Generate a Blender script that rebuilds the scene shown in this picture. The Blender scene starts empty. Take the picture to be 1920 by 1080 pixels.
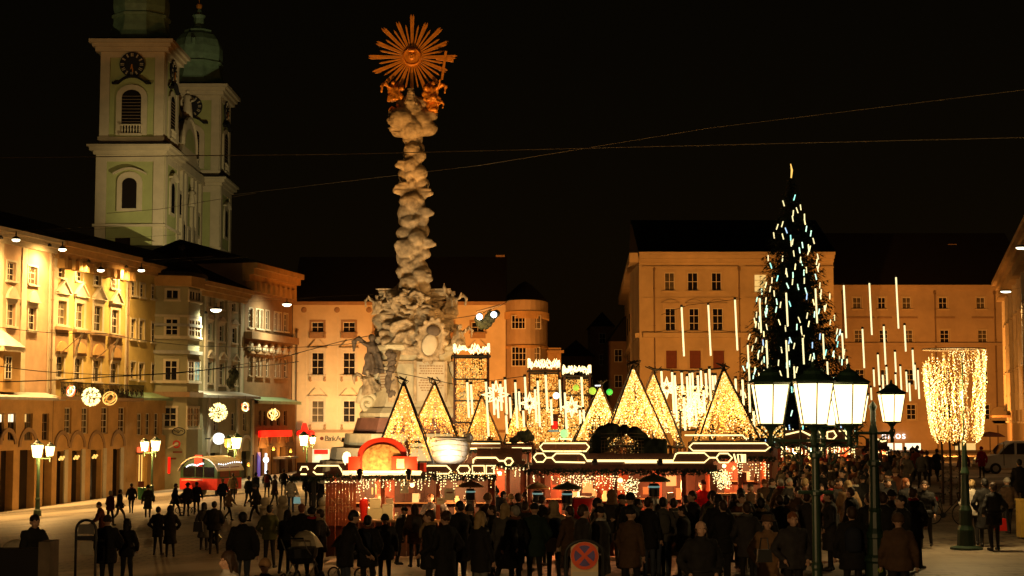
import bpy, bmesh, math, random
from mathutils import Vector, Matrix, noise
random.seed(7)
R = math.radians
SC = bpy.context.scene
COL = SC.collection
# ------------------------------------------------------------------ camera
FPX, CZ, HZ = 3000.0, 3.3, 785.0
TH = math.atan((HZ - 540) / FPX)
cam_d = bpy.data.cameras.new('camera')
cam_d.sensor_width = 36; cam_d.lens = FPX / 1920 * 36
cam_d.clip_start = .5; cam_d.clip_end = 3000
cam = bpy.data.objects.new('camera', cam_d); COL.objects.link(cam)
cam.location = (0, 0, CZ); cam.rotation_euler = (math.pi / 2 + TH, 0, 0)
SC.camera = cam
# ------------------------------------------------------------------ world / exposure
W = bpy.data.worlds.new('World'); SC.world = W; W.use_nodes = True
wn = W.node_tree; wn.nodes.clear()
sky = wn.nodes.new('ShaderNodeTexSky'); sky.sky_type = 'NISHITA'; sky.sun_disc = False
sky.sun_elevation = R(4); sky.sun_rotation = R(200)
tint = wn.nodes.new('ShaderNodeMix'); tint.data_type = 'RGBA'; tint.blend_type = 'MULTIPLY'
tint.inputs[0].default_value = 1
tint.inputs[7].default_value = (1.0, .52, .22, 1)
bg = wn.nodes.new('ShaderNodeBackground'); bg.inputs[1].default_value = .0011
wo = wn.nodes.new('ShaderNodeOutputWorld')
wn.links.new(sky.outputs[0], tint.inputs[6]); wn.links.new(tint.outputs[2], bg.inputs[0]); wn.links.new(bg.outputs[0], wo.inputs[0])
SC.view_settings.view_transform = 'Standard'; SC.view_settings.look = 'None'
SC.view_settings.exposure = 0; SC.view_settings.gamma = 1; SC.view_settings.use_curve_mapping = False
cy = SC.cycles
try:
    cy.use_denoising = True; cy.sample_clamp_indirect = 2.0; cy.max_bounces = 5; cy.diffuse_bounces = 3
    cy.glossy_bounces = 3; cy.transmission_bounces = 4; cy.use_light_tree = True
    cy.caustics_reflective = False; cy.caustics_refractive = False
except Exception: pass
sd = bpy.data.lights.new('token_sun', 'SUN'); sd.energy = .012; sd.angle = R(10); sd.color = (1, .7, .45)  # added faint warm sun lamp, a token fill with no seen source
so = bpy.data.objects.new('token_sun', sd); so.rotation_euler = (R(50), 0, R(-20)); COL.objects.link(so)

# ------------------------------------------------------------------ pixel helpers (photo 1920x1080 -> place in the square)
def ray(px, py):
    vx = (px - 960) / FPX; vz = (540 - py) / FPX
    return Vector((vx, math.cos(TH) - math.sin(TH) * vz, math.sin(TH) + math.cos(TH) * vz))
def P(px, py, Y):
    d = ray(px, py); t = Y / d.y
    return Vector((d.x * t, Y, CZ + d.z * t))
def gz(x, y=100):
    # the square falls away to the left; less so close to the camera
    x = max(x, -60); t = (8 - x) / 3.0
    return -0.073 * 3.0 * (math.log1p(math.exp(-abs(t))) + max(t, 0)) * min(1, max(.15, .35 + (y - 28) / 36))
def G(px, py):
    lo, hi = 8.0, 400.0
    for _ in range(50):
        m = (lo + hi) / 2; p = P(px, py, m)
        if p.z > gz(p.x, p.y): lo = m
        else: hi = m
    p = P(px, py, lo); p.z = gz(p.x, p.y); return p
def stand(px, py, h):
    """ground spot where something of height h has its top at that pixel"""
    lo, hi = 8.0, 400.0
    for _ in range(50):
        m = (lo + hi) / 2; p = P(px, py, m)
        if p.z > gz(p.x, p.y) + h: lo = m
        else: hi = m
    p = P(px, py, lo); return Vector((p.x, p.y, gz(p.x, p.y)))

# ------------------------------------------------------------------ materials
MATS = {}
def mat(name, col=(.5, .5, .5), rough=.7, metal=0, vary=.25, scale=3.0, bump=.0, emit=None, es=0, sample=False, spec=.4, col2=None, coord='Object'):
    if name in MATS: return MATS[name]
    m = bpy.data.materials.new(name); m.use_nodes = True; MATS[name] = m
    nt = m.node_tree; b = nt.nodes['Principled BSDF']
    b.inputs['Roughness'].default_value = rough; b.inputs['Metallic'].default_value = metal
    b.inputs['Specular IOR Level'].default_value = spec
    b.inputs['Base Color'].default_value = (*col, 1)
    if vary or bump:
        tc = nt.nodes.new('ShaderNodeTexCoord')
        n = nt.nodes.new('ShaderNodeTexNoise'); n.inputs['Scale'].default_value = scale; n.inputs['Detail'].default_value = 6
        n.inputs['Roughness'].default_value = .65
        nt.links.new(tc.outputs[coord], n.inputs['Vector'])
        if vary:
            r = nt.nodes.new('ShaderNodeValToRGB')
            c2 = col2 or tuple(c * (1 - vary) for c in col)
            r.color_ramp.elements[0].position = .33; r.color_ramp.elements[0].color = (*c2, 1)
            r.color_ramp.elements[1].position = .66; r.color_ramp.elements[1].color = (*[min(1, c * (1 + vary * .3)) for c in col], 1)
            nt.links.new(n.outputs[0], r.inputs[0]); nt.links.new(r.outputs[0], b.inputs['Base Color'])
        if bump:
            bp = nt.nodes.new('ShaderNodeBump'); bp.inputs['Strength'].default_value = bump; bp.inputs['Distance'].default_value = .05
            nt.links.new(n.outputs[0], bp.inputs['Height']); nt.links.new(bp.outputs[0], b.inputs['Normal'])
    if emit:
        b.inputs['Emission Color'].default_value = (*emit, 1); b.inputs['Emission Strength'].default_value = es
        try: m.cycles.emission_sampling = 'AUTO' if sample else 'NONE'
        except Exception: pass
    return m

# ------------------------------------------------------------------ mesh builder
class Blobs:
    """the same drawing calls as MB, kept as a cloud of balls for radial_skin"""
    def __init__(s): s.b = []
    def ball(s, c, r, n=8, mi=None, sc=(1, 1, 1)): s.b.append((*Vector(c), r * (sc[0] + sc[1] + sc[2]) / 3)); return s
    def tube(s, pts, r, n=6, mi=None, closed=False):
        pts = [Vector(p) for p in pts]
        for i in range(len(pts) - 1):
            r0, r1 = (r[i], r[i + 1]) if isinstance(r, (list, tuple)) else (r, r); k = max(1, int((pts[i + 1] - pts[i]).length / max(r0, .03) * 1.6))
            for j in range(k): t = j / k; s.b.append((*pts[i].lerp(pts[i + 1], t), r0 + (r1 - r0) * t))
        return s
    def cyl(s, p0, p1, r0, r1=None, n=8, mi=None, caps=True): return s.tube([p0, p1], [r0, r0 if r1 is None else r1])
    def lathe(s, prof, c=(0, 0, 0), n=12, mi=None, ph=0, sx=1, sy=1):
        pts = [Vector(c) + Vector((0, 0, z)) for r, z in prof]; return s.tube(pts, [r * (sx + sy) / 2 for r, z in prof])
    def merge(s, q, M):
        k = M.to_scale()[0]
        for x, y, z, r in q.b: s.b.append((*(M @ Vector((x, y, z))), r * k))
def radial_skin(bl, z0, z1, nz, nt, mats, name, core=.2, disp=.05, dscale=2.5, octaves=4, ax=(0, 0), smooth=2):
    """one closed skin round a vertical axis that follows the outermost of the balls"""
    import numpy as np
    B = np.array(bl.b); Zs = np.linspace(z0, z1, nz); A = np.linspace(0, 2 * math.pi, nt, endpoint=False)
    rad = np.full((nz, nt), core)
    ca, sa = np.cos(A)[:, None], np.sin(A)[:, None]
    for i, z in enumerate(Zs):
        rr = B[:, 3] ** 2 - (B[:, 2] - z) ** 2; k = rr > 0
        if not k.any(): continue
        bx, by, r2 = B[k, 0] - ax[0], B[k, 1] - ax[1], rr[k]
        along = ca * bx + sa * by; perp2 = bx ** 2 + by ** 2 - along ** 2; d = r2 - perp2
        v = np.where((d > 0), along + np.sqrt(np.maximum(d, 0)), core)
        rad[i] = np.maximum(core, v.max(axis=1))
    for _ in range(smooth): rad = (rad * 2 + np.roll(rad, 1, 1) + np.roll(rad, -1, 1) + np.vstack([rad[:1], rad[:-1]]) + np.vstack([rad[1:], rad[-1:]])) / 6
    vs = []
    for i, z in enumerate(Zs):
        for j in range(nt):
            a = A[j]; p = Vector((math.cos(a), math.sin(a), 0)); q = p * rad[i, j] + Vector((ax[0], ax[1], z)); vs.append(q + p * noise.fractal(q * dscale, 1.0, 2.0, octaves) * disp)
    fs = [(i * nt + j, i * nt + (j + 1) % nt, (i + 1) * nt + (j + 1) % nt, (i + 1) * nt + j) for i in range(nz - 1) for j in range(nt)] + [tuple(range(nt))[::-1], tuple(range((nz - 1) * nt, nz * nt))]
    mb = MB(); mb.add(vs, fs); return mb.mesh(name, mats, True)
class MB:
    def __init__(s): s.v = []; s.f = []; s.m = []; s.mi = 0
    def merge(s, q, M): s.add([M @ Vector(v) for v in q.v], q.f)
    def add(s, vs, fs, mi=None):
        o = len(s.v); s.v += [tuple(v) for v in vs]
        for f in fs: s.f.append([i + o for i in f]); s.m.append(s.mi if mi is None else mi)
    def box(s, x0, x1, y0, y1, z0, z1, mi=None, M=None):
        vs = [Vector((x, y, z)) for z in (z0, z1) for y in (y0, y1) for x in (x0, x1)]
        if M: vs = [M @ v for v in vs]
        s.add(vs, [(0, 2, 3, 1), (4, 5, 7, 6), (0, 1, 5, 4), (2, 6, 7, 3), (0, 4, 6, 2), (1, 3, 7, 5)], mi)
        return s
    def quad(s, a, b, c, d, mi=None): s.add([a, b, c, d], [(0, 1, 2, 3)], mi); return s
    def ring(s, c, ax, r, n, ry=None, ph=0):
        ax = Vector(ax).normalized(); u = ax.orthogonal().normalized() if abs(ax.z) < .99 else Vector((1, 0, 0)); w = ax.cross(u)
        ry = r if ry is None else ry
        return [Vector(c) + u * math.cos(2 * math.pi * i / n + ph) * r + w * math.sin(2 * math.pi * i / n + ph) * ry for i in range(n)]
    def rings(s, rs, caps=True, mi=None):
        n = len(rs[0]); vs = [v for r in rs for v in r]; fs = []
        for k in range(len(rs) - 1):
            for i in range(n):
                j = (i + 1) % n; fs.append((k * n + i, k * n + j, (k + 1) * n + j, (k + 1) * n + i))
        if caps: fs += [tuple(range(n))[::-1], tuple(range((len(rs) - 1) * n, len(rs) * n))]
        s.add(vs, fs, mi); return s
    def cyl(s, p0, p1, r0, r1=None, n=8, mi=None, caps=True):
        p0 = Vector(p0); p1 = Vector(p1); r1 = r0 if r1 is None else r1
        return s.rings([s.ring(p0, p1 - p0, r0, n), s.ring(p1, p1 - p0, r1, n)], caps, mi)
    def tube(s, pts, r, n=6, mi=None, closed=False):
        pts = [Vector(p) for p in pts]; rs = []; N = len(pts); up = None
        for i, p in enumerate(pts):
            a = pts[(i - 1) % N] if (closed or i > 0) else p; b = pts[(i + 1) % N] if (closed or i < N - 1) else p
            t = (b - a).normalized()
            if up is None: up = t.orthogonal().normalized()
            up = (up - t * up.dot(t)).normalized(); w = t.cross(up)
            rr = r[i] if isinstance(r, (list, tuple)) else r
            rs.append([p + up * math.cos(2 * math.pi * k / n) * rr + w * math.sin(2 * math.pi * k / n) * rr for k in range(n)])
        if closed: rs.append(rs[0])
        return s.rings(rs, not closed, mi)
    def lathe(s, prof, c=(0, 0, 0), n=12, mi=None, ph=0, sx=1, sy=1):
        rs = [[Vector((c[0] + math.cos(2 * math.pi * i / n + ph) * r * sx, c[1] + math.sin(2 * math.pi * i / n + ph) * r * sy, c[2] + z)) for i in range(n)] for r, z in prof]
        return s.rings(rs, True, mi)
    def ball(s, c, r, n=8, mi=None, sc=(1, 1, 1)):
        c = Vector(c); rs = []
        m = max(3, n // 2 + 1)
        for k in range(m + 1):
            a = -math.pi / 2 + math.pi * k / m
            if k in (0, m): a *= .985
            rs.append([c + Vector((math.cos(a) * math.cos(2 * math.pi * i / n) * r * sc[0], math.cos(a) * math.sin(2 * math.pi * i / n) * r * sc[1], math.sin(a) * r * sc[2])) for i in range(n)])
        return s.rings(rs, True, mi)
    def octa(s, c, r, mi=None):
        x, y, z = c
        s.add([(x + r, y, z), (x - r, y, z), (x, y + r, z), (x, y - r, z), (x, y, z + r), (x, y, z - r)],
              [(0, 2, 4), (2, 1, 4), (1, 3, 4), (3, 0, 4), (2, 0, 5), (1, 2, 5), (3, 1, 5), (0, 3, 5)], mi)
        return s
    def prism(s, poly, y0, y1, mi=None):
        """polygon in x,z extruded along y"""
        n = len(poly); vs = [(x, y0, z) for x, z in poly] + [(x, y1, z) for x, z in poly]
        fs = [tuple(range(n)), tuple(range(n, 2 * n))[::-1]] + [(i, i + n, (i + 1) % n + n, (i + 1) % n) for i in range(n)]
        s.add(vs, fs, mi); return s
    def mesh(s, name, mats, smooth=False):
        me = bpy.data.meshes.new(name); me.from_pydata(s.v, [], s.f)
        ms = mats if isinstance(mats, (list, tuple)) else [mats]
        for m in ms: me.materials.append(MATS[m] if isinstance(m, str) else m)
        if len(ms) > 1: me.polygons.foreach_set('material_index', [min(k, len(ms) - 1) for k in s.m])
        if smooth: me.polygons.foreach_set('use_smooth', [True] * len(me.polygons))
        me.update(); return me
    def build(s, name, mats, parent=None, smooth=False, loc=None, rz=None, **tags):
        return put(name, s.mesh(name, mats, smooth), parent, loc, rz, **tags)
def put(name, me, parent=None, loc=None, rz=None, **tags):
    o = bpy.data.objects.new(name, me); COL.objects.link(o)
    if parent is not None: o.parent = parent
    if loc is not None: o.location = loc
    if rz is not None: o.rotation_euler = (0, 0, rz) if not isinstance(rz, (tuple, list)) else rz
    return tag(o, **tags)
def tag(o, label=None, cat=None, group=None, kind=None):
    if label: o['label'] = label
    if cat: o['category'] = cat
    if group: o['group'] = group
    if kind: o['kind'] = kind
    return o
def thing(name, label, cat, loc=(0, 0, 0), rz=0, group=None):
    return put(name, None, None, loc, rz, label=label, cat=cat, group=group)
def clone(root, loc=None, rz=None, label=None, parent=None, group=None):
    c = root.copy(); COL.objects.link(c); c.parent = parent
    if loc is not None: c.location = loc
    if rz is not None: c.rotation_euler = (0, 0, rz)
    if label: c['label'] = label
    if group: c['group'] = group
    for ch in list(root.children):
        clone(ch, parent=c)
    return c
def lamp(kind, name, loc, power, col, parent=None, rad=.1, spot=None, blend=.5, aim=None):
    d = bpy.data.lights.new(name, kind); d.energy = power; d.color = col; d.shadow_soft_size = rad
    if kind == 'SPOT': d.spot_size = R(spot); d.spot_blend = blend
    o = bpy.data.objects.new(name, d); COL.objects.link(o); o.location = loc
    if aim is not None:
        o.rotation_euler = (Vector(aim) - Vector(loc)).to_track_quat('-Z', 'Y').to_euler()
    if parent is not None:
        o.parent = parent; o.matrix_parent_inverse = (Matrix.Translation(parent.location) @ parent.rotation_euler.to_matrix().to_4x4()).inverted()
    return o
WS = bpy.data.scenes.new('workshop')
def WDG():
    with bpy.context.temp_override(scene=WS, view_layer=WS.view_layers[0]):
        g = bpy.context.evaluated_depsgraph_get(); g.update(); return g
def lettering(name, body, size, m, parent, loc, extrude=.03, **kw):
    t = bpy.data.curves.new(name, 'FONT'); t.body = body; t.size = size; t.extrude = extrude
    for k, v in kw.items(): setattr(t, k, v)
    o = bpy.data.objects.new(name, t); WS.collection.objects.link(o); dg = WDG()
    me = bpy.data.meshes.new_from_object(o.evaluated_get(dg)); bpy.data.objects.remove(o); me.materials.clear(); me.materials.append(MATS[m])
    o = put(name, me, parent, loc); o.rotation_euler = (math.pi / 2, 0, 0); return o
def remesh(mb, name, mats, voxel, disp=0, dscale=1.0, smooth_it=0, octaves=3):
    """weld overlapping lumps into one continuous skin"""
    me = mb.mesh(name, mats); o = bpy.data.objects.new(name, me); WS.collection.objects.link(o)
    md = o.modifiers.new('r', 'REMESH'); md.mode = 'VOXEL'; md.voxel_size = voxel; md.use_smooth_shade = True
    if smooth_it:
        sm = o.modifiers.new('s', 'SMOOTH'); sm.iterations = smooth_it; sm.factor = .5
    dg = WDG(); ev = o.evaluated_get(dg)
    out = bpy.data.meshes.new_from_object(ev)
    bpy.data.objects.remove(o)
    out.materials.clear()
    for m in (mats if isinstance(mats, (list, tuple)) else [mats]): out.materials.append(MATS[m] if isinstance(m, str) else m)
    if disp:
        for v in out.vertices:
            n = noise.fractal(v.co * dscale, 1.0, 2.0, octaves)
            v.co += v.normal * n * disp
    out.polygons.foreach_set('use_smooth', [True] * len(out.polygons))
    out.update(); return out

# palette -----------------------------------------------------------
mat('stone_paving', (.23, .20, .16), .8, vary=.45, scale=.6, bump=.3)
mat('stucco_pink', (.52, .34, .21), .85, vary=.2, scale=.7, bump=.05)
mat('stucco_yellow', (.56, .42, .14), .85, vary=.2, scale=.7, bump=.05)
mat('stucco_ochre', (.50, .30, .11), .85, vary=.25, scale=.8, bump=.05)
mat('stucco_sage', (.33, .31, .19), .85, vary=.14, scale=.8, bump=.05)
mat('stucco_cream', (.60, .50, .33), .85, vary=.2, scale=.35, bump=.05)
mat('stucco_brown', (.24, .15, .08), .85, vary=.2, scale=.9, bump=.08)
mat('stucco_peach', (.50, .38, .22), .85, vary=.25, scale=.3, bump=.05)
mat('stucco_orange', (.44, .32, .19), .85, vary=.25, scale=.3, bump=.05)
mat('trim_cream', (.58, .50, .36), .8, vary=.15, scale=2)
mat('trim_brown', (.30, .19, .10), .8, vary=.2, scale=2)
mat('trim_pale', (.52, .46, .34), .8, vary=.15, scale=2)
mat('church_green', (.38, .40, .15), .85, vary=.15, scale=.5)
mat('church_cream', (.55, .46, .29), .85, vary=.14, scale=.6)
mat('copper_roof', (.20, .32, .19), .45, vary=.35, scale=.8, spec=.6)
mat('dark_roof', (.006, .005, .0045), .8, vary=.3, scale=1.5)
mat('dark_metal', (.02, .02, .02), .5, vary=0, metal=.3)
mat('green_iron', (.018, .045, .024), .4, vary=.3, scale=8, spec=.6)
mat('window_paint', (.62, .56, .44), .6, vary=.1)
mat('window_wood', (.2, .13, .07), .6, vary=.1)
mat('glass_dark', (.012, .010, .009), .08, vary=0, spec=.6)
mat('glass_warm', (.1, .06, .03), .3, vary=0, emit=(1, .62, .18), es=.9)
mat('glass_white', (.3, .3, .2), .3, vary=0, emit=(1, .85, .55), es=1.6)
mat('glass_teal', (.1, .2, .2), .3, vary=0, emit=(.5, .9, .8), es=.25)
mat('shutter_red', (.14, .03, .012), .7, vary=.2)
mat('snow', (.34, .33, .30), .7, vary=.25, scale=1.5, bump=.2)
mat('gold', (.85, .33, .04), .38, metal=.3, vary=.35, scale=6, bump=.2)
mat('pedestal_stone', (.52, .47, .32), .75, vary=.3, scale=1.6, bump=.25)
mat('wood_dark', (.05, .016, .008), .6, vary=.3, scale=4)
mat('glass_curtain', (.10, .08, .05), .25, vary=.4, scale=1.5)
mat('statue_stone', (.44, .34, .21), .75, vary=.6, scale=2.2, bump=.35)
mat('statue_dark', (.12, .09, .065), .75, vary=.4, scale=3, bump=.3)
mat('stone_red', (.22, .10, .07), .7, vary=.3, scale=2)
mat('wood_red', (.24, .045, .012), .6, vary=.35, scale=4)
mat('wood_board', (.075, .022, .009), .65, vary=.35, scale=5)
mat('wood_warm', (.33, .17, .07), .6, vary=.3, scale=5)
mat('fir', (.010, .030, .012), .75, vary=.4, scale=2)
mat('fir_dark', (.012, .02, .01), .8, vary=.4, scale=2)
mat('bark', (.05, .03, .02), .9, vary=.4)
mat('neon', (.9, .7, .4), .5, vary=0, emit=(1, .74, .30), es=2.0, sample=True)
mat('neon_soft', (.9, .6, .3), .5, vary=0, emit=(1, .62, .2), es=1.2)
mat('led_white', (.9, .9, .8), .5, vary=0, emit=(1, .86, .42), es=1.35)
mat('led_yellow', (.9, .8, .4), .5, vary=0, emit=(1, .82, .35), es=2.0)
mat('led_green', (.5, .9, .8), .5, vary=0, emit=(.62, 1, .72), es=1.7)
mat('led_cyan', (.5, .9, .9), .5, vary=0, emit=(.35, 1, .85), es=1.5)
mat('led_blue', (.5, .7, 1), .5, vary=0, emit=(.45, .7, 1), es=1.3)
mat('led_cool', (.9, .95, 1), .5, vary=0, emit=(.75, .88, 1), es=3)
mat('bulb_amber', (.3, .15, .03), .5, vary=0, emit=(1, .38, .05), es=.8)
mat('bulb_gold', (.4, .25, .1), .5, vary=0, emit=(1, .56, .12), es=1.35)
mat('bulb_white', (1, .9, .6), .5, vary=0, emit=(1, .80, .36), es=2.1)
mat('bulb_red', (1, .2, .1), .5, vary=0, emit=(1, .12, .04), es=1.5)
mat('sign_red', (.8, .02, .01), .5, vary=0, emit=(1, .008, .004), es=1.0, sample=False)
mat('sign_white', (.9, .9, .9), .5, vary=0, emit=(.85, .97, 1), es=1.6, sample=True)
mat('lantern_glass', (.9, .85, .7), .4, vary=0, emit=(1, .72, .32), es=3.4, sample=True)
mat('disc_lamp', (.9, .9, .8), .4, vary=0, emit=(1, .88, .58), es=6, sample=False)
# ------------------------------------------------------------------ ground
def ground_sheet():
    xs = [-1500, -400, -120] + [i * 2 for i in range(-40, 31)] + [120, 400, 1500]
    ys = [-60, 0, 10, 16, 20, 24] + [26 + i * 2 for i in range(15)] + [i * 10 for i in range(6, 31)] + [500, 1000, 2500]
    vs = [(x, y, gz(x, y)) for y in ys for x in xs]; n = len(xs)
    fs = [(j * n + i, j * n + i + 1, (j + 1) * n + i + 1, (j + 1) * n + i) for j in range(len(ys) - 1) for i in range(n - 1)]
    mb = MB(); mb.add(vs, fs); o = mb.build('ground', 'stone_paving', smooth=True, kind='structure')
    m = MATS['stone_paving']; nt = m.node_tree; b = nt.nodes['Principled BSDF']
    # packed snow worn through to the paving, in broad patches
    tc = nt.nodes.new('ShaderNodeTexCoord'); n1 = nt.nodes.new('ShaderNodeTexNoise'); n1.inputs['Scale'].default_value = .11; n1.inputs['Detail'].default_value = 8
    nt.links.new(tc.outputs['Object'], n1.inputs['Vector'])
    r = nt.nodes.new('ShaderNodeValToRGB'); r.color_ramp.elements[0].position = .44; r.color_ramp.elements[1].position = .6
    br = nt.nodes.new('ShaderNodeTexBrick'); br.inputs['Scale'].default_value = .6; br.inputs['Mortar Size'].default_value = .03
    br.inputs['Color1'].default_value = (.19, .15, .10, 1); br.inputs['Color2'].default_value = (.11, .085, .06, 1); br.inputs['Mortar'].default_value = (.03, .025, .02, 1)
    nt.links.new(tc.outputs['Object'], br.inputs['Vector'])
    mx = nt.nodes.new('ShaderNodeMix'); mx.data_type = 'RGBA'
    mx.inputs[7].default_value = (.40, .34, .26, 1)
    nt.links.new(n1.outputs[0], r.inputs[0]); nt.links.new(r.outputs[0], mx.inputs[0]); nt.links.new(br.outputs[0], mx.inputs[6]); nt.links.new(mx.outputs[2], b.inputs['Base Color'])
    b.inputs['Roughness'].default_value = .62
    return o
ground_sheet()
def rail(a, b, off):
    mb = MB(); n = 30
    for k in range(n):
        p = a.lerp(b, k / n); q = a.lerp(b, (k + 1) / n); d = (q - p).normalized(); w = Vector((d.y, -d.x, 0)) * .08
        p = p + w * (off / .08); q = q + w * (off / .08)
        zz = lambda v: (v.x, v.y, gz(v.x, v.y) + .006)
        mb.quad(zz(p - w), zz(q - w), zz(q + w), zz(p + w))
    mb.build('tram_rail', 'dark_metal', kind='structure')
mat('dark_groove', (.03, .025, .02), .5, vary=0)
ga, gb = G(-150, 1042), G(640, 938)
dd = (gb - ga); ga = ga - dd * .2; gb = gb + dd * 1.0
for off in (-.72, .72): rail(ga, gb, off)

# ------------------------------------------------------------------ facades
class Facade:
    def __init__(s, O, ang, z0): s.O = Vector((O[0], O[1])); s.a = ang; s.z0 = z0; s.d = Vector((math.cos(ang), math.sin(ang))); s.n = Vector((-math.sin(ang), math.cos(ang)))
    def uz(s, px, py, off=0):
        r = ray(px, py); O = s.O - s.n * off
        t = (O.x * s.n.x + O.y * s.n.y) / (r.x * s.n.x + r.y * s.n.y)
        p = Vector((r.x * t, r.y * t)); return (p - O).dot(s.d), CZ + r.z * t - s.z0
    def rect(s, x0, y0, x1, y1, off=0):
        cx, cyy = (x0 + x1) / 2, (y0 + y1) / 2
        return s.uz(x0, cyy, off)[0], s.uz(x1, cyy, off)[0], s.uz(cx, y1, off)[1], s.uz(cx, y0, off)[1]
    def world(s, u, y, z): q = s.O + s.d * u + s.n * y; return Vector((q.x, q.y, z + s.z0))

def wall_mesh(mb, u0, u1, z0, z1, holes, y=0., depth=.28, mi=None):
    U = sorted(set([u0, u1] + [round(h[0], 3) for h in holes] + [round(h[1], 3) for h in holes])); U = [u for u in U if u0 <= u <= u1]
    Z = sorted(set([z0, z1] + [round(h[2], 3) for h in holes] + [round(h[3], 3) for h in holes])); Z = [z for z in Z if z0 <= z <= z1]
    for i in range(len(U) - 1):
        zs = None
        for j in range(len(Z) - 1):
            cu, cz = (U[i] + U[i + 1]) / 2, (Z[j] + Z[j + 1]) / 2
            if any(h[0] < cu < h[1] and h[2] < cz < h[3] for h in holes): continue
            mb.quad((U[i], y, Z[j]), (U[i + 1], y, Z[j]), (U[i + 1], y, Z[j + 1]), (U[i], y, Z[j + 1]), mi)
    for h in holes:
        a, b, c, d = [round(v, 3) for v in h[:4]]
        if b <= u0 or a >= u1: continue
        e = y + depth
        mb.quad((a, y, c), (a, y, d), (a, e, d), (a, e, c), mi); mb.quad((b, y, c), (b, e, c), (b, e, d), (b, y, d), mi)
        mb.quad((a, y, d), (b, y, d), (b, e, d), (a, e, d), mi); mb.quad((a, y, c), (a, e, c), (b, e, c), (b, y, c), mi)

_wc = {}
RW = random.Random(9)
def q2(v): return round(v / .04) * .04
def window(parent, u0, u1, z0, z1, nx=2, ny=3, y=.14, frame='window_paint', glass='glass_dark', surround=None, sill=True, pediment=None, sw=.16, name='window', apron=None, ph=.55):
    w, h = max(q2(u1 - u0), .2), max(q2(z1 - z0), .2); cu = (u0 + u1) / 2
    k = (w, h, nx, ny, frame)
    fw = .07; bw = .05
    if k not in _wc:
        mb = MB()
        mb.box(-w / 2, -w / 2 + fw, 0, .08, 0, h); mb.box(w / 2 - fw, w / 2, 0, .08, 0, h)
        mb.box(-w / 2 + fw, w / 2 - fw, 0, .08, 0, fw); mb.box(-w / 2 + fw, w / 2 - fw, 0, .08, h - fw, h)
        for i in range(1, nx):
            c = -w / 2 + w * i / nx; mb.box(c - bw / 2, c + bw / 2, .01, .07, fw, h - fw)
        for j in range(1, ny):
            c = h * j / ny; mb.box(-w / 2 + fw, w / 2 - fw, .015, .065, c - bw / 2, c + bw / 2)
        pm = MB(); pw, phh = w / nx - bw, h / ny - bw
        pm.box(-pw / 2, pw / 2, 0, .012, -phh / 2, phh / 2)
        _wc[k] = (mb.mesh('window', frame), pm.mesh('pane', glass))
    fm, pm = _wc[k]
    o = put(name, fm, parent, (cu, y, z0))
    if glass == 'glass_dark' and RW.random() < .3: glass = 'glass_curtain'
    for i in range(nx):
        for j in range(ny):
            p = put('pane', pm, o, (-w / 2 + w * (i + .5) / nx, .035, h * (j + .5) / ny))
            if pm.materials[0] != MATS[glass]:
                p.material_slots[0].link = 'OBJECT'; p.material_slots[0].material = MATS[glass]
    if surround:
        kk = ('s', w, h, surround, sill, pediment, sw, apron, ph)
        if kk not in _wc:
            mb = MB(); Y = -y; pr = .06; e = w / 2
            mb.box(-e - sw, -e - .002, Y - pr, Y - .004, -.0, h + sw); mb.box(e + .002, e + sw, Y - pr, Y - .004, -.0, h + sw)
            mb.box(-e - .001, e + .001, Y - pr, Y - .004, h + .003, h + sw - .002)
            if sill: mb.box(-e - sw - .06, e + sw + .06, Y - .2, Y - .004, -.16, -.01)
            if apron: mb.box(-e - sw * .6, e + sw * .6, Y - .05, Y - .004, -.16 - apron, -.17)
            if pediment:
                pw = e + sw + .14; zb = h + sw + .05
                mb.box(-pw + .1, pw - .1, Y - .1, Y - .004, h + sw + .003, zb + .12)
                mb.box(-pw, pw, Y - .3, Y - .004, zb + .123, zb + .22)
                zt = zb + .22
                if pediment == 'tri':
                    mb.prism([(-pw, zt + .002), (pw, zt + .002), (0, zt + ph)], Y - .12, Y - .004)
                    for s_ in (-1, 1):
                        L = math.hypot(pw, ph)
                        M = Matrix.Translation((0, 0, zt + ph + .05)) @ Matrix.Rotation(s_ * math.atan2(ph, pw), 4, 'Y')
                        mb.box(0 if s_ > 0 else -L, L if s_ > 0 else 0, Y - .3, Y - .008, -.06, .06, M=M)
                elif pediment == 'arc':
                    pts = [(-pw + 2 * pw * t / 10, zt + .002 + ph * math.sin(math.pi * t / 10)) for t in range(11)]
                    mb.prism([(-pw, zt)] + pts[1:-1] + [(pw, zt)], Y - .2, Y - .004)
                elif pediment == 'open':
                    for s_ in (-1, 1):
                        mb.prism([(s_ * pw, zt), (s_ * pw * .9, zt + .08), (s_ * pw * .25, zt + ph), (s_ * pw * .25, zt + ph - .13)], Y - .22, Y - .004)
            _wc[kk] = mb.mesh('window_surround', surround)
        put('window_surround', _wc[kk], o, (0, 0, 0))
    return o

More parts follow.
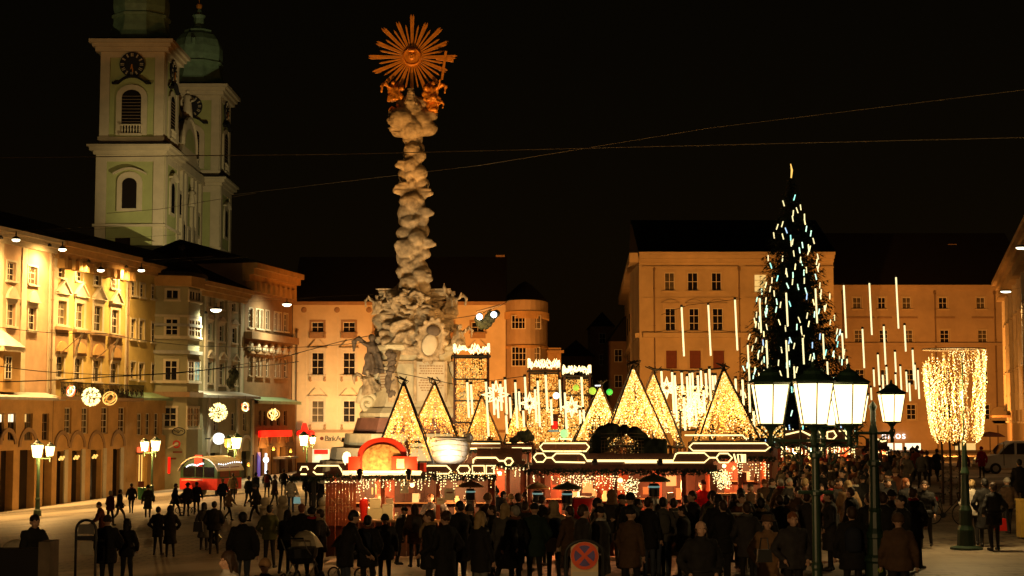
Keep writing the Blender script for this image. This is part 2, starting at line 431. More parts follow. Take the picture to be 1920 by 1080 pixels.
def building(label, F, u0, u1, H, wallm, holes, depth=14, roofh=3.0, roof_in=7, cornice=(.7, .8), cm=None, group='houses around the square', y0=0., zlow=-1.5, top_trim=True, roofm='dark_roof', name='town_house', cd=None):
    b = thing(name, label, 'building', F.world(0, 0, 0), F.a, group=group)
    mb = MB(); wall_mesh(mb, u0, u1, zlow, H, holes, y0)
    e = y0 + depth
    mb.quad((u0, y0, zlow), (u0, y0, H), (u0, e, H), (u0, e, zlow)); mb.quad((u1, y0, zlow), (u1, e, zlow), (u1, e, H), (u1, y0, H))
    mb.quad((u0, e, zlow), (u0, e, H), (u1, e, H), (u1, e, zlow)); mb.quad((u0, y0, H), (u1, y0, H), (u1, e, H), (u0, e, H))
    mb.quad((u0 + .01, y0 + .5, zlow), (u1 - .01, y0 + .5, zlow), (u1 - .01, y0 + .5, H - .01), (u0 + .01, y0 + .5, H - .01))
    mb.build('wall', wallm, b)
    cw, ch = cornice
    mb = MB()
    for k, (pr, a, c) in enumerate([(cw * .35, 0, .35), (cw * .7, .353, .7), (cw, .703, 1.0)]):
        mb.box(u0 - .02 * k, u1 + .02 * k, y0 - pr, y0 + .3, H - ch + ch * a, H - ch + ch * c)
    if cd:
        n = int((u1 - u0) / cd)
        for i in range(n): c = u0 + (i + .5) * cd; mb.box(c - cd * .22, c + cd * .22, y0 - cw * .65, y0 - .003, H - ch * 1.55, H - ch - .002)
    mb.build('cornice', cm or wallm, b)
    if roofh:
        mb = MB(); a = H + .02; o_ = cw
        vs = [(u0 - .1, y0 - o_, a), (u1 + .1, y0 - o_, a), (u1 + .1, e, a), (u0 - .1, e, a), (u0 - .1, y0 + roof_in, a + roofh), (u1 + .1, y0 + roof_in, a + roofh)]
        mb.add(vs, [(0, 1, 5, 4), (2, 3, 4, 5), (0, 4, 3), (1, 2, 5), (0, 3, 2, 1)])
        mb.build('roof', roofm, b)
    return b

def panel(b, name, matn, u0, u1, z0, z1, y0, y1): return MB().box(u0, u1, y0, y1, z0, z1).build(name, matn, b)

# ---- left row: one line of houses running away from the camera
LD = math.atan2(1, .205)           # direction of the row
LO = (-36.2, 113.0); Lz = gz(-36.2)
L = Facade(LO, LD, Lz)
def ux(px, F=L, off=0): return F.uz(px, 700, off)[0]
def zy(px, py, F=L, off=0): return F.uz(px, py, off)[1]

def arch_opening(b, u0, u1, z1, y=-.83, dark='glass_dark', hood='trim_brown', n=10):
    """ground-floor arch: raised archivolt over a recessed dark door"""
    c, r = (u0 + u1) / 2, (u1 - u0) / 2
    mb = MB()
    for k in range(n):
        a0, a1 = math.pi * k / n, math.pi * (k + 1) / n
        q = [(c - math.cos(a) * rr, z1 - r + math.sin(a) * rr) for a, rr in ((a0, r), (a1, r), (a1, r + .3), (a0, r + .3))]
        mb.prism(q, y - .06, y + .02)
    mb.build('archivolt', hood, b)

# House A: pink
def house_A():
    ua, ub = ux(-60), ux(96)
    rects = []; spec = []
    def add(x0, y0, x1, y1, **k):
        r = L.rect(x0, y0, x1, y1); rects.append(r); spec.append((r, k))
    for x0, x1, t, bt in ((-34, -20, 483, 517), (13, 29, 492, 526), (53, 69, 500, 533)): add(x0, t, x1, bt, surround='trim_pale')
    for x0, x1, t, bt in ((-34, -20, 559, 601), (13, 28, 569, 611), (53, 67, 576, 619)): add(x0, t, x1, bt, surround='trim_pale', pediment='arc', ph=.8)
    H = zy(50, 440)
    b = building('pinkish four storey house with an oriel at the left end of the row', L, ua, ub, H, 'stucco_pink', rects, cm='trim_cream', cornice=(.9, 1.0))
    for r, k in spec: window(b, *r, **k)
    # downpipe / pilaster strips
    for px in (-5, 40, 92): u = ux(px); panel(b, 'pilaster', 'trim_cream', u - .35, u + .35, 4, H - 1.0, -.09, -.004)
    # oriel
    u0, u1 = ux(3, off=1.0), ux(36, off=1.0)
    zb, zt = zy(20, 735, off=1.0), zy(20, 650, off=1.0)
    q = [(u0 - .6, -.004), (u0, -1.1), (u1, -1.1), (u1 + .6, -.004)]
    mb = MB(); n = 4
    vs = [(x, y, zb) for x, y in q] + [(x, y, zt) for x, y in q]
    mb.add(vs, [(0, 1, 5, 4), (1, 2, 6, 5), (2, 3, 7, 6), (4, 5, 6, 7), (3, 2, 1, 0)])
    ori = mb.build('oriel', 'stucco_ochre', b)
    mb = MB(); ap = ((u0 + u1) / 2, -.2, zy(20, 617, off=.8))
    vs = [(x * 1.0 + (-.2 if i < 2 else .2), y - .25 * (0 < i < 3), zt + .01) for i, (x, y) in enumerate(q)] + [ap]
    mb.add(vs, [(0, 1, 4), (1, 2, 4), (2, 3, 4), (3, 2, 1, 0)]); mb.build('oriel_roof', 'snow', ori)
    r = L.rect(8, 668, 20, 711, off=1.1); window(b, *r, nx=2, ny=3, y=-1.2, surround='trim_cream', name='oriel_window')
    MB().box(u0 - .3, u1 + .3, -1.3, -.3, zt - .35, zt - .02).build('oriel_cornice', 'trim_cream', ori)
    # projecting lower storeys
    rects = []; spec = []
    for x0, x1 in ((-35, -20), (-5, 8), (15, 30), (46, 61), (79, 92)): rects.append(L.rect(x0, 775, x1, 826, off=1.0))
    ul, ur = ux(-70, off=1.), ux(101, off=1.); zl = zy(50, 745, off=1.)
    hs = rects + [L.rect(x0, 862, x1, 950, off=1.0)[:2] + (.0, 4.3) for x0, x1 in ((-38, -14), (0, 24), (36, 64), (80, 96))]
    mb = MB(); wall_mesh(mb, ul, ur, -1.5, zl, hs, -1.0, .6)
    mb.quad((ur, -1.0, -1.5), (ur, -.004, -1.5), (ur, -.004, zl), (ur, -1.0, zl)); mb.quad((ul, -1, zl), (ur, -1, zl), (ur, -.004, zl), (ul, -.004, zl))
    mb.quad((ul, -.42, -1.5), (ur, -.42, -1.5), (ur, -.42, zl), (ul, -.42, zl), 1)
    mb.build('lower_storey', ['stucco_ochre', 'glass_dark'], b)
    g = ['glass_dark', 'glass_dark', 'glass_white', 'glass_warm', 'glass_dark']
    for i, r in enumerate(rects):
        w = window(b, *r, nx=2, ny=3, y=-.85, frame='window_wood', glass='glass_dark', surround='trim_cream')
        if i in (1, 2, 3):
            for p in [c for c in w.children if c.name.startswith('pane')]:
                if (i, round(p.location.z, 1)) and p.location.z > 1.2 and (i < 3 or p.location.x < 0):
                    p.material_slots[0].link = 'OBJECT'; p.material_slots[0].material = MATS['glass_white' if i < 3 else 'glass_warm']
    mb = MB(); mb.add([(ul, -1.7, zl), (ur + .6, -1.7, zl), (ur + .6, -.02, zl + .4), (ul, -.02, zl + .4), (ul, -1.7, zl - .2), (ur + .6, -1.7, zl - .2), (ur + .6, -.02, zl - .1), (ul, -.02, zl - .1)], [(0, 1, 2, 3), (4, 5, 1, 0), (5, 6, 2, 1), (7, 6, 5, 4)])
    mb.build('ledge_roof', 'snow', b)
    for x0, x1 in ((0, 24), (36, 64)):
        r = L.rect(x0, 862, x1, 950, off=1.0); arch_opening(b, r[0], r[1], 5.6, -1.04, hood='trim_brown')
    return b, H
HA, HAh = house_A()

def house_B():
    ua, ub, uc = ux(96.5), ux(240), ux(297.5)
    rects, spec = [], []
    def add(x0, y0, x1, y1, **k):
        r = L.rect(x0, y0, x1, y1); rects.append(r); spec.append((r, k))
    for x0, x1, t, bt in ((107, 120, 490, 520), (142, 155, 501, 527), (176, 189, 507, 535), (208, 221, 514, 541)): add(x0, t, x1, bt, surround='trim_cream')
    for x0, x1, t, bt in ((108, 124, 564, 609), (142, 157, 569, 615), (176, 191, 574, 621), (209, 222, 581, 626)): add(x0, t, x1, bt, surround='trim_cream', pediment='tri', ph=.95, sw=.3)
    for x0, x1, t, bt in ((105, 119, 667, 708), (139, 153, 671, 712), (174, 188, 675, 716), (207, 220, 680, 719)): add(x0, t, x1, bt, surround='trim_cream')
    H = zy(170, 467)
    b = building('yellow house with four triangular window gables and a long iron balcony', L, ua, ub, H, 'stucco_yellow', rects, cm='stucco_ochre', cornice=(1.1, 1.3), cd=1.2)
    for r, k in spec: window(b, *r, **k)
    # brown relief panels with round heads between the storeys
    for x0, x1, t, bt in ((101, 126, 619, 664), (137, 161, 624, 667), (169, 195, 629, 671), (204, 226, 633, 675)):
        r = L.rect(x0, t, x1, bt); u0, u1, z0, z1 = r
        o = panel(b, 'relief_panel', 'trim_brown', u0, u1, z0, z1, -.12, -.005)
        c, w = (u0 + u1) / 2, (u1 - u0) * .42
        mb = MB(); mb.prism([(c - w * math.cos(math.pi * k / 12), z0 + .2 + w * math.sin(math.pi * k / 12) * .9) for k in range(13)], -.24, -.123)
        mb.build('relief_arch', 'stucco_ochre', o)
        MB().box(u0 - .12, u1 + .12, -.35, -.004, z1 + .002, z1 + .22).build('relief_cornice', 'trim_brown', o)
    for px in (99, 236): u = ux(px); panel(b, 'pilaster', 'trim_cream', u - .3, u + .3, 4, H - 1.3, -.1, -.004)
    # flag poles with pale pennants
    for px, py in ((139, 645), (206, 655)):
        u, z = L.uz(px, py, 1.2)
        o = MB().cyl((u - .2, -.1, z - .8), (u + .1, -2.0, z + .9), .05, .03, 6).build('flag_pole', 'window_wood', b)
        mb = MB(); pts = []
        for k in range(7):
            zz = z + .9 - k * .35; s_ = .16 * math.sin(k * 1.3)
            pts.append(((u - .35 + s_ + k * .06, -1.9 + k * .12, zz), (u + .15 + s_ * .4 - k * .03, -1.95 + .1 * math.sin(k) + k * .12, zz - .05)))
        for k in range(6): mb.quad(pts[k][0], pts[k][1], pts[k + 1][1], pts[k + 1][0])
        mb.build('flag', 'trim_cream', o)
    # balcony
    z = zy(170, 745, off=.9); u0, u1 = ux(92, off=.9), ux(250, off=.9)
    bal = panel(b, 'balcony', 'trim_brown', u0, u1, z - .25, z, -1.9, -.9)
    n = 64
    bm_ = MB().cyl((0, 0, 0), (0, 0, 1.0), .035, .035, 5).mesh('baluster', 'dark_metal')
    for k in range(n): put('baluster', bm_, bal, (u0 + (u1 - u0) * (k + .5) / n, -1.85, z))
    MB().box(u0, u1, -1.9, -1.8, z + 1.0, z + 1.07).build('handrail', 'dark_metal', bal)
    pm_ = MB()
    for k in range(9):
        a = 2 * math.pi * k / 9; pm_.tube([(0, 0, 0), (math.cos(a) * .16, 0, .18 + .14 * math.sin(a)), (math.cos(a) * .3, 0, .35 + .3 * math.sin(a))], .022, 4)
    pm_ = pm_.mesh('rail_scroll', 'dark_metal')
    for k in range(16): put('rail_scroll', pm_, bal, (u0 + (u1 - u0) * (k + .5) / 16, -1.86, z + .15))
    # lower storeys (projecting .9)
    ul, ur = ux(101.5, off=.9), ux(240, off=.9); zl = z - .26
    r1 = [L.rect(x0, 764, x1, 813, off=.9) for x0, x1 in ((121, 134), (153, 166), (190, 203), (222, 235))]
    r2 = [L.rect(x0, 870, x1, 926, off=.9)[:2] + (0.0, 4.1) for x0, x1 in ((106, 122), (134, 152), (169, 189), (211, 227))]
    mb = MB(); wall_mesh(mb, ul, ur, -1.5, zl, r1 + r2, -.9, .5)
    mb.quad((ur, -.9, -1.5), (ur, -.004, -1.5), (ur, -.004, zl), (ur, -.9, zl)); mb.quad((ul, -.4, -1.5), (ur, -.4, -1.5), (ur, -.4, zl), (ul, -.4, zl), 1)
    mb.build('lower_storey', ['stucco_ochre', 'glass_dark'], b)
    for r in r1: window(b, *r, nx=2, ny=4, y=-.75, surround='trim_brown', sw=.12)
    for i, r in enumerate(r2):
        arch_opening(b, r[0] - .25, r[1] + .25, 5.35, -.94, hood='trim_brown')
        d = panel(b, 'door', 'glass_dark', r[0] + .05, r[1] - .05, 0.02, 4.0, -.52, -.46)
        if i < 3:
            mb = MB()
            for k in range(4): mb.ball((r[0] + .3 + .22 * k, -.95, 3.5 + .15 * (k % 2)), .1, 6)
            mb.build('door_lights', 'bulb_gold', d)
    for px in (128, 160, 200, 232):
        u = ux(px, off=.9); panel(b, 'arcade_pier', 'trim_pale', u - .45, u + .1, -1, 4.2, -1.02, -.904)
    return b, H
HB, HBh = house_B()

def house_B2():
    ua, ub = ux(240.2), ux(297.8)
    rects, spec = [], []
    def add(x0, y0, x1, y1, **k):
        r = L.rect(x0, y0, x1, y1); rects.append(r); spec.append((r, k))
    for x0, x1, t, bt in ((246, 255, 527, 554), (262, 271, 532, 557), (284, 292, 536, 560)): add(x0, t, x1, bt, surround='trim_cream', sw=.12)
    for x0, x1, t, bt in ((245, 254, 598, 635), (261, 270, 600, 638), (284, 292, 605, 641)): add(x0, t, x1, bt, surround='trim_cream', sw=.12)
    for x0, x1, t, bt in ((244, 253, 679, 710), (260, 269, 681, 713), (284, 292, 683, 715)): add(x0, t, x1, bt, surround='trim_cream', sw=.12)
    H = zy(268, 494)
    b = building('narrow ochre house with paired windows right of the balcony house', L, ua, ub, H, 'stucco_yellow', rects, cm='stucco_ochre', cornice=(.8, .9))
    for r, k in spec: window(b, *r, **k)
    ul, ur = ux(240.3, off=.9), ux(321, off=.9); zl = zy(270, 746, off=.9)
    r1 = [L.rect(x0, 775, x1, 816, off=.9) for x0, x1 in ((257, 267), (273, 282), (289, 298), (304, 313))]
    rd = L.rect(257, 866, 276, 912, off=.9); rd = (rd[0], rd[1], 0.0, 3.6)
    mb = MB(); wall_mesh(mb, ul, ur, -1.5, zl, r1 + [rd], -.9, .5)
    mb.quad((ur, -.9, -1.5), (ur, -.004, -1.5), (ur, -.004, zl), (ur, -.9, zl))
    mb.build('lower_storey', 'stucco_ochre', b)
    mb = MB(); mb.add([(ul, -1.4, zl), (ur + .4, -1.4, zl), (ur + .4, -.02, zl + .5), (ul, -.02, zl + .5), (ul, -1.4, zl - .2), (ur + .4, -1.4, zl - .2), (ur + .4, -.02, zl - .1), (ul, -.02, zl - .1)], [(0, 1, 2, 3), (4, 5, 1, 0), (5, 6, 2, 1), (7, 6, 5, 4)])
    mb.build('ledge_roof', 'copper_roof', b)
    for r in r1: window(b, *r, nx=2, ny=3, y=-.75, surround='trim_brown', sw=.12)
    mat('shop_glow', (.6, .4, .2), .5, vary=.3, scale=2, emit=(1, .60, .13), es=1.3, sample=True)
    d = panel(b, 'shop_door', 'shop_glow', rd[0] + .02, rd[1] - .02, .02, 3.5, -.45, -.4)
    for t in (.25, .5, .75): u = rd[0] + (rd[1] - rd[0]) * t; MB().box(u - .06, u + .06, -.55, -.46, 0, 3.5).build('door_frame', 'wood_warm', d)
    panel(b, 'shop_sign_board', 'bulb_red', rd[0] - .1, rd[1] + .1, 3.75, 4.15, -1.05, -.91)
    panel(b, 'shop_fascia', 'trim_brown', rd[0] - .3, rd[1] + .3, 3.62, 3.73, -1.3, -.91)
    return b, H
HB2, _ = house_B2()
def house_C():
    ua, ub = ux(298.2), ux(457)
    rects, spec = [], []
    def add(x0, y0, x1, y1, **k):
        r = L.rect(x0, y0, x1, y1); rects.append(r); spec.append((r, k))
    for x0, x1, t, bt in ((389, 396, 556, 574), (412, 419, 564, 580), (434, 441, 569, 584)): add(x0, t, x1, bt, surround='trim_pale', sw=.12, nx=2, ny=2)
    for x0, x1, t, bt in ((388, 397, 606, 638), (410, 419, 610, 640), (434, 443, 615, 643)): add(x0, t, x1, bt, surround='trim_cream', sw=.15, pediment='arc', ph=.4)
    for x0, x1, t, bt in ((388, 397, 678, 718), (410, 420, 681, 722), (434, 443, 684, 722)): add(x0, t, x1, bt, surround='trim_cream', sw=.15, pediment='tri', ph=.6)
    H = zy(420, 537)
    b = building('grey green house with a broad rounded bay tower', L, ua, ub, H, 'stucco_sage', rects, cm='stucco_ochre', cornice=(1.0, 1.3), roofh=3.5)
    for r, k in spec: window(b, *r, **k)
    for px in (384, 404, 427, 450): u = ux(px); panel(b, 'pilaster', 'trim_pale', u - .33, u + .33, 5, H - 1.3, -.16, -.004)
    # bay: half-octagon tower
    pr = 2.4
    u0, u1 = ux(301, off=.6), ux(378, off=1.6)
    z0 = -1.5; z1 = zy(335, 514, off=2.4)
    q = [(u0, -.004), (u0 + 1.6, -pr), (u0 + (u1 - u0) * .62, -pr), (u1, -.9), (u1 + .1, -.004)]
    faces = [(0, 1), (1, 2), (2, 3)]
    mb = MB()
    n = len(q); vs = [(x, y, z0) for x, y in q] + [(x, y, z1) for x, y in q]
    mb.add(vs, [(i, i + 1, i + 1 + n, i + n) for i in range(n - 1)] + [tuple(range(n, 2 * n))])
    bay = mb.build('bay_tower', 'stucco_sage', b)
    # corner strips and bands
    def off_poly(d): 
        c = Vector(((u0 + u1) / 2, 0)); out = []
        for x, y in q: out.append((x + (d if x > c.x else -d) * .8, y - d if y < -.1 else y))
        return out
    for zz, hh, d, mm in ((z1 - .9, .9, .35, 'stucco_ochre'), (z1 - 4.4, .25, .18, 'snow'), (zy(335, 592, off=2.4), .2, .12, 'trim_pale'), (zy(335, 634, off=2.4), .3, .18, 'trim_pale'), (zy(335, 662, off=2.4), .3, .25, 'snow'), (zy(335, 718, off=2.4), .25, .2, 'trim_pale'), (zy(335, 744, off=2.4), .45, .35, 'trim_brown')):
        p = off_poly(d); vs = [(x, y, zz) for x, y in p] + [(x, y, zz + hh) for x, y in p]; n = len(p)
        mb = MB(); mb.add(vs, [(i, i + 1, i + 1 + n, i + n) for i in range(n - 1)] + [tuple(range(n, 2 * n)), tuple(range(n))[::-1]])
        mb.build('string_course', mm, bay)
    for zlo, zhi, k in ((zy(335, 556, off=2.4), zy(335, 542, off=2.4), 0), (zy(335, 625, off=2.4), zy(335, 597, off=2.4), 1), (zy(335, 711, off=2.4), zy(335, 676, off=2.4), 2), (zy(335, 799, off=2.4), zy(335, 765, off=2.4), 3)):
        for fi, ts in ((0, (.5,)), (1, (.25, .75)), (2, (.35, .78))):
            a, c = Vector(q[fi]), Vector(q[fi + 1]); d = (c - a); Lh = d.length; d.normalize(); ang = math.atan2(d.y, d.x)
            wd = 1.15 if fi == 1 else .95
            for t in ts:
                m = a + (Vector(q[fi + 1]) - a) * t
                k2 = ('bay', k, fi == 1)
                if k2 not in _wc:
                    h = zhi - zlo; mb = MB(); w = wd; mm = MB()
                    mb.box(-w / 2 - .2, -w / 2, -.1, .02, -.15, h + .2); mb.box(w / 2, w / 2 + .2, -.1, .02, -.15, h + .2)
                    mb.box(-w / 2, w / 2, -.1, .02, h, h + .2); mb.box(-w / 2 - .25, w / 2 + .25, -.22, .0, -.3, -.15)
                    mb.box(-.04, .04, -.08, -.03, 0, h); 
                    ny = 1 if k == 0 else 3
                    for j in range(1, ny): mb.box(-w / 2, w / 2, -.075, -.035, h * j / ny - .03, h * j / ny + .03)
                    pm = MB().box(-w / 4 + .03, w / 4 - .03, 0, .01, 0.03, h / ny - .03)
                    _wc[k2] = (mb.mesh('window', 'trim_cream'), pm.mesh('pane', 'glass_dark'), ny, h)
                fm, pm, ny, h = _wc[k2]
                o = put('window', fm, bay, (m.x, m.y, zlo), ang)
                w = wd
                o2 = MB().box(-w / 2, w / 2, -.03, -.015, 0, h).mesh('glass', 'glass_teal' if (k == 2 and fi == 1 and t > .5) else 'glass_dark')
                o2 = put('glass', o2, bay, (m.x, m.y, zlo), ang)
    # low bell roof on the bay
    c = ((u0 + u1) / 2, -.9)
    mb = MB(); prof = [(1, 0), (.97, .35), (.7, .8), (.45, 1.5), (.2, 2.0), (.05, 2.5)]
    rs = []
    for s_, dz in prof:
        rs.append([Vector((c[0] + (math.cos(a) * (u1 - u0) * .56) * s_, c[1] + math.sin(a) * 2.1 * s_, z1 + dz)) for a in [2 * math.pi * i / 16 for i in range(16)]])
    mb.rings(rs); mb.build('bay_roof', 'dark_roof', bay)
    MB().ball((c[0], c[1], z1 + 2.8), .35, 8).build('roof_knob', 'dark_roof', bay)
    # lower storey block right of the bay
    ul, ur = ux(381, off=1.6), ux(476, off=1.6); zl = zy(430, 742, off=1.6)
    r1 = [L.rect(x0, 774, x1, 808, off=1.6) for x0, x1 in ((400, 408), (433, 441), (455, 462))]
    r2 = [L.rect(x0, 870, x1, 915, off=1.6)[:2] + (0.0, 3.4) for x0, x1 in ((392, 412), (427, 438), (452, 470))]
    mb = MB(); wall_mesh(mb, ul, ur, -1.5, zl, r1 + r2, -1.6, .5)
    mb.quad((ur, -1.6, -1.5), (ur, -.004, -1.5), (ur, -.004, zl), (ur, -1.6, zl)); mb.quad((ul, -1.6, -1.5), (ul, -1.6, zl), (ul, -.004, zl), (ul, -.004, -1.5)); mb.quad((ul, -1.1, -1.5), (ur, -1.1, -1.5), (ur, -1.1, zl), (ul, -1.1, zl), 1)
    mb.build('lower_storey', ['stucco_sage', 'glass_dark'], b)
    for r in r1: window(b, *r, nx=2, ny=3, y=-1.45, surround='trim_pale', sw=.14)
    for r in r2: arch_opening(b, r[0] - .1, r[1] + .1, 4.7, -1.62, hood='trim_pale')
    for px in (392, 446, 474): u = ux(px, off=1.6); panel(b, 'pilaster', 'trim_pale', u - .3, u + .2, 3, zl - .3, -1.75, -1.604)
    mb = MB(); mb.add([(ul - .3, -2.2, zl), (ur + .4, -2.2, zl), (ur + .4, -.02, zl + .45), (ul - .3, -.02, zl + .45), (ul - .3, -2.2, zl - .25), (ur + .4, -2.2, zl - .25), (ur + .4, -.02, zl - .2), (ul - .3, -.02, zl - .2)], [(0, 1, 2, 3), (4, 5, 1, 0), (5, 6, 2, 1), (7, 6, 5, 4), (4, 0, 3, 7)])
    mb.build('ledge_roof', 'snow', b)
    # round white lit clock sign
    u, z = L.uz(404.5, 822.5, 2.6)
    s = MB().cyl((u - .15, -2.9, z), (u + .15, -2.9, z), .52, .52, 20).build('lit_sign_disc', 'sign_white', b)
    MB().cyl((u, -2.1, z), (u, -1.6, z), .06, .06, 6).build('sign_bracket', 'dark_metal', s)
    return b
HC = house_C()

def house_D():
    ua, ub = ux(457.4), ux(547)
    rects, spec = [], []
    def row(xs, t0, b0, sl, **k):
        for x0, x1 in xs:
            dx = x0 - 465; r = L.rect(x0, t0 + dx * sl, x1, b0 + dx * sl * .7); rects.append(r); spec.append((r, k))
    X = ((466, 473), (479, 485), (487, 492), (498, 504), (514, 520), (522, 527), (532, 539))
    row(X, 527, 548, .24, surround='trim_brown', sw=.1, nx=2, ny=2)
    row(X, 578, 614, .16, surround='trim_pale', sw=.12, nx=2, ny=3, sill=True)
    row(X, 668, 704, .09, surround='trim_brown', sw=.12, nx=2, ny=3, pediment='arc', ph=.25)
    H = zy(500, 503)
    b = building('dark brown richly carved house at the far corner of the row', L, ua, ub, H, 'stucco_brown', rects, cm='stucco_ochre', cornice=(1.3, 1.8), roofh=2.5, cd=1.5)
    for r, k in spec: window(b, *r, **k)
    for py, hh, pr in ((558, .5, .5), (640, .7, .8), (655, .3, .3)):
        z = zy(500, py); panel(b, 'string_course', 'trim_brown', ua, ub, z, z + hh, -pr, -.004)
    sc = MB().ball((0, 0, 0), .45, 8, sc=(1, .5, 1)).ball((.35, 0, -.35), .25, 6).ball((-.35, 0, -.35), .25, 6).mesh('carving', 'trim_pale')
    for k in range(7):
        u = ua + (ub - ua) * (k + .5) / 7; z = zy(500, 650); put('carving', sc, b, (u, -.3, z - .1))
    # balustrade-like consoles
    ul, ur = ux(478, off=1.6), ux(555, off=1.6); zl = zy(510, 752, off=1.6)
    r1 = [L.rect(x0, 770, x1, 798, off=1.6) for x0, x1 in ((485, 490), (494, 500), (506, 512), (519, 525), (532, 538))]
    r2 = [L.rect(x0, 860, x1, 905, off=1.6)[:2] + (0.0, 3.6) for x0, x1 in ((486, 500), (508, 518), (524, 534), (540, 548))]
    mb = MB(); wall_mesh(mb, ul, ur, -1.5, zl, r1 + r2, -1.6, .5)
    mb.quad((ur, -1.6, -1.5), (ur, -.004, -1.5), (ur, -.004, zl), (ur, -1.6, zl)); mb.quad((ul, -1.1, -1.5), (ur, -1.1, -1.5), (ur, -1.1, zl), (ul, -1.1, zl), 1)
    mb.build('lower_storey', ['stucco_brown', 'glass_dark'], b)
    for r in r1: window(b, *r, nx=2, ny=3, y=-1.45, frame='window_wood', surround='trim_brown', sw=.1)
    for i, r in enumerate(r2): arch_opening(b, r[0] - .1, r[1] + .1, 4.9, -1.62, hood='stucco_ochre')
    mb = MB(); mb.add([(ul - .3, -2.1, zl), (ur + .4, -2.1, zl), (ur + .4, -.02, zl + .45), (ul - .3, -.02, zl + .45), (ul - .3, -2.1, zl - .3), (ur + .4, -2.1, zl - .3), (ur + .4, -.02, zl - .2), (ul - .3, -.02, zl - .2)], [(0, 1, 2, 3), (4, 5, 1, 0), (5, 6, 2, 1), (7, 6, 5, 4)])
    mb.build('ledge_roof', 'copper_roof', b)
    r = L.rect(487, 807, 546, 819, off=1.9)
    MB().box(r[0], r[1], -2.0, -1.75, r[2], r[3]).build('red_lit_sign', 'sign_red', b)
    # white cross-shaped neon and violet glow panel in the arcade
    u, z0 = L.uz(493, 888, 1.9); _, z1 = L.uz(493, 850, 1.9)
    s = MB().cyl((u, -2.2, z0), (u, -2.2, z1), .1, .1, 6).build('neon_cross', 'led_cool', b)
    MB().ball((u, -2.2, z0 + (z1 - z0) * .68), .3, 6).build('neon_star', 'led_cool', s)
    mat('violet_panel', (.1, .05, .3), .5, vary=0, emit=(.35, .15, 1), es=.18)
    r = L.rect(483, 848, 488, 900, off=1.7); MB().box(r[0], r[1], -1.72, -1.65, 0, r[3]).build('violet_panel', 'violet_panel', b)
    # entrance canopy with small lights
    r = L.rect(521, 856, 546, 860, off=2.2); c = MB().box(r[0], r[1], -3.0, -1.7, r[2], r[3]).build('entrance_canopy', 'snow', b)
    return b
HD = house_D()

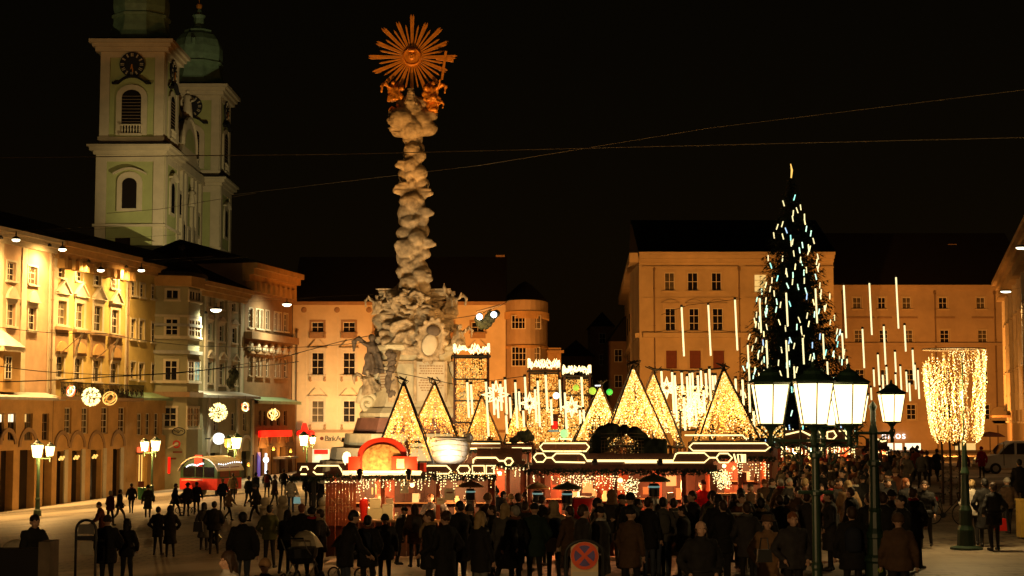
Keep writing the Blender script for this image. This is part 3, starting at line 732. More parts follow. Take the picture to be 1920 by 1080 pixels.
# ---- house closing the square (left of the column and behind it)
BK = Facade((P(547, 785, 174).x, 174.0), 0.0, gz(P(547, 785, 174).x))
def house_bank():
    ub = BK.uz(948, 700)[0]
    rects, spec = [], []
    def add(x0, y0, x1, y1, **k):
        r = BK.rect(x0, y0, x1, y1); rects.append(r); spec.append((r, k))
    for x0, x1 in ((584, 607), (643, 666), (702, 725), (766, 790), (826, 850), (884, 908)):
        add(x0, 604, x1, 623, nx=2, ny=2, surround='trim_brown', apron=.5, sw=.22)
        add(x0, 661, x1, 703, nx=2, ny=3, surround='trim_pale', pediment='open', apron=.5, ph=.85, sw=.25)
        add(x0, 751, x1, 792, nx=2, ny=3, surround='trim_pale', pediment='open', apron=.4, ph=.85, sw=.25)
    shop = [BK.rect(585, 842, 618, 872), BK.rect(632, 842, 653, 872)]
    H = BK.uz(700, 566)[1]
    b = building('cream house with broken window gables and a shop behind the stone column', BK, 0, ub, H, 'stucco_cream', rects + shop, cm='trim_brown', cornice=(.5, .35), roofh=5.5, roof_in=6, depth=16)
    for r, k in spec: window(b, *r, **k)
    z = BK.uz(600, 811)[1]
    panel(b, 'string_course', 'trim_brown', 0, ub, z, z + .3, -.3, -.004)
    for px in (574, 633, 694): 
        u = BK.uz(px, 700)[0]; panel(b, 'wall_strip', 'trim_cream', u - .04, u + .04, z + .3, H - .5, -.03, -.004)
    for px in (570, 632, 692):
        u, zz = BK.uz(px, 581); MB().ball((u, -.02, zz), .32, 10, sc=(1, .3, 1)).build('rosette', 'trim_brown', b)
    # brackets below the sills
    bk = MB().ball((0, 0, 0), .16, 6).box(-.1, .1, -.12, .12, .05, .4).mesh('bracket', 'trim_brown')
    for x0, x1 in ((584, 607), (643, 666)):
        for py in (632, 713, 803):
            for x in (x0 - 2, x1 + 2):
                u, zz = BK.uz(x, py); put('bracket', bk, b, (u, -.14, zz))
    # shop interior and lights
    mat('shop_bright', (.7, .7, .5), .5, vary=.8, scale=1.1, emit=(.95, 1, .6), es=.7)
    for i, r in enumerate(shop):
        s = panel(b, 'shop_window', 'shop_bright', r[0] + .01, r[1] - .01, r[2], r[3], .2, .26)
        if i == 0:
            MB().box(r[0] + .2, r[1] - .2, .1, .18, r[3] - .55, r[3] - .05).build('shop_banner', 'sign_red', s)
        MB().box(r[0] + .3, (r[0] + r[1]) / 2, .05, .15, r[2] + .5, r[2] + .95).build('display_light', 'led_white', s)
    # lettering
    mat('letter_dark', (.05, .03, .02), .5, vary=0)
    u, zz = BK.uz(609, 826.5); lettering('sign_lettering', 'Bank Austria', .8, 'letter_dark', b, (u, -.12, zz), space_character=.7)
    u, zz = BK.uz(603.5, 824)
    MB().cyl((u, -.1, zz + .12), (u, -.04, zz + .12), .2, .2, 14).build('sign_emblem', 'shutter_red', b)
    # red letter A (chemist) on the corner
    u, z0 = BK.uz(559, 818, 1.2); u1, z1 = BK.uz(586, 793, 1.2)
    mb = MB(); w = u1 - u; h = z1 - z0; c = u + w * .45
    mb.prism([(c - w * .32, z0 + .15), (c - w * .14, z1), (c + w * .12, z1), (c + w * .38, z0 + .15), (c + w * .16, z0 + .15), (c + w * .05, z0 + h * .35), (c - w * .08, z0 + h * .35), (c - w * .12, z0 + .15)], -1.3, -1.1)
    mb.ball((c - w * .34, -1.2, z0 + .3), .36, 8); mb.ball((c + w * .45, -1.2, z0 + .25), .42, 8)
    s = mb.build('red_letter_sign', 'sign_red', b)
    MB().cyl((c, -1.15, z0 + 1), (c, 0, z0 + 1), .05, .05, 5).build('sign_bracket', 'dark_metal', s)
    # chimneys
    for px, t, bt in ((938, 478, 560), (640, 528, 560)):
        u, zt = BK.uz(px, t, -6); panel(b, 'chimney', 'stucco_brown', u - .5, u + .5, H + 1, zt, 6, 7)
    # rainbow sign
    u, zz = BK.uz(673, 843, 3)
    o = thing('rainbow_sign', 'small round rainbow striped sign under the lantern by the bank', 'sign', BK.world(u, -3, zz))
    for i, cc in enumerate(((.9, .1, .02), (.9, .5, .02), (.8, .8, .1), (.1, .7, .4))):
        mm = 'rainbow_%d' % i; mat(mm, cc, .5, vary=0, emit=cc, es=.7)
        MB().box(-.45, .45, -.05, .05, .45 - .25 * (i + 1), .45 - .25 * i - .01).build('sign_stripe', mm, o)
    MB().cyl((0, 0, -.5), (0, 0, -3.8), .04, .04, 6).build('sign_post', 'dark_metal', o)
    return b
HBK = house_bank()
def round_corner_house():
    Y = 172.0; c = P(985, 785, Y); z0 = gz(c.x)
    b = thing('town_house', 'orange house with a rounded corner and corbelled top right of the column', 'building', (c.x, Y + 5, z0), group='houses around the square')
    H = P(985, 562, Y).z - z0; rx = (P(1029, 700, Y).x - P(942, 700, Y).x) / 2
    mb = MB(); mb.lathe([(1, -2), (1, H - 1.2), (1.03, H - 1.2), (1.03, H), (.9, H + .1)], n=28, sx=rx, sy=5); mb.build('wall', 'stucco_orange', b, smooth=False)
    mb = MB()
    for k in range(28):
        a = math.pi + math.pi * k / 27; x, y = math.cos(a) * rx * 1.02, math.sin(a) * 5.1
        mb.box(x - .14, x + .14, y - .2, y + .2, H - 2.0, H - 1.2)
    mb.build('corbel_frieze', 'stucco_ochre', b)
    mb = MB().lathe([(1.02, H - 5.2), (1.05, H - 5.1), (1.05, H - 4.9), (1.02, H - 4.8)], n=28, sx=rx, sy=5); mb.build('string_course', 'stucco_ochre', b)
    MB().lathe([(1.06, H + .05), (.8, H + .8), (.3, H + 2), (.02, H + 2.4)], n=28, sx=rx, sy=5).build('roof', 'dark_roof', b)
    for x0, x1, t, bt in ((959, 986, 591, 617), (998, 1015, 591, 617), (959, 987, 650, 687), (998, 1013, 650, 687), (959, 987, 735, 770)):
        pc = P((x0 + x1) / 2, bt, Y + .3); x = pc.x - c.x; y = -5 * math.sqrt(max(0, 1 - (x / rx) ** 2)); a = math.atan2(x / rx * 5 , -y * 1.0) * .5
        w = (x1 - x0) / 3000 * Y; h = (bt - t) / 3000 * Y
        wn_ = window(b, -w / 2, w / 2, 0, h, nx=4 if w > 1.3 else 2, ny=2 if h < 2 else 3, y=0, surround=None)
        wn_.location = (x, y - .15, pc.z - z0); wn_.rotation_euler = (0, 0, a * .8)
    # low yellow annex right of it
    a0 = P(1022, 650, 176); a1 = P(1052, 650, 176)
    mb = MB().box(a0.x, a1.x, 176, 184, z0 - 1, P(1035, 652, 176).z)
    mb.box(a0.x - .3, a1.x + .3, 175.6, 176, P(1035, 662, 176).z, P(1035, 657, 176).z)
    mb.build('annex_house', 'stucco_ochre', label='low ochre annex beside the round cornered house', cat='building', group='houses around the square')
round_corner_house()

# ---- houses in the street mouth, far and dark
def far_house(x0, x1, top, Y, label, m='stucco_brown', gable=None):
    z = gz(0); p0, p1 = P(x0, top, Y), P(x1, top, Y)
    b = thing('far_house', label, 'building', (p0.x, Y, z), group='dark houses down the side street')
    w = p1.x - p0.x; h = p0.z - z
    MB().box(0, w, 0, 10, -1, h).build('wall', m, b)
    mb = MB()
    if gable == 'r': mb.prism([(0, h + .01), (w, h + .01), (w, h + 3.5)], 0, 9.9)
    else: mb.prism([(-.3, h + .01), (w + .3, h + .01), (w * .5, h + 2.2)], 0, 9.9)
    mb.build('roof', 'dark_roof', b)
    nw = max(1, int(w / 3))
    for i in range(nw):
        for z_ in (h - 2.6, h - 5.8):
            if z_ > 2: window(b, w * (i + .5) / nw - .5, w * (i + .5) / nw + .5, z_, z_ + 1.6, y=-.09, nx=2, ny=2, surround=None)
far_house(1048, 1112, 668, 215, 'far dark house between the street lights and the street mouth')
far_house(1108, 1150, 612, 240, 'tall narrow dark house deep in the side street')
far_house(1140, 1178, 640, 200, 'dark gabled house just left of the orange corner house', gable='r')

# ---- corner house E
def house_E():
    Yf = 150.0; cx = P(1200, 785, Yf).x; z0 = -.3
    E = Facade((cx, Yf), 0, z0)
    ub = E.uz(1564, 600)[0]
    rects, spec = [], []
    def add(x0, y0, x1, y1, **k):
        r = E.rect(x0, y0, x1, y1); rects.append(r); spec.append((r, k))
    for x0, x1 in ((1246, 1265), (1289, 1309), (1334, 1353)): add(x0, 511, x1, 545, nx=2, ny=2, surround='stucco_peach', sw=.2)
    for x0, x1 in ((1247, 1267), (1292, 1311), (1336, 1356)): add(x0, 578, x1, 620, nx=2, ny=3, surround='stucco_peach', sw=.2, pediment='arc', ph=.35)
    for x0, x1 in ((1249, 1269), (1293, 1314), (1337, 1358)): add(x0, 657, x1, 691, nx=2, ny=2, glass='shutter_red', frame='shutter_red', surround='stucco_peach', sw=.2)
    add(1414, 514, 1438, 548, nx=2, ny=3, glass='glass_warm', surround='stucco_peach', sw=.2)
    add(1500, 514, 1524, 548, nx=2, ny=3, surround='stucco_peach', sw=.2)
    for x0, x1 in ((1414, 1438), (1500, 1524)): add(x0, 590, x1, 628, nx=2, ny=3, surround='stucco_peach', sw=.2)
    H = E.uz(1300, 474)[1]
    b = building('tall orange lit corner house behind the hanging light tubes', E, 0, ub, H, 'stucco_peach', rects, cm='stucco_peach', cornice=(.9, .9), roofh=4.2, roof_in=9, depth=12, zlow=-2)
    for r, k in spec: window(b, *r, **k)
    for py, hh, pr in ((503, .18, .2), (633, .45, .45), (560, .12, .12)):
        z = E.uz(1300, py)[1]; panel(b, 'string_course', 'stucco_peach', 0.3, ub, z, z + hh, -pr, -.004)
    z = E.uz(1300, 640)[1]
    n = 12
    u = E.uz(1385, 600)[0]; panel(b, 'projecting_bay', 'stucco_peach', u, u + .6, 0, H - .9, -.18, -.004)
    # side wing running back along the street
    k_ = 2.75 / 58
    def skew(mb): mb.v = [(x + y * k_, y, z) for x, y, z in mb.v]; return mb
    skew(MB().box(-.02, 9, .4, 58, -2, H - .01)).build('side_wall', 'stucco_peach', b)
    skew(MB().box(-.9, -.022, .0, 57, H - .9, H)).build('side_cornice', 'stucco_peach', b)
    z1_ = E.uz(1300, 633)[1]; skew(MB().box(-.4, -.022, 0, 57, z1_, z1_ + .45)).build('side_band', 'stucco_peach', b)
    skew(MB().box(-.9, 9, 12.1, 58, H, H + .3)).build('side_roof', 'dark_roof', b)
    for k in range(5):
        for zz in (H - 5.6, H - 10):
            skew(MB().box(-.09, -.024, 6 + k * 9, 7.4 + k * 9, zz, zz + 2)).build('side_window', 'glass_dark', b)
    return E, b
EF, HE = house_E()
def downpipe(b, F, px, z0, z1, off=.16):
    u = F.uz(px, 700, off)[0]; mb = MB().cyl((u, -off, z0), (u, -off, z1), .07, .07, 7)
    for k in range(5): z = z0 + (z1 - z0) * (k + .5) / 5; mb.cyl((u, -off, z), (u, -off, z + .12), .1, .1, 7)
    mb.cyl((u, -off - .0, z1), (u, -off + .1, z1 + .3), .12, .16, 7); mb.build('downpipe', 'window_wood', b)
downpipe(HA, L, 95.5, 7.5, HAh - 1.2, .2); downpipe(HB, L, 239, 7.5, HBh - 1.6, .2); downpipe(HBK, BK, 556, 0, 15); downpipe(HE, EF, 1388, 0, 17.5, .3); downpipe(HE, EF, 1228, 0, 17.5)
def house_F():
    Yf = 170.0; cx = P(1563, 785, Yf).x
    Ff = Facade((cx, Yf), 0, 0); ub = Ff.uz(1930, 600)[0]
    rects, spec = [], []
    def add(x0, y0, x1, y1, **k):
        r = Ff.rect(x0, y0, x1, y1); rects.append(r); spec.append((r, k))
    for x0, x1 in ((1599, 1615), (1646, 1661), (1692, 1708), (1760, 1776), (1831, 1847), (1885, 1899)):
        add(x0, 557, x1, 579, nx=2, ny=2, surround='stucco_peach', sw=.14)
        add(x0 + 3, 618, x1 + 4, 643, nx=2, ny=3, surround='stucco_peach', sw=.14)
        add(x0 + 5, 692, x1 + 6, 722, nx=2, ny=3, surround='stucco_peach', sw=.14)
        add(x0 + 8, 758, x1 + 10, 787, nx=2, ny=3, surround='stucco_peach', sw=.14)
    shop = [Ff.rect(x0, 831, x1, 850) for x0, x1 in ((1651, 1675), (1678, 1692), (1697, 1727), (1790, 1830))]
    H = Ff.uz(1700, 535)[1]
    b = building('long orange lit house under a high dark roof behind the crowd', Ff, 0, ub, H, 'stucco_orange', rects + shop, cm='stucco_orange', cornice=(.6, .5), roofh=6.5, roof_in=8, depth=18)
    for r, k in spec: window(b, *r, **k)
    for py, hh, pr in ((648, .3, .35), (794, .3, .3)):
        z = Ff.uz(1700, py)[1]; panel(b, 'string_course', 'stucco_orange', 0.1, ub, z, z + hh, -pr, -.004)
    for x0, x1 in ((1580, 1640), (1645, 1672), (1685, 1720), (1752, 1790), (1822, 1862)):
        z = Ff.uz(1700, 597)[1]; a, c = Ff.uz(x0, 600)[0], Ff.uz(x1, 600)[0]; panel(b, 'lintel_band', 'trim_brown', a, c, z, z + .14, -.14, -.004)
    for i, r in enumerate(shop): panel(b, 'shop_window', 'glass_white' if i < 3 else 'glass_warm', r[0], r[1], r[2], r[3], .15, .2)
    u, zz = Ff.uz(1652, 822.5); lettering('sign_lettering', 'nisos', 1.1, 'sign_white', b, (u, -.2, zz), space_character=1.15)
    u, zz = Ff.uz(1787, 515, -6); panel(b, 'chimney', 'stucco_brown', u - .5, u + .5, H + 2, zz + 3.4, 6, 7)
    u, zz = Ff.uz(1874, 780, .2); MB().cyl((u, -.3, zz), (u, -.1, zz), 1.0, 1.0, 20).build('oval_sign', 'stucco_peach', b)
    return Ff, b
FF, HF = house_F()
downpipe(HF, FF, 1756, 0, 16.5); downpipe(HF, FF, 1868, 0, 16.5); downpipe(HF, FF, 1583, 0, 16.5)
# ---- right-hand row edge
def house_G():
    x0 = P(1890, 785, 150); a = math.atan2(-1, .02)
    # facade runs from far (150 m) to near (60 m) along the right edge
    far, near = P(1888, 785, 150), P(1990, 785, 90)
    d = (near - far); ang = math.atan2(d.y, d.x)
    Gf = Facade((far.x, far.y), ang, 0); Lw = d.length
    H = Gf.uz(1900, 497)[1]
    rects = []
    for k in range(9):
        for z in (H - 4.2, H - 8.6, H - 13):
            u = 1.2 + k * 6.2; rects.append((u, u + 1.3, z, z + 2.2))
    b = building('orange house with pilasters at the right edge of the picture', Gf, 0, Lw, H, 'stucco_peach', rects, cm='stucco_peach', cornice=(1.1, 1.2), roofh=4, cd=1.2)
    for r in rects: window(b, *r, surround='trim_cream', sw=.2)
    for k in range(9):
        u = .4 + k * 6.2; panel(b, 'pilaster', 'trim_cream', u, u + .5, 4, H - 1.3, -.25, -.004)
    u, z = .6, P(1890, 826, 150).z
    MB().box(0, 8, -1.6, -.05, 3.4, 3.6).build('awning', 'trim_brown', b)
house_G()

def arcade_lights():
    for px, py, pw in ((513, 842, 110), (545, 846, 80), (466, 872, 45)):
        u, z = L.uz(px, py, 2.6); c = L.world(u, -2.6, z); T = thing('arcade_lamp', ('orange lamp in the arcade beside the neon cross', 'orange lamp at the last arcade arch', 'small lamp by the arch left of the neon cross')[(513, 545, 466).index(px)], 'wall lamp', c, group='small lamps in the arcades')
        MB().lathe([(.1, -.15), (.16, 0), (.1, .2), (.02, .28)], n=8).build('globe', 'bulb_amber', T); MB().tube([(0, 0, .28), (-.3, .0, .5), (-.9, .2, .5)], .03, 4).build('bracket', 'dark_metal', T)
        lamp('POINT', 'arcade_light', c + Vector((0, -.3, -.2)), pw * 2.2, (1, .42, .08), rad=.06)
arcade_lights()
# ------------------------------------------------------------------ church with two towers
def church():
    Y1, Y2 = 220.0, 250.0
    zg = gz(-60)
    ch = thing('church', 'green and cream baroque church with two onion domed towers behind the house row', 'church', (-53.0, Y1, zg))
    Z = lambda py: P(241, py, Y1).z - zg
    W_, D_ = 9.5, 10.0
    def arch_poly(w, z0, z1, n=8):
        r = w / 2; return [(-r, z0), (r, z0)] + [(r * math.cos(math.pi * k / n), z1 - r * .8 + r * .8 * math.sin(math.pi * k / n)) for k in range(n + 1)]
    def face_M(side):
        return Matrix.Identity(4) if side == 0 else Matrix.Translation((W_ / 2 + .0, D_ / 2, 0)) @ Matrix.Rotation(math.pi / 2, 4, 'Z')
    def fm(mb, M): mb.v = [tuple(M @ Vector(v)) for v in mb.v]; return mb
    zt, zm, zb = Z(90), Z(283), Z(425)
    tw = put('tower', None, ch, (0, 0, 0))
    # shaft
    mb = MB(); mb.box(-W_ / 2, W_ / 2, 0, D_, -2, zm - .5); mb.box(-W_ / 2 + .3, W_ / 2 - .3, .3, D_ - .3, zm - .4, zt - .1)
    mb.build('tower_shaft', 'church_green', tw)
    # cornices
    def band(z0, z1, o, m='church_cream', nm='cornice', inset=0):
        a = W_ / 2 + o - inset; MB().box(-a, a, -o + inset, D_ + o - inset, z0, z1).build(nm, m, tw)
    for i, (a, c, o) in enumerate(((-.5, .1, .35), (.103, .6, .7), (.603, 1.1, 1.1))): band(zt + a, zt + c, o)
    for i, (a, c, o) in enumerate(((-.5, .0, .35), (.003, .5, .8), (.503, .8, 1.1))): band(zm + a, zm + c, o)
    band(zm + .803, zm + 1.05, .9, 'dark_roof', 'ledge')
    band(zb, zb + .35, .3); band(Z(262), Z(256), .1, inset=.2)
    for side in (0, 1):
        M = face_M(side); yo = 0
        def part(mb, nm, m): return fm(mb, M).build(nm, m, tw)
        # corner pilasters (proud of the green field)
        for s_ in (-1, 1):
            x = s_ * (W_ / 2 - .75)
            part(MB().box(x - .75, x + .751, -.12, .1, -2, zm - .52), 'corner_pilaster', 'church_cream')
            x = s_ * (W_ / 2 - .95)
            part(MB().box(x - .65, x + .66, .16, .4, zm + 1.06, zt - .52), 'corner_pilaster', 'church_cream')
        part(MB().box(-W_ / 2 + 1.5, W_ / 2 - 1.5, .12, .4, zt - 1.3, zt - .52), 'frieze', 'church_cream')
        part(MB().box(-W_ / 2 + 1.5, W_ / 2 - 1.5, .1, .4, zm + 1.06, zm + 1.6), 'plinth', 'church_cream')
        part(MB().box(-W_ / 2 + 1.5, W_ / 2 - 1.5, -.1, .1, zm - 1.5, zm - .52), 'frieze', 'church_cream')
        # belfry window
        z0, z1 = Z(250), Z(168)
        mb = MB(); mb.prism(arch_poly(4.3, z0 - .2, z1 + .75), .02, .32); part(mb, 'window_surround', 'church_cream')
        w = part(MB().prism(arch_poly(2.7, z0, z1), -.01, .2), 'belfry_window', 'glass_dark')
        louv = MB()
        for k in range(9): louv.box(-1.3, 1.3, -.06, .0, z0 + 1.6 + k * .45, z0 + 1.66 + k * .45)
        louv.v = [tuple(M @ Vector(v)) for v in louv.v]; louv.build('louvre', 'window_wood', w)
        for k in range(7):
            x = -1.2 + k * .4; q = MB().lathe([(.1, 0), (.06, .15), (.13, .5), (.07, .9), (.12, 1.1)], (x, -.15, z0), 6)
            q.v = [tuple(M @ Vector(v)) for v in q.v]; q.build('baluster', 'church_cream', w)
        q = MB().box(-1.5, 1.5, -.35, -.05, z0 + 1.1, z0 + 1.25).box(-1.5, 1.5, -.35, .0, z0 - .3, z0 - .02); q.v = [tuple(M @ Vector(v)) for v in q.v]; q.build('balustrade_rail', 'church_cream', w)
        # wavy dark hood
        mb = MB(); n = 14; hw = 2.7; zz = Z(158)
        for k in range(n):
            x0, x1 = -hw + 2 * hw * k / n, -hw + 2 * hw * (k + 1) / n
            f = lambda x: zz + .95 * max(0, math.cos(x / 1.9 * math.pi / 2)) ** .8 if abs(x) < 1.9 else zz
            mb.prism([(x0, f(x0)), (x1, f(x1)), (x1, f(x1) + .3), (x0, f(x0) + .3)], -.45, .1)
        part(mb, 'hood', 'dark_roof')
        # clock
        zc = Z(121)
        c = part(MB().cyl((0, .1, zc), (0, -.12, zc), 1.75, 1.75, 28), 'clock', 'dark_metal')
        for k in range(12):
            a = 2 * math.pi * k / 12; q = MB()
            RM = Matrix.Translation((0, 0, zc)) @ Matrix.Rotation(a, 4, 'Y')
            if k in (0, 3, 6, 9, 8, 4): q.box(-.16, -.06, -.18, -.13, 1.1, 1.6, M=RM); q.box(.06, .16, -.18, -.13, 1.1, 1.6, M=RM)
            else: q.box(-.05, .05, -.18, -.13, 1.1, 1.6, M=RM); q.box(.09, .15, -.18, -.13, 1.1, 1.6, M=RM)
            q.v = [tuple(M @ Vector(v)) for v in q.v]; q.build('clock_numeral', 'church_cream', c)
        for a, l in ((R(172), 1.1), (R(190), .7)):
            q = MB().box(-.06, .06, -.24, -.19, 0, l, M=Matrix.Translation((0, 0, zc)) @ Matrix.Rotation(a, 4, 'Y')); q.v = [tuple(M @ Vector(v)) for v in q.v]; q.build('clock_hand', 'gold', c)
        # lower window
        z0, z1 = Z(391), Z(334)
        part(MB().prism(arch_poly(3.5, z0 - .4, z1 + .9), -.2, .05), 'window_surround', 'church_cream')
        part(MB().prism(arch_poly(2.0, z0, z1), -.24, .04), 'tower_window', 'glass_dark')
        mb = MB(); hw = 2.3; zz = Z(328)
        for k in range(10):
            x0, x1 = -hw + 2 * hw * k / 10, -hw + 2 * hw * (k + 1) / 10; f = lambda x: zz + .75 * math.cos(x / hw * math.pi / 2)
            mb.prism([(x0, f(x0)), (x1, f(x1)), (x1, f(x1) + .25), (x0, f(x0) + .25)], -.6, -.05)
        part(mb, 'hood', 'church_cream')
        if side == 0: part(MB().box(-1.9, .2, -.06, .1, Z(472), Z(446)), 'tower_window', 'glass_dark')
    # dome
    T = zt + 1.1
    oct_ = lambda prof, nm, m, n=8: MB().lathe([(r, .36 + (z - .36) * 1.25) for r, z in prof], (0, D_ / 2, T), n, ph=math.pi / 8).build(nm, m, tw)
    MB().box(-W_ / 2 - .4, W_ / 2 + .4, -.4, D_ + .4, T + .003, T + .35).build('roof_edge', 'dark_roof', tw)
    oct_([(5.2, .36), (4.9, .7), (4.3, 1.5), (3.95, 2.6), (3.85, 3.3)], 'dome_skirt', 'copper_roof')
    oct_([(4.15, 3.3), (4.2, 3.6), (3.9, 3.75)], 'dome_ring', 'copper_roof')
    oct_([(3.8, 3.76), (4.0, 4.6), (3.95, 5.6), (3.55, 6.6), (2.9, 7.3), (2.2, 7.7)], 'onion_dome', 'copper_roof')
    oct_([(2.35, 7.71), (2.3, 7.95), (1.5, 8.3), (.9, 8.8), (.8, 9.6), (1.1, 10.0), (.5, 10.4), (.15, 11.0)], 'dome_lantern', 'copper_roof')
    MB().ball((0, D_ / 2, T + 14.0), .5, 10).build('gold_ball', 'gold', tw)
    mb = MB().box(-.06, .06, D_ / 2 - .06, D_ / 2 + .06, T + 14.5, T + 15.7).box(-.5, .5, D_ / 2 - .05, D_ / 2 + .05, T + 15.1, T + 15.22); mb.build('cross', 'gold', tw)
    for a in (0, 1): MB().box(-.25, .25, D_ / 2 - 3.95 , D_ / 2 - 3.4, T + 6.9, T + 7.9).build('dome_hatch', 'copper_roof', tw) if a == 0 else None
    t2x = (363 - 960) / 3000 * 255
    t2 = clone(tw, parent=ch); t2.location = (t2x - (-53.0), Y2 - Y1, 0)
    # nave front between the towers
    xf = 4.0     # front plane, local x
    nv = put('nave_front', None, ch, (0, 0, 0))
    MB().box(-3, xf, 10.2, 29.8, -2, zm - .5).build('nave_wall', 'church_green', nv)
    MB().box(xf - .5, xf + .7, 10.2, 29.8, zm - .5, zm + .8).build('nave_cornice', 'church_cream', nv)
    for y in (10.9, 14.5, 17.2, 22.2, 25, 28.6): MB().box(xf + .003, xf + .45, y - .6, y + .6, -2, zm - .55).build('nave_pilaster', 'church_cream', nv)
    # curved gable
    pts = [(11.5, zm + .81), (28.5, zm + .81), (28, zm + 2.0), (26.0, zm + 2.3), (25.0, zm + 3.5)]
    c, r = 20.0, 4.6
    pts += [(c + r * math.cos(a), zm + 3.6 + r * .95 * math.sin(a)) for a in [math.pi * k / 12 for k in range(13)]] + [(15, zm + 3.4), (14, zm + 2.3), (12, zm + 2.0)]
    mb = MB(); n = len(pts); vs = [(xf - 1, y, z) for y, z in pts] + [(xf + .2, y, z) for y, z in pts]
    mb.add(vs, [tuple(range(n))[::-1], tuple(range(n, 2 * n))] + [(i, (i + 1) % n, (i + 1) % n + n, i + n) for i in range(n)]); mb.build('gable', 'church_cream', nv)
    mb = MB(); arc = [(c + r * .8 * math.cos(a), zm + 3.4 + r * .7 * math.sin(a)) for a in [math.pi * k / 12 for k in range(13)]]
    n = 13; vs = [(xf + .2, y, z) for y, z in arc] + [(xf + .26, y, z) for y, z in arc]; mb.add(vs, [tuple(range(n, 2 * n))]); mb.build('gable_field', 'church_green', nv)
    mb = MB(); arc = [(c + (r + .3) * math.cos(a), zm + 3.6 + (r * .95 + .3) * math.sin(a)) for a in [math.pi * k / 14 for k in range(15)]]
    mb.tube([(xf + .1, y, z) for y, z in arc], .4, 6); mb.build('gable_moulding', 'church_cream', nv)
    for y, z0, z1, w in ((16, Z(450), Z(395), 1.2), (20, Z(455), Z(400), 1.6), (24, Z(450), Z(395), 1.2), (13, Z(380), Z(340), 1.0), (27, Z(400), Z(360), 1.0)):
        MB().box(xf + .1, xf + .35, y - w / 2 - .4, y + w / 2 + .4, z0 - .4, z1 + .5).build('window_surround', 'church_cream', nv)
        MB().box(xf + .2, xf + .4, y - w / 2, y + w / 2, z0, z1).build('nave_window', 'glass_dark', nv)
    # niche figures and the statue standing on the gable
    def figure(loc, h, m='church_cream', nm='statue'):
        mb = MB(); s = h / 1.8
        mb.lathe([(.34, 0), (.3, .5), (.24, .95), (.28, 1.35), (.12, 1.52)], n=8).ball((0, 0, 1.66), .14, 8).tube([(0.26, 0, 1.35), (.42, -.05, 1.1), (.25, -.25, 1.0)], .07, 5).tube([(-.26, 0, 1.35), (-.4, 0, 1.1), (-.35, -.1, .8)], .07, 5)
        mb.v = [(x * s, y * s, z * s) for x, y, z in mb.v]
        return mb.build(nm, m, nv, smooth=True, loc=loc)
    figure((xf + .6, 20, Z(352)), 3.0, nm='niche_statue')
    figure((xf - .3, 20, zm + 8.4), 4.4)
    # side aisle roof in front
    MB().box(-16, 6, -6, -1.5, -2, Z(478)).build('aisle_wall', 'stucco_brown', ch)
    mb = MB(); mb.add([(-16, -7, Z(478) + .02), (7, -7, Z(478) + .02), (5, -1.5, Z(462)), (-14, -1.5, Z(462))], [(0, 1, 2, 3)]); mb.build('aisle_roof', 'dark_roof', ch)
    return ch
church()

# ------------------------------------------------------------------ plague column
def blob_fig(mb, base, h, face=0, lean=0, arm_l=1.0, arm_r=.3, wings=True, kneel=False, spread=.5):
    """a carved robed angel made of overlapping lumps, welded later"""
    M = Matrix.Translation(base) @ Matrix.Rotation(face, 4, 'Z') @ Matrix.Rotation(lean, 4, 'Y') @ Matrix.Scale(h / 1.8, 4)
    q = type(mb)()
    if kneel: q.lathe([(.5, 0), (.45, .3), (.3, .6), (.26, .9), (.1, 1.05)], n=8).ball((.3, -.25, .25), .25, 6); zs = 1.0
    else: q.lathe([(.38, 0), (.3, .35), (.27, .8), (.28, 1.2), (.1, 1.45)], n=8); zs = 1.4
    q.ball((0, -.03, zs + .22), .16, 8)
    q.tube([(.22, 0, zs - .08), (.5, -.12, zs - .25 + arm_r * .4), (.62, -.3, zs - .2 + arm_r)], [.11, .09, .06], 6)
    q.tube([(-.22, 0, zs - .08), (-.48, -.12, zs - .2 + arm_l * .4), (-.62, -.2, zs - .15 + arm_l)], [.11, .09, .06], 6)
    for k in range(5):
        a = k * 1.3; q.tube([(math.cos(a) * .3, math.sin(a) * .3, .9), (math.cos(a + .3) * .38, math.sin(a + .3) * .36, .4), (math.cos(a + .2) * .5, math.sin(a + .2) * .45, .0)], [.07, .09, .11], 5)
    if wings:
        for s_ in (-1, 1): q.tube([(s_ * .15, .2, zs - .1), (s_ * .5, .3, zs + .25), (s_ * .75, .3, zs + .1), (s_ * .8, .25, zs - .35)], [.1, .14, .12, .05], 6)
    mb.merge(q, M)
def putto(mb, c, r, rnd):
    r = r * .85
    c = Vector(c); mb.ball(c, r, 8); h = c + Vector((rnd.uniform(-.3, .3) * r, -r * .5, r * 1.2)); mb.ball(h, r * .55, 8)
    for s_ in (-1, 1):
        mb.tube([c + Vector((s_ * r * .7, -.1 * r, r * .5)), c + Vector((s_ * r * 1.4, -r * .6, r * rnd.uniform(.2, 1.2))), c + Vector((s_ * r * 1.9, -r * .9, r * rnd.uniform(.2, 1.9)))], [r * .3, r * .25, r * .15], 5)
        mb.tube([c + Vector((s_ * r * .4, -.1 * r, -r * .6)), c + Vector((s_ * r * .9, -r * .7, -r * 1.1)), c + Vector((s_ * r * .7, -r * .4, -r * 1.9))], [r * .38, r * .3, r * .15], 5)
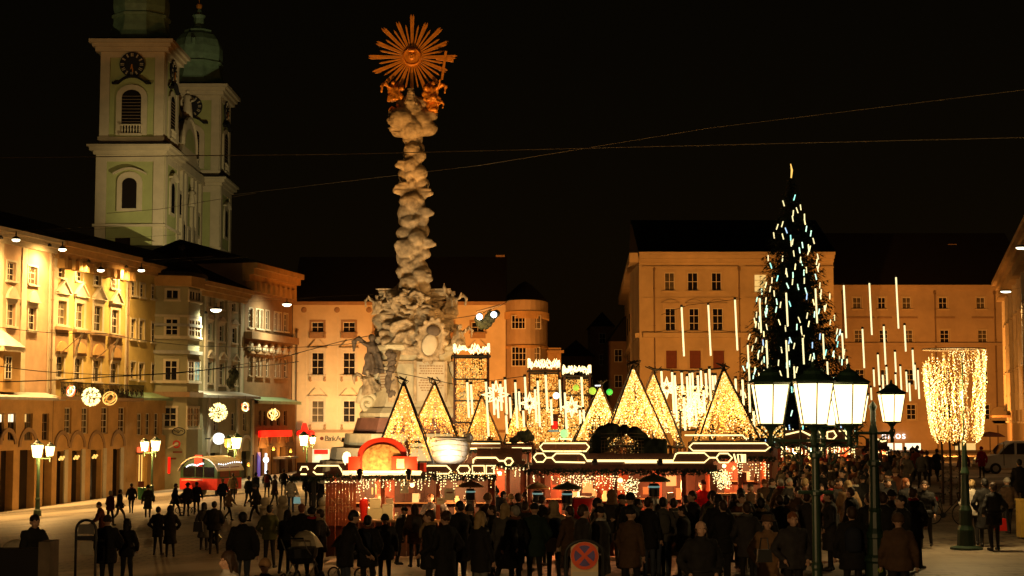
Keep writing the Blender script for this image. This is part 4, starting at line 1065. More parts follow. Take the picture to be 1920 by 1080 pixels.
def column():
    Y = 68.0; s = Y / 3000; rnd = random.Random(3)
    o = P(770, 785, Y); z0 = gz(o.x, o.y)
    C = thing('plague_column', 'tall baroque stone column of twisting clouds crowned by a golden sunburst', 'column', (o.x, Y, z0))
    X = lambda px: (px - 770) * s
    Zz = lambda py: P(770, py, Y).z - z0
    # --- shaft
    mb = Blobs(); mb.cyl((0, 0, Zz(600)), (0, 0, Zz(250)), .45, .3, 12)
    B = [(772, 282, 23), (768, 300, 22), (783, 325, 26), (790, 345, 21), (768, 352, 20), (760, 378, 21), (783, 376, 19), (784, 398, 27), (764, 416, 25), (756, 438, 22), (776, 434, 25), (790, 412, 20), (780, 470, 30), (795, 476, 18), (768, 458, 20), (760, 492, 20), (782, 498, 24), (750, 508, 16), (774, 518, 26), (768, 545, 34), (750, 548, 24), (794, 540, 22), (768, 575, 40), (745, 585, 30), (797, 580, 30)]
    for i, (px, py, r) in enumerate(B):
        mb.ball((X(px), rnd.uniform(-.25, .1), Zz(py)), r * s * .68, 12, sc=(1, .95, .85))
        mb.ball((X(770 - (px - 770) * .6), .35, Zz(py)), r * s * .72, 10)
    # spiral ropes of cloud
    for ph, rr, tr, tn in ((1.2, .34, .31, 25), (4.3, .40, .13, 25), (2.6, .44, .10, 25)):
        pts, rad = [], []
        for k in range(100):
            t = k / 99; a = ph + t * tn; r_ = rr * (1.18 - .45 * t) * (1 + .12 * math.sin(t * 40))
            pts.append((math.cos(a) * r_ + X(772), math.sin(a) * r_ * .9, Zz(575) + (Zz(275) - Zz(575)) * t)); rad.append(tr * (1.1 + .35 * math.sin(k * 1.1)) * (1.1 - .4 * t))
        mb.tube(pts, rad, 7)
    for (px, py, r) in ((742, 360, 7), (748, 352, 5), (806, 365, 6), (808, 402, 6), (812, 460, 6), (744, 462, 6), (806, 525, 6), (745, 313, 6)): mb.ball((X(px), -.4, Zz(py)), r * s * 1.1, 8); mb.ball((X(px) + .02, -.5, Zz(py) + r * s * 1.3), r * s * .6, 8)
    me = radial_skin(mb, Zz(605), Zz(258), 330, 110, 'statue_stone', 'cloud_shaft', .25, .035, 4.5, 4, (X(772), 0), 3); put('cloud_shaft', me, C)
    # --- cloud capital
    mb = Blobs()
    for px, py, r in ((750, 225, 25), (786, 226, 27), (768, 240, 28), (768, 205, 26), (742, 243, 15), (802, 240, 17), (771, 258, 20), (735, 215, 12), (806, 215, 14), (768, 190, 16), (752, 192, 14), (785, 195, 16)): mb.ball((X(px), rnd.uniform(-.25, .2), Zz(py)), r * s * .9, 12)
    putto(mb, (X(733), -.3, Zz(245)), .16, rnd); putto(mb, (X(727), -.25, Zz(228)), .12, rnd)
    blob_fig(mb, (X(768), -.45, Zz(198)), .95, arm_l=.45, arm_r=.45, wings=False)
    me = radial_skin(mb, Zz(276), Zz(170), 130, 110, 'statue_stone', 'cloud_capital', .12, .05, 3.4, 5, (X(768), 0)); put('cloud_capital', me, C)
    # --- golden group
    for nm, px, py, h, fc, ln, kn, al, ar in (('golden_figure', 738, 190, 1.15, R(25), R(-8), True, .5, .2), ('golden_figure', 806, 192, 1.2, R(-30), R(10), True, .2, .7), ('golden_figure', 748, 222, .8, R(10), R(-15), True, .1, .2), ('golden_figure', 808, 210, .8, R(-10), R(20), True, .1, .2)):
        mb = MB(); blob_fig(mb, (X(px), -.1, Zz(py)), h, fc, ln, al, ar, True, kn)
        for k in range(6): mb.ball((X(px) + rnd.uniform(-.3, .3), rnd.uniform(-.3, .3), Zz(py) + rnd.uniform(.1, h * .55)), rnd.uniform(.08, .17), 6)
        put(nm, remesh(mb, nm, 'gold', .038, .04, 6, 0, 3), C)
    mb = MB().box(-.05, .05, -.05, .05, -.2, 1.05).box(-.38, .38, -.04, .04, .62, .72); mb.v = [tuple(Matrix.Rotation(R(8), 3, 'Y') @ Vector(v)) for v in mb.v]
    o_ = mb.build('golden_cross', 'gold', C, loc=(X(828), -.35, Zz(144)))
    # --- sunburst
    SB = put('sunburst', None, C, (X(769), 0, Zz(107)))
    mb = MB(); mb.cyl((0, .08, 0), (0, -.08, 0), .41, .41, 28); mb.rings([mb.ring((0, -.08, 0), (0, -1, 0), .41, 28), mb.ring((0, -.14, 0), (0, -1, 0), .36, 28), mb.ring((0, -.09, 0), (0, -1, 0), .31, 28)]); mb.build('sun_disc', 'gold', SB, smooth=False)
    mb = MB(); mb.ball((0, -.13, .02), .2, 10, sc=(.85, .5, 1)); mb.ball((0, -.24, .0), .045, 6); mb.ball((-.07, -.22, .06), .03, 6); mb.ball((.07, -.22, .06), .03, 6); mb.ball((0, -.2, .24), .14, 8, sc=(1.3, .4, .5)); mb.box(-.06, .06, -.24, -.2, -.09, -.07); mb.build('sun_face', 'gold', SB)
    n = 32
    for k in range(n):
        a = 2 * math.pi * k / n
        L = (1.0 if k % 2 else 1.3) * (1.14 if k % 4 == 0 else 1) * rnd.uniform(.94, 1.04)
        mb = MB(); w0, w1 = (.055, .085) if k % 2 == 0 else (.05, .07)
        for off in ((-.035, .035) if k % 2 == 0 else (0,)):
            ex = L * (1 + (0 if off == 0 else rnd.uniform(-.05, .05)))
            mb.add([(off * .5 - w0 / 2, -.02, .4), (off * .5 + w0 / 2, -.02, .4), (off * .5 + w0 / 2, .03, .4), (off * .5 - w0 / 2, .03, .4), (off * 1.4 - w1 / 2, -.02, ex + .3), (off * 1.4 + w1 / 2, -.02, ex + .3), (off * 1.4 + w1 / 2, .03, ex + .3), (off * 1.4 - w1 / 2, .03, ex + .3), (off * 1.4, 0, ex + .42)],
                   [(0, 1, 5, 4), (1, 2, 6, 5), (2, 3, 7, 6), (3, 0, 4, 7), (4, 5, 8), (5, 6, 8), (6, 7, 8), (7, 4, 8)])
        r_ = mb.build('ray', 'gold', SB); r_.rotation_euler = (0, a, 0)
    # --- sculpted mass under the shaft
    mb = Blobs()
    mb.lathe([(1.5, Zz(650)), (1.2, Zz(622)), (1.0, Zz(600)), (.7, Zz(575)), (.45, Zz(550))], n=14)
    for k in range(150):
        t = rnd.random(); py = 545 + 108 * t; hw = (28 + 43 * min(1, t * 1.9)); px = 772 + rnd.uniform(-hw, hw) ; 
        yy = -rnd.uniform(.3, 1.0) * (.5 + .9 * t) * math.sqrt(max(.05, 1 - ((px - 772) / (hw + 8)) ** 2)) - .3 * t
        mb.ball((X(px), yy, Zz(py)), rnd.uniform(.1, .27), 8, sc=(rnd.uniform(.7, 1.5), 1, rnd.uniform(.6, 1.1)))
    for k in range(26):
        t = rnd.random(); py = 555 + 95 * t; hw = 26 + 42 * min(1, t * 1.8); px = 772 + rnd.uniform(-hw, hw); yy = -1.0 - .6 * t + .5 * abs(px - 772) / hw
        a = rnd.uniform(0, 6.28); mb.tube([(X(px) + math.cos(a + j * .8) * .3, yy - .1 * math.sin(j), Zz(py) + math.sin(a + j * .8) * .3) for j in range(5)], [.09, .1, .09, .07, .04], 6)
    for px, py, r in ((715, 548, .17), (760, 553, .15), (840, 552, .18), (720, 590, .2), (850, 590, .2), (740, 570, .17), (765, 590, .18), (826, 575, .17), (790, 560, .15), (708, 620, .17)): putto(mb, (X(px), -.9 if abs(px - 772) < 50 else -.3, Zz(py)), r, rnd)
    put('carved_group', radial_skin(mb, Zz(668), Zz(542), 170, 180, 'statue_stone', 'carved_group', .4, .05, 4.5, 5, (X(775), .1), 1), C)
    for px, h, fc, ln, al, ar in ((842, 1.3, R(-20), R(12), .9, .6), (713, 1.1, R(20), R(-12), .6, .8)):
        mb = MB(); blob_fig(mb, (X(px), -.5, Zz(590)), h, fc, ln, al, ar, True, True); put('carved_angel', remesh(mb, 'carved_angel', 'statue_stone', .04, .04, 5, 0, 3), C)
    # --- pedestal
    plan = [(-1.62, -.1), (-1.45, -.55), (-.85, -1.45), (-.55, -1.5), (.4, -1.25), (1.55, -1.0), (1.85, -.75), (1.75, 1.2), (1.2, 1.8), (-1.2, 1.8)]
    prof = [(1.02, 660), (1.06, 652), (1.0, 646)]
    def layer(mb, pr, mi=None): mb.rings([[Vector((x * k, y * k, Zz(py))) for x, y in plan] for k, py in pr], True, mi)
    mb = MB(); layer(mb, [(1.16, 765), (1.1, 755), (1.0, 735), (.94, 700), (.93, 668), (1.0, 660)]); mb.build('pedestal', 'pedestal_stone', C)
    for pr, m, nm in (([(1.04, 659.5), (1.12, 654), (1.12, 650), (1.02, 645)], 'pedestal_stone', 'pedestal_cornice'), ([(1.0, 684), (1.0, 679)], 'statue_stone', 'pedestal_band'),
                      ([(1.32, 783), (1.34, 775), (1.22, 765.5)], 'pedestal_stone', 'base_moulding'), ([(1.5, 812), (1.44, 798), (1.38, 783.5)], 'stone_red', 'base_step'),
                      ([(1.75, 838), (1.7, 812.5)], 'pedestal_stone', 'base_step'), ([(2.1, 862), (2.05, 838.5)], 'trim_pale', 'base_step'), ([(2.4, 905), (2.35, 862.5)], 'statue_stone', 'base_step')):
        mb = MB(); layer(mb, pr); mb.build(nm, m, C)
    # inscription panel on the right face (faces the camera)
    a = math.atan2(.25, 1); FM = Matrix.Rotation(a * 1.1, 4, 'Z')
    pn = MB().box(-.58, .62, -.05, .05, Zz(762), Zz(680)).build('inscription_panel', 'trim_pale', C, loc=(X(808), -1.2, 0), rz=a)
    for x0, x1, z0_, z1_ in ((-.68, -.58, 762, 678), (.62, .72, 762, 678)): MB().box(x0, x1, -.1, .05, Zz(z0_), Zz(z1_)).build('panel_frame', 'statue_stone', pn)
    for k in range(9):
        py = 688 + k * 4.6 + (8 if k > 3 else 0); w = rnd.uniform(.36, .5)
        mb = MB(); x = -w
        while x < w: l = rnd.uniform(.05, .12); mb.box(x, x + l, -.058, -.049, Zz(py + 1), Zz(py - 1)); x += l + .035
        mb.build('inscription_line', 'trim_brown', pn, loc=(.02, 0, 0))
    lp = MB().box(-.28, .28, -.05, .05, Zz(752), Zz(690)).build('inscription_panel', 'trim_pale', C, loc=(X(723), -1.0, 0), rz=-R(52))
    for k in range(8): MB().box(-.2, .2, -.058, -.049, Zz(703 + k * 5), Zz(701 + k * 5)).build('inscription_line', 'trim_brown', lp)
    # oval cartouche, tilted
    mb = MB(); mb.v = []
    ov = [(math.cos(t) * .47, 0, math.sin(t) * .78) for t in [2 * math.pi * k / 28 for k in range(28)]]
    mb.tube(ov, .1, 7, closed=True)
    for k in range(14): t = 2 * math.pi * k / 14; mb.ball((math.cos(t) * .6, 0, math.sin(t) * .9), .12, 6)
    mb.ball((0, .05, .0), .42, 12, sc=(1, .3, 1.6))
    o_ = put('cartouche', remesh(mb, 'cartouche', 'statue_stone', .045, .03, 5), C, (X(812), -1.75, Zz(642))); o_.rotation_euler = (0, R(10), 0)
    mb = MB(); mb.ball((0, 0, 0), .36, 14, sc=(.9, .22, 1.25)); mb.build('cartouche_field', 'trim_pale', o_, smooth=True, loc=(-.03, -.14, -.2))
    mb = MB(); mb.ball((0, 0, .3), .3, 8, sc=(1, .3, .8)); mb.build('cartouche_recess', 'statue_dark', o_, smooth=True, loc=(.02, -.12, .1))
    # volutes
    for px, py, sg in ((693, 756, -1), (870, 756, 1)):
        mb = MB(); pts = []; 
        for k in range(34): t = k / 33; a_ = t * 4.2 * math.pi; r_ = .42 * (1 - t) + .03; pts.append((math.cos(a_) * r_ * sg, 0, math.sin(a_) * r_))
        pts = [(-.1 * sg - .45 * sg, 0, 1.7), (-.1 * sg - .2 * sg, 0, 1.1), (.25 * sg, 0, .5)] + pts
        mb.tube(pts, [.2, .2, .2] + [.13] * 34, 6); mb.v = [(x, y * 2.6, z) for x, y, z in mb.v]; mb.ball((0, -.1, 0), .13, 8)
        mb.build('volute', 'pedestal_stone', C, smooth=True, loc=(X(px), -.5, Zz(py)))
    mb = MB(); mb.tube([(0, 0, -.2), (.05, -.1, .4), (-.05, 0, 1.1), (.1, .1, 1.9)], [.25, .18, .16, .22], 8); mb.build('corner_scroll', 'statue_stone', C, smooth=True, loc=(X(742), -1.5, Zz(745)))
    # garland and angels beside the pedestal
    mb = MB()
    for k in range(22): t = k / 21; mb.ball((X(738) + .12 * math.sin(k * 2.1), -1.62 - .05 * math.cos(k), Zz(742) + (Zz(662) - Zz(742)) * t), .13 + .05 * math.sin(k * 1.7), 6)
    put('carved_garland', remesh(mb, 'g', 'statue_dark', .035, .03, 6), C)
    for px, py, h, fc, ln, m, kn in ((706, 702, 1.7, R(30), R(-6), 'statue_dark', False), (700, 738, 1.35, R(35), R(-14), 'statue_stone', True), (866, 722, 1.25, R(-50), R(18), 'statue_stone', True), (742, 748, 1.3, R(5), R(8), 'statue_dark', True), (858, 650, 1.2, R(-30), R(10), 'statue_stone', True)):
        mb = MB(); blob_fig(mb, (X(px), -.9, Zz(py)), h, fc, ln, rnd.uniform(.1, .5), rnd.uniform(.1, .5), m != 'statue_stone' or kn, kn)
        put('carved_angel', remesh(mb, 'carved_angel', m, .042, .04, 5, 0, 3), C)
    mb = MB(); mb.tube([(X(870), -1, Zz(700)), (X(885), -1.1, Zz(695)), (X(898), -1.2, Zz(707))], [.12, .1, .06], 7); mb.tube([(X(862), -1, Zz(722)), (X(885), -1.1, Zz(712)), (X(896), -1.1, Zz(712))], [.16, .13, .08], 7); mb.build('reclining_limb', 'statue_stone', C, smooth=True)
    # dark bush like carving at left foot
    mb = MB()
    for k in range(26): mb.ball((X(690 + rnd.uniform(-14, 12)) , -1.6 + rnd.uniform(-.2, .2), Zz(815 - rnd.random() * 25 + (0 if 1 else 0))), rnd.uniform(.12, .24), 6)
    return C
column()

# ------------------------------------------------------------------ christmas tree
def xmas_tree():
    Y = 80.0; s = Y / 3000; c = P(1490, 785, Y); rnd = random.Random(11)
    T = thing('christmas_tree', 'huge dark christmas tree hung with short white and green light tubes', 'christmas tree', (c.x, Y, gz(c.x, c.y)))
    top = P(1485, 330, Y).z - gz(c.x, c.y)
    MB().tube([(0, 0, -.2), (0, 0, 4), (-.1, 0, top - .3)], [.28, .2, .03], 8).build('trunk', 'bark', T)
    prof = [(0, .03), (.1, .55), (.25, 1.3), (.42, 1.85), (.55, 2.4), (.72, 2.85), (.86, 3.2), (.93, 3.0), (1, 2.2)]
    def rad(t):
        for (a, ra), (b, rb) in zip(prof, prof[1:]):
            if t <= b: return ra + (rb - ra) * (t - a) / (b - a)
        return 2
    mb = MB(); nB = 1500
    for k in range(nB):
        t = (k + rnd.random()) / nB; t = t ** .62; z = top * (1 - t * .93); r = rad(t) * rnd.uniform(.72, 1.1)
        a = k * 2.39996 + rnd.uniform(-.2, .2); d = Vector((math.cos(a), math.sin(a), 0))
        n = max(3, int(r * 6)); cw = d.cross(Vector((0, 0, 1)))
        prev = None
        for j in range(n):
            f = (j + .5) / n; p = Vector((0, 0, z)) + d * r * f + Vector((0, 0, (.28 * r * f * f - .32 * r * f) + rnd.uniform(-.05, .05)))
            L = .5 * (1.15 - .5 * f) * (.6 + .5 * min(1, r / 2))
            for q in range(4):
                sd_ = (-1 if q % 2 else 1); dr = (d * rnd.uniform(.2, .9) + cw * sd_ * rnd.uniform(.2, 1) + Vector((0, 0, rnd.uniform(-.45, .25)))).normalized()
                w = dr.cross(Vector((0, 0, 1))).normalized() * .05 * (1 if q < 2 else .8); tip = p + dr * L
                mb.add([p - w, p + w, tip + Vector((0, 0, -.03))], [(0, 1, 2)])
                if q < 2:
                    for h_ in (.35, .7):
                        m_ = p + dr * L * h_; w2 = (w.normalized() * sd_ + dr * .8).normalized() * L * .32
                        mb.add([m_, m_ + dr * .05, m_ + w2], [(0, 1, 2)])
    mb.build('crown', 'fir', T, kind='stuff')
    # short light tubes on the branches
    tb = {m: MB().cyl((0, 0, -.15), (0, 0, .15), .027, .027, 6).mesh('light_tube', m) for m in ('led_white', 'led_green', 'led_cyan', 'led_blue', 'led_yellow')}
    for k in range(235):
        t = .06 + .9 * ((k + .5) / 235) ** .62; z = top * (1 - t * .93); a = -math.acos(rnd.uniform(-1, 1))
        r = rad(t) * rnd.uniform(.88, 1.03)
        m = rnd.choices(['led_white', 'led_green', 'led_cyan', 'led_blue', 'led_yellow'], [7, 4, .8, .8, 2])[0]
        o = put('light_tube', tb[m], T, (math.cos(a) * r, math.sin(a) * r, z)); o.rotation_euler = (rnd.uniform(-.3, .3), rnd.uniform(-.35, .35), 0)
    MB().tube([(0, 0, top - .1), (.04, 0, top + .3), (-.02, 0, top + .62)], [.035, .05, .02], 6).build('tree_top_light', 'bulb_gold', T)
xmas_tree()

# ------------------------------------------------------------------ light tubes on wires, stars
TUBES_A = [(1278, 576, 668), (1328, 572, 667), (1378, 562, 657)]
TUBES_B = [(1424, 559, 624), (1474, 549, 612), (1529, 541, 606), (1402, 647, 718), (1437, 638, 690), (1474, 638, 708), (1505, 634, 683), (1543, 626, 673), (1579, 625, 673), (1489, 687, 712), (1551, 678, 712), (1588, 673, 700),
           (1582, 535, 634), (1630, 531, 628), (1680, 520, 616), (1696, 610, 659), (1657, 612, 684), (1617, 617, 690), (1711, 656, 713), (1715, 684, 730), (1721, 694, 748), (1678, 660, 700), (1679, 702, 732), (1688, 687, 740), (1646, 665, 722), (1655, 703, 730), (1662, 688, 732), (1638, 693, 725), (1699, 697, 735), (1705, 718, 752), (1633, 727, 750), (1650, 727, 742)]
TUBES_C = [(876, 717, 783), (883, 721, 777), (911, 716, 818), (924, 720, 778), (933, 751, 784), (947, 712, 777), (949, 779, 813), (966, 717, 803), (956, 745, 784), (973, 734, 770), (984, 707, 768), (981, 770, 801), (1008, 714, 800), (1023, 703, 770), (1033, 749, 797), (1049, 712, 770), (1059, 736, 805), (1090, 707, 766), (1094, 768, 790), (1087, 769, 794), (1003, 730, 790), (938, 720, 770)]
TUBES_D = [(1240, 696, 724), (1260, 698, 775), (1265, 704, 790), (1278, 699, 743), (1282, 745, 807), (1288, 706, 800), (1298, 699, 730), (1308, 704, 760), (1314, 695, 730), (1319, 732, 775), (1330, 692, 751), (1336, 704, 731), (1341, 704, 726), (1379, 710, 745), (1392, 712, 760), (1404, 720, 773), (1413, 771, 800), (1293, 700, 760), (1303, 735, 790), (1323, 700, 745)]
ORD = ['first', 'second', 'third', 'fourth', 'fifth', 'sixth', 'seventh', 'eighth', 'ninth', 'tenth', 'eleventh', 'twelfth', 'thirteenth', 'fourteenth', 'fifteenth', 'sixteenth', 'seventeenth', 'eighteenth', 'nineteenth', 'twentieth', 'twenty first', 'twenty second', 'twenty third', 'twenty fourth', 'twenty fifth', 'twenty sixth', 'twenty seventh', 'twenty eighth', 'twenty ninth', 'thirtieth', 'thirty first', 'thirty second', 'thirty third', 'thirty fourth']
def led_tubes(lst, Y, label, group, seed):
    rnd = random.Random(seed)
    lst = sorted(lst)
    for i, (px, a, b) in enumerate(lst):
        lb = '%s white tube, %s from left %s' % ('short' if b - a < 45 else ('long' if b - a > 75 else 'medium'), ORD[i], label)
        y = Y + rnd.uniform(-2, 2); p, q = P(px, a, y), P(px + (b - a) * .05, b, y); h = (p - q).length
        mb = MB().cyl((0, 0, -h), (0, 0, 0), .036, .036, 6); mb.cyl((0, 0, .005), (0, 0, .1), .055, .055, 6, mi=1)
        o = mb.build('led_tube', ['led_white', 'dark_metal'], label=lb, cat='light tube', group=group); o.location = p
        d = (p - q).normalized(); o.rotation_euler = Vector((0, 0, 1)).rotation_difference(d).to_euler()
led_tubes(TUBES_A, 66, 'before the corner house', 'long light tubes before the corner house', 1)
led_tubes(TUBES_B, 70, 'around the christmas tree', 'hanging light tubes by the christmas tree', 2)
led_tubes(TUBES_C, 56, 'by the light pillars', 'hanging light tubes by the light pillars', 3)
led_tubes(TUBES_D, 57, 'between the bulb pyramids', 'hanging light tubes between the pyramids', 4)
def star(px, py, r, Y, label):
    c = P(px, py, Y); s = r / 3000 * Y; S = thing('light_star', label, 'star light', c, group='star shaped lights')
    mb = MB()
    for k in range(8):
        a = k * math.pi / 4; L = s * (1.35 if k % 2 == 0 else .95)
        pts = [(math.cos(a) * s * .3, 0, math.sin(a) * s * .3), (math.cos(a + .28) * s * .62, 0, math.sin(a + .28) * s * .62), (math.cos(a) * L, 0, math.sin(a) * L), (math.cos(a - .28) * s * .62, 0, math.sin(a - .28) * s * .62)]
        mb = MB(); mb.tube(pts, .034, 5, closed=True); mb.build('star_point', 'led_white', S)
star(930, 740, 20, 56, 'largest white star light, beside the left light pillar')
star(993, 756, 15, 57, 'white star light hanging before the middle light pillar')
star(1072, 763, 15, 57, 'white star light hanging before the right light pillar')
star(1250, 727, 15, 57, 'white star light right of the tallest bulb pyramid')
# wires
def wire(pts, Y, r, label, sag=0, m='dark_metal', n=16):
    out = []
    for (x0, y0, Ya), (x1, y1, Yb) in zip(pts, pts[1:]):
        for k in range(n):
            t = k / n; p = P(x0 + (x1 - x0) * t, y0 + (y1 - y0) * t + sag * 4 * t * (1 - t), Ya + (Yb - Ya) * t); out.append(p)
    out.append(P(*pts[-1])); MB().tube(out, r, 5).build('overhead_wire', m, label=label, cat='wire', group='overhead wires')
mat('wire_grey', (.14, .11, .07), .6, vary=0)
wire([(-20, 296, 62), (640, 289, 60), (1940, 257, 45)], 0, .017, 'long overhead wire crossing the whole sky behind the column', m='wire_grey')
wire([(430, 366, 80), (900, 310, 70), (1330, 240, 60), (1940, 166, 48)], 0, .011, 'faint upper wire rising to the right across the sky', m='wire_grey')
wire([(-20, 683, 70), (140, 700, 72), (330, 700, 80), (560, 663, 95)], 0, .018, 'dark wire sagging before the yellow house', 3)
wire([(-20, 610, 70), (200, 625, 75), (420, 650, 85), (700, 640, 60)], 0, .014, 'thin dark wire sagging across the left houses', 6)
wire([(-20, 716, 60), (207, 706, 66), (420, 690, 74), (560, 678, 90)], 0, .022, 'thick dark wire just above the iron balcony', 2)
wire([(200, 400, 90), (300, 392, 90), (480, 362, 90)], 0, .014, 'faint wire before the church tower', m='wire_grey')
wire([(547, 665, 70), (640, 640, 68), (700, 628, 66)], 0, .016, 'dark wire running from the cream house to the column')
wire([(845, 598, 66), (898, 590, 64), (940, 572, 66), (960, 560, 66)], 0, .014, 'wire that carries the two white spotlights')
wire([(700, 690, 55), (860, 722, 55), (985, 705, 56)], 0, .012, 'wire before the column pedestal')
wire([(1224, 692, 56), (1300, 696, 57), (1357, 690, 58)], 0, .03, 'bunched dark cable between the two tallest pyramids')
wire([(1240, 590, 66), (1290, 572, 66), (1390, 560, 66)], 0, .012, 'thin wire that carries the three long light tubes')
# ------------------------------------------------------------------ bulb covered pyramids
def bulbs_in_tri(mbs, a, b, c, n, rnd, r, wts, jit=.02):
    """strings of bulbs hung down one sloping face (a = apex), each with its own sway and brightness"""
    left = n; N = Vector(b - a).cross(c - a).normalized()
    while left > 0:
        u0 = rnd.random(); u1 = min(1, max(0, u0 + rnd.gauss(0, .12))); t0 = rnd.uniform(.02, .5) if rnd.random() < .6 else .02; t1 = rnd.uniform(.6, 1.0)
        L = (b - a).length * (t1 - t0); k = max(6, int(L / (r * 4.2))); ph, am = rnd.random() * 6, rnd.uniform(.01, .05); w = [q * rnd.uniform(.2, 1.8) for q in wts]; dep = rnd.uniform(-.02, .22)
        for j in range(k):
            t = t0 + (t1 - t0) * j / k; u = u0 + (u1 - u0) * j / k + am * math.sin(ph + j * .5)
            if not 0 < u < 1: continue
            p = a + (b - a) * t * (1 - u) + (c - a) * t * u - N * dep * t + Vector((rnd.gauss(0, jit), rnd.gauss(0, jit), rnd.gauss(0, jit)))
            mbs[rnd.choices(range(len(mbs)), w)[0]].octa(p, r * rnd.uniform(.7, 1.3))
        left -= k
def pyramid(ax, ay, x0, x1, by, Y, n, label, wts=(5, 4, 1), legs=True, post=True, depth=None):
    rnd = random.Random(int(ax)); apex = P(ax, ay, Y); L_, R_ = P(x0, by, Y), P(x1, by, Y)
    w = (R_.x - L_.x); d = depth or w * .8; z0 = gz(apex.x, apex.y); base = Vector((apex.x, Y, z0))
    T = thing('light_pyramid', label, 'light pyramid', base, group='bulb covered pyramids on the market')
    A = apex - base; zb = L_.z - z0
    cs = [Vector((L_.x - base.x, -d / 2, zb)), Vector((R_.x - base.x, -d / 2, zb)), Vector((R_.x - base.x, d / 2, zb)), Vector((L_.x - base.x, d / 2, zb))]
    mbs = [MB(), MB(), MB()]
    for i in range(4): bulbs_in_tri(mbs, A, cs[i], cs[(i + 1) % 4], n // 4 if i else n // 3, rnd, .0195 * Y / 50, wts)
    for mb, m in zip(mbs, ('bulb_amber', 'bulb_gold', 'bulb_white')):
        if mb.v: mb.build('light_string', m, T, kind='stuff')
    for c in cs: MB().tube([A + Vector((0, 0, .15)), c], .036, 6).build('leg', 'window_wood' if rnd.random() < .3 else 'dark_metal', T)
    for i in range(4): MB().tube([cs[i], cs[(i + 1) % 4]], .04, 5).build('base_rail', 'dark_metal', T)
    for c in cs: MB().tube([c, Vector((c.x, c.y, 0))], .06, 6).build('post', 'wood_board', T)
    mb = MB()
    for k in range(5): mb.tube([A, A + Vector((rnd.uniform(-.25, .25), 0, .15)), A + Vector((rnd.uniform(-.3, .3), 0, .3))], .02, 4)
    mb.build('finial', 'dark_metal', T)
    lamp('POINT', 'pyramid_glow', base + Vector((A.x, 0, zb + (A.z - zb) * .35)), n * .1, (1, .45, .10), rad=.12).parent = None
    return T
pyramid(757, 724, 702, 815, 868, 50, 2600, 'bulb pyramid left of two before the column, behind the red dome', (7, 3, .5))
pyramid(815, 724, 764, 862, 828, 53, 1700, 'smaller bulb pyramid right of two before the column, above the white cup', (7, 3, .4))
pyramid(903, 748, 872, 941, 828, 60, 900, 'narrow amber bulb pyramid at the foot of the left light pillar', (8, 2, .3))
pyramid(968, 757, 944, 999, 832, 60, 750, 'low bulb pyramid behind the small dark hedge figure', (7, 3, .5))
pyramid(1125, 728, 1075, 1168, 828, 60, 1900, 'leftmost of the bright bulb pyramids in the market centre', (3, 6, 2))
pyramid(1187, 692, 1128, 1252, 836, 55, 3800, 'tallest bulb pyramid standing above the black lattice sculpture', (5, 5, 1.4))
pyramid(1225, 703, 1168, 1279, 838, 57, 2500, 'bulb pyramid leaning out right behind the tallest one', (5, 5, 1.4))
pyramid(1300, 722, 1268, 1336, 806, 62, 1500, 'white hot bulb pyramid between the two dark framed ones', (0, 3, 6))
pyramid(1357, 697, 1303, 1420, 828, 56, 3300, 'bulb pyramid with dark legs left of the big street lantern', (5, 5, 1.4))
# small red star patch and centre strings between pillars
def glow_cloud(px0, px1, py0, py1, Y, n, wts, label, seed):
    rnd = random.Random(seed); mbs = [MB(), MB(), MB()]; c = P((px0 + px1) / 2, py1, Y); T = thing('light_curtain', label, 'light curtain', c, group='curtains of bulbs')
    for k in range(n):
        px = rnd.choice(range(int(px0), int(px1), 3)) + rnd.uniform(-1, 1); p = P(px, rnd.uniform(py0, py1), Y + rnd.uniform(-.5, .5)); mbs[rnd.choices(range(3), wts)[0]].octa(p - c, .024 * rnd.uniform(.7, 1.2) * Y / 55)
    for mb, m in zip(mbs, ('bulb_amber', 'bulb_gold', 'bulb_white')):
        if mb.v: mb.build('light_string', m, T, kind='stuff')
    q = MB()
    a, b = P(px0, py0, Y) - c, P(px1, py0, Y) - c; q.tube([a, b], .03, 5); q.tube([a, Vector((a.x, a.y, gz(c.x, c.y) - c.z))], .05, 5); q.tube([b, Vector((b.x, b.y, gz(c.x, c.y) - c.z))], .05, 5)
    q.build('frame', 'dark_metal', T)
glow_cloud(990, 1060, 765, 835, 61, 900, (5, 4, 1), 'curtain of amber bulbs low between the middle and right pillars', 5)
glow_cloud(1056, 1108, 770, 830, 62, 700, (5, 4, 1), 'curtain of amber bulbs left of the centre pyramids', 6)
glow_cloud(1225, 1275, 770, 812, 60, 500, (1, 4, 3), 'bright curtain of bulbs between two centre pyramids', 8)
glow_cloud(1268, 1330, 722, 800, 61, 900, (1, 4, 4), 'dense white curtain of bulbs in front of the pale pyramid', 9)
glow_cloud(1410, 1470, 775, 820, 62, 500, (3, 4, 1), 'curtain of bulbs behind the leftmost big lantern', 10)
glow_cloud(1500, 1545, 770, 800, 66, 260, (3, 4, 0), 'thin curtain of bulbs behind the middle lanterns', 12)

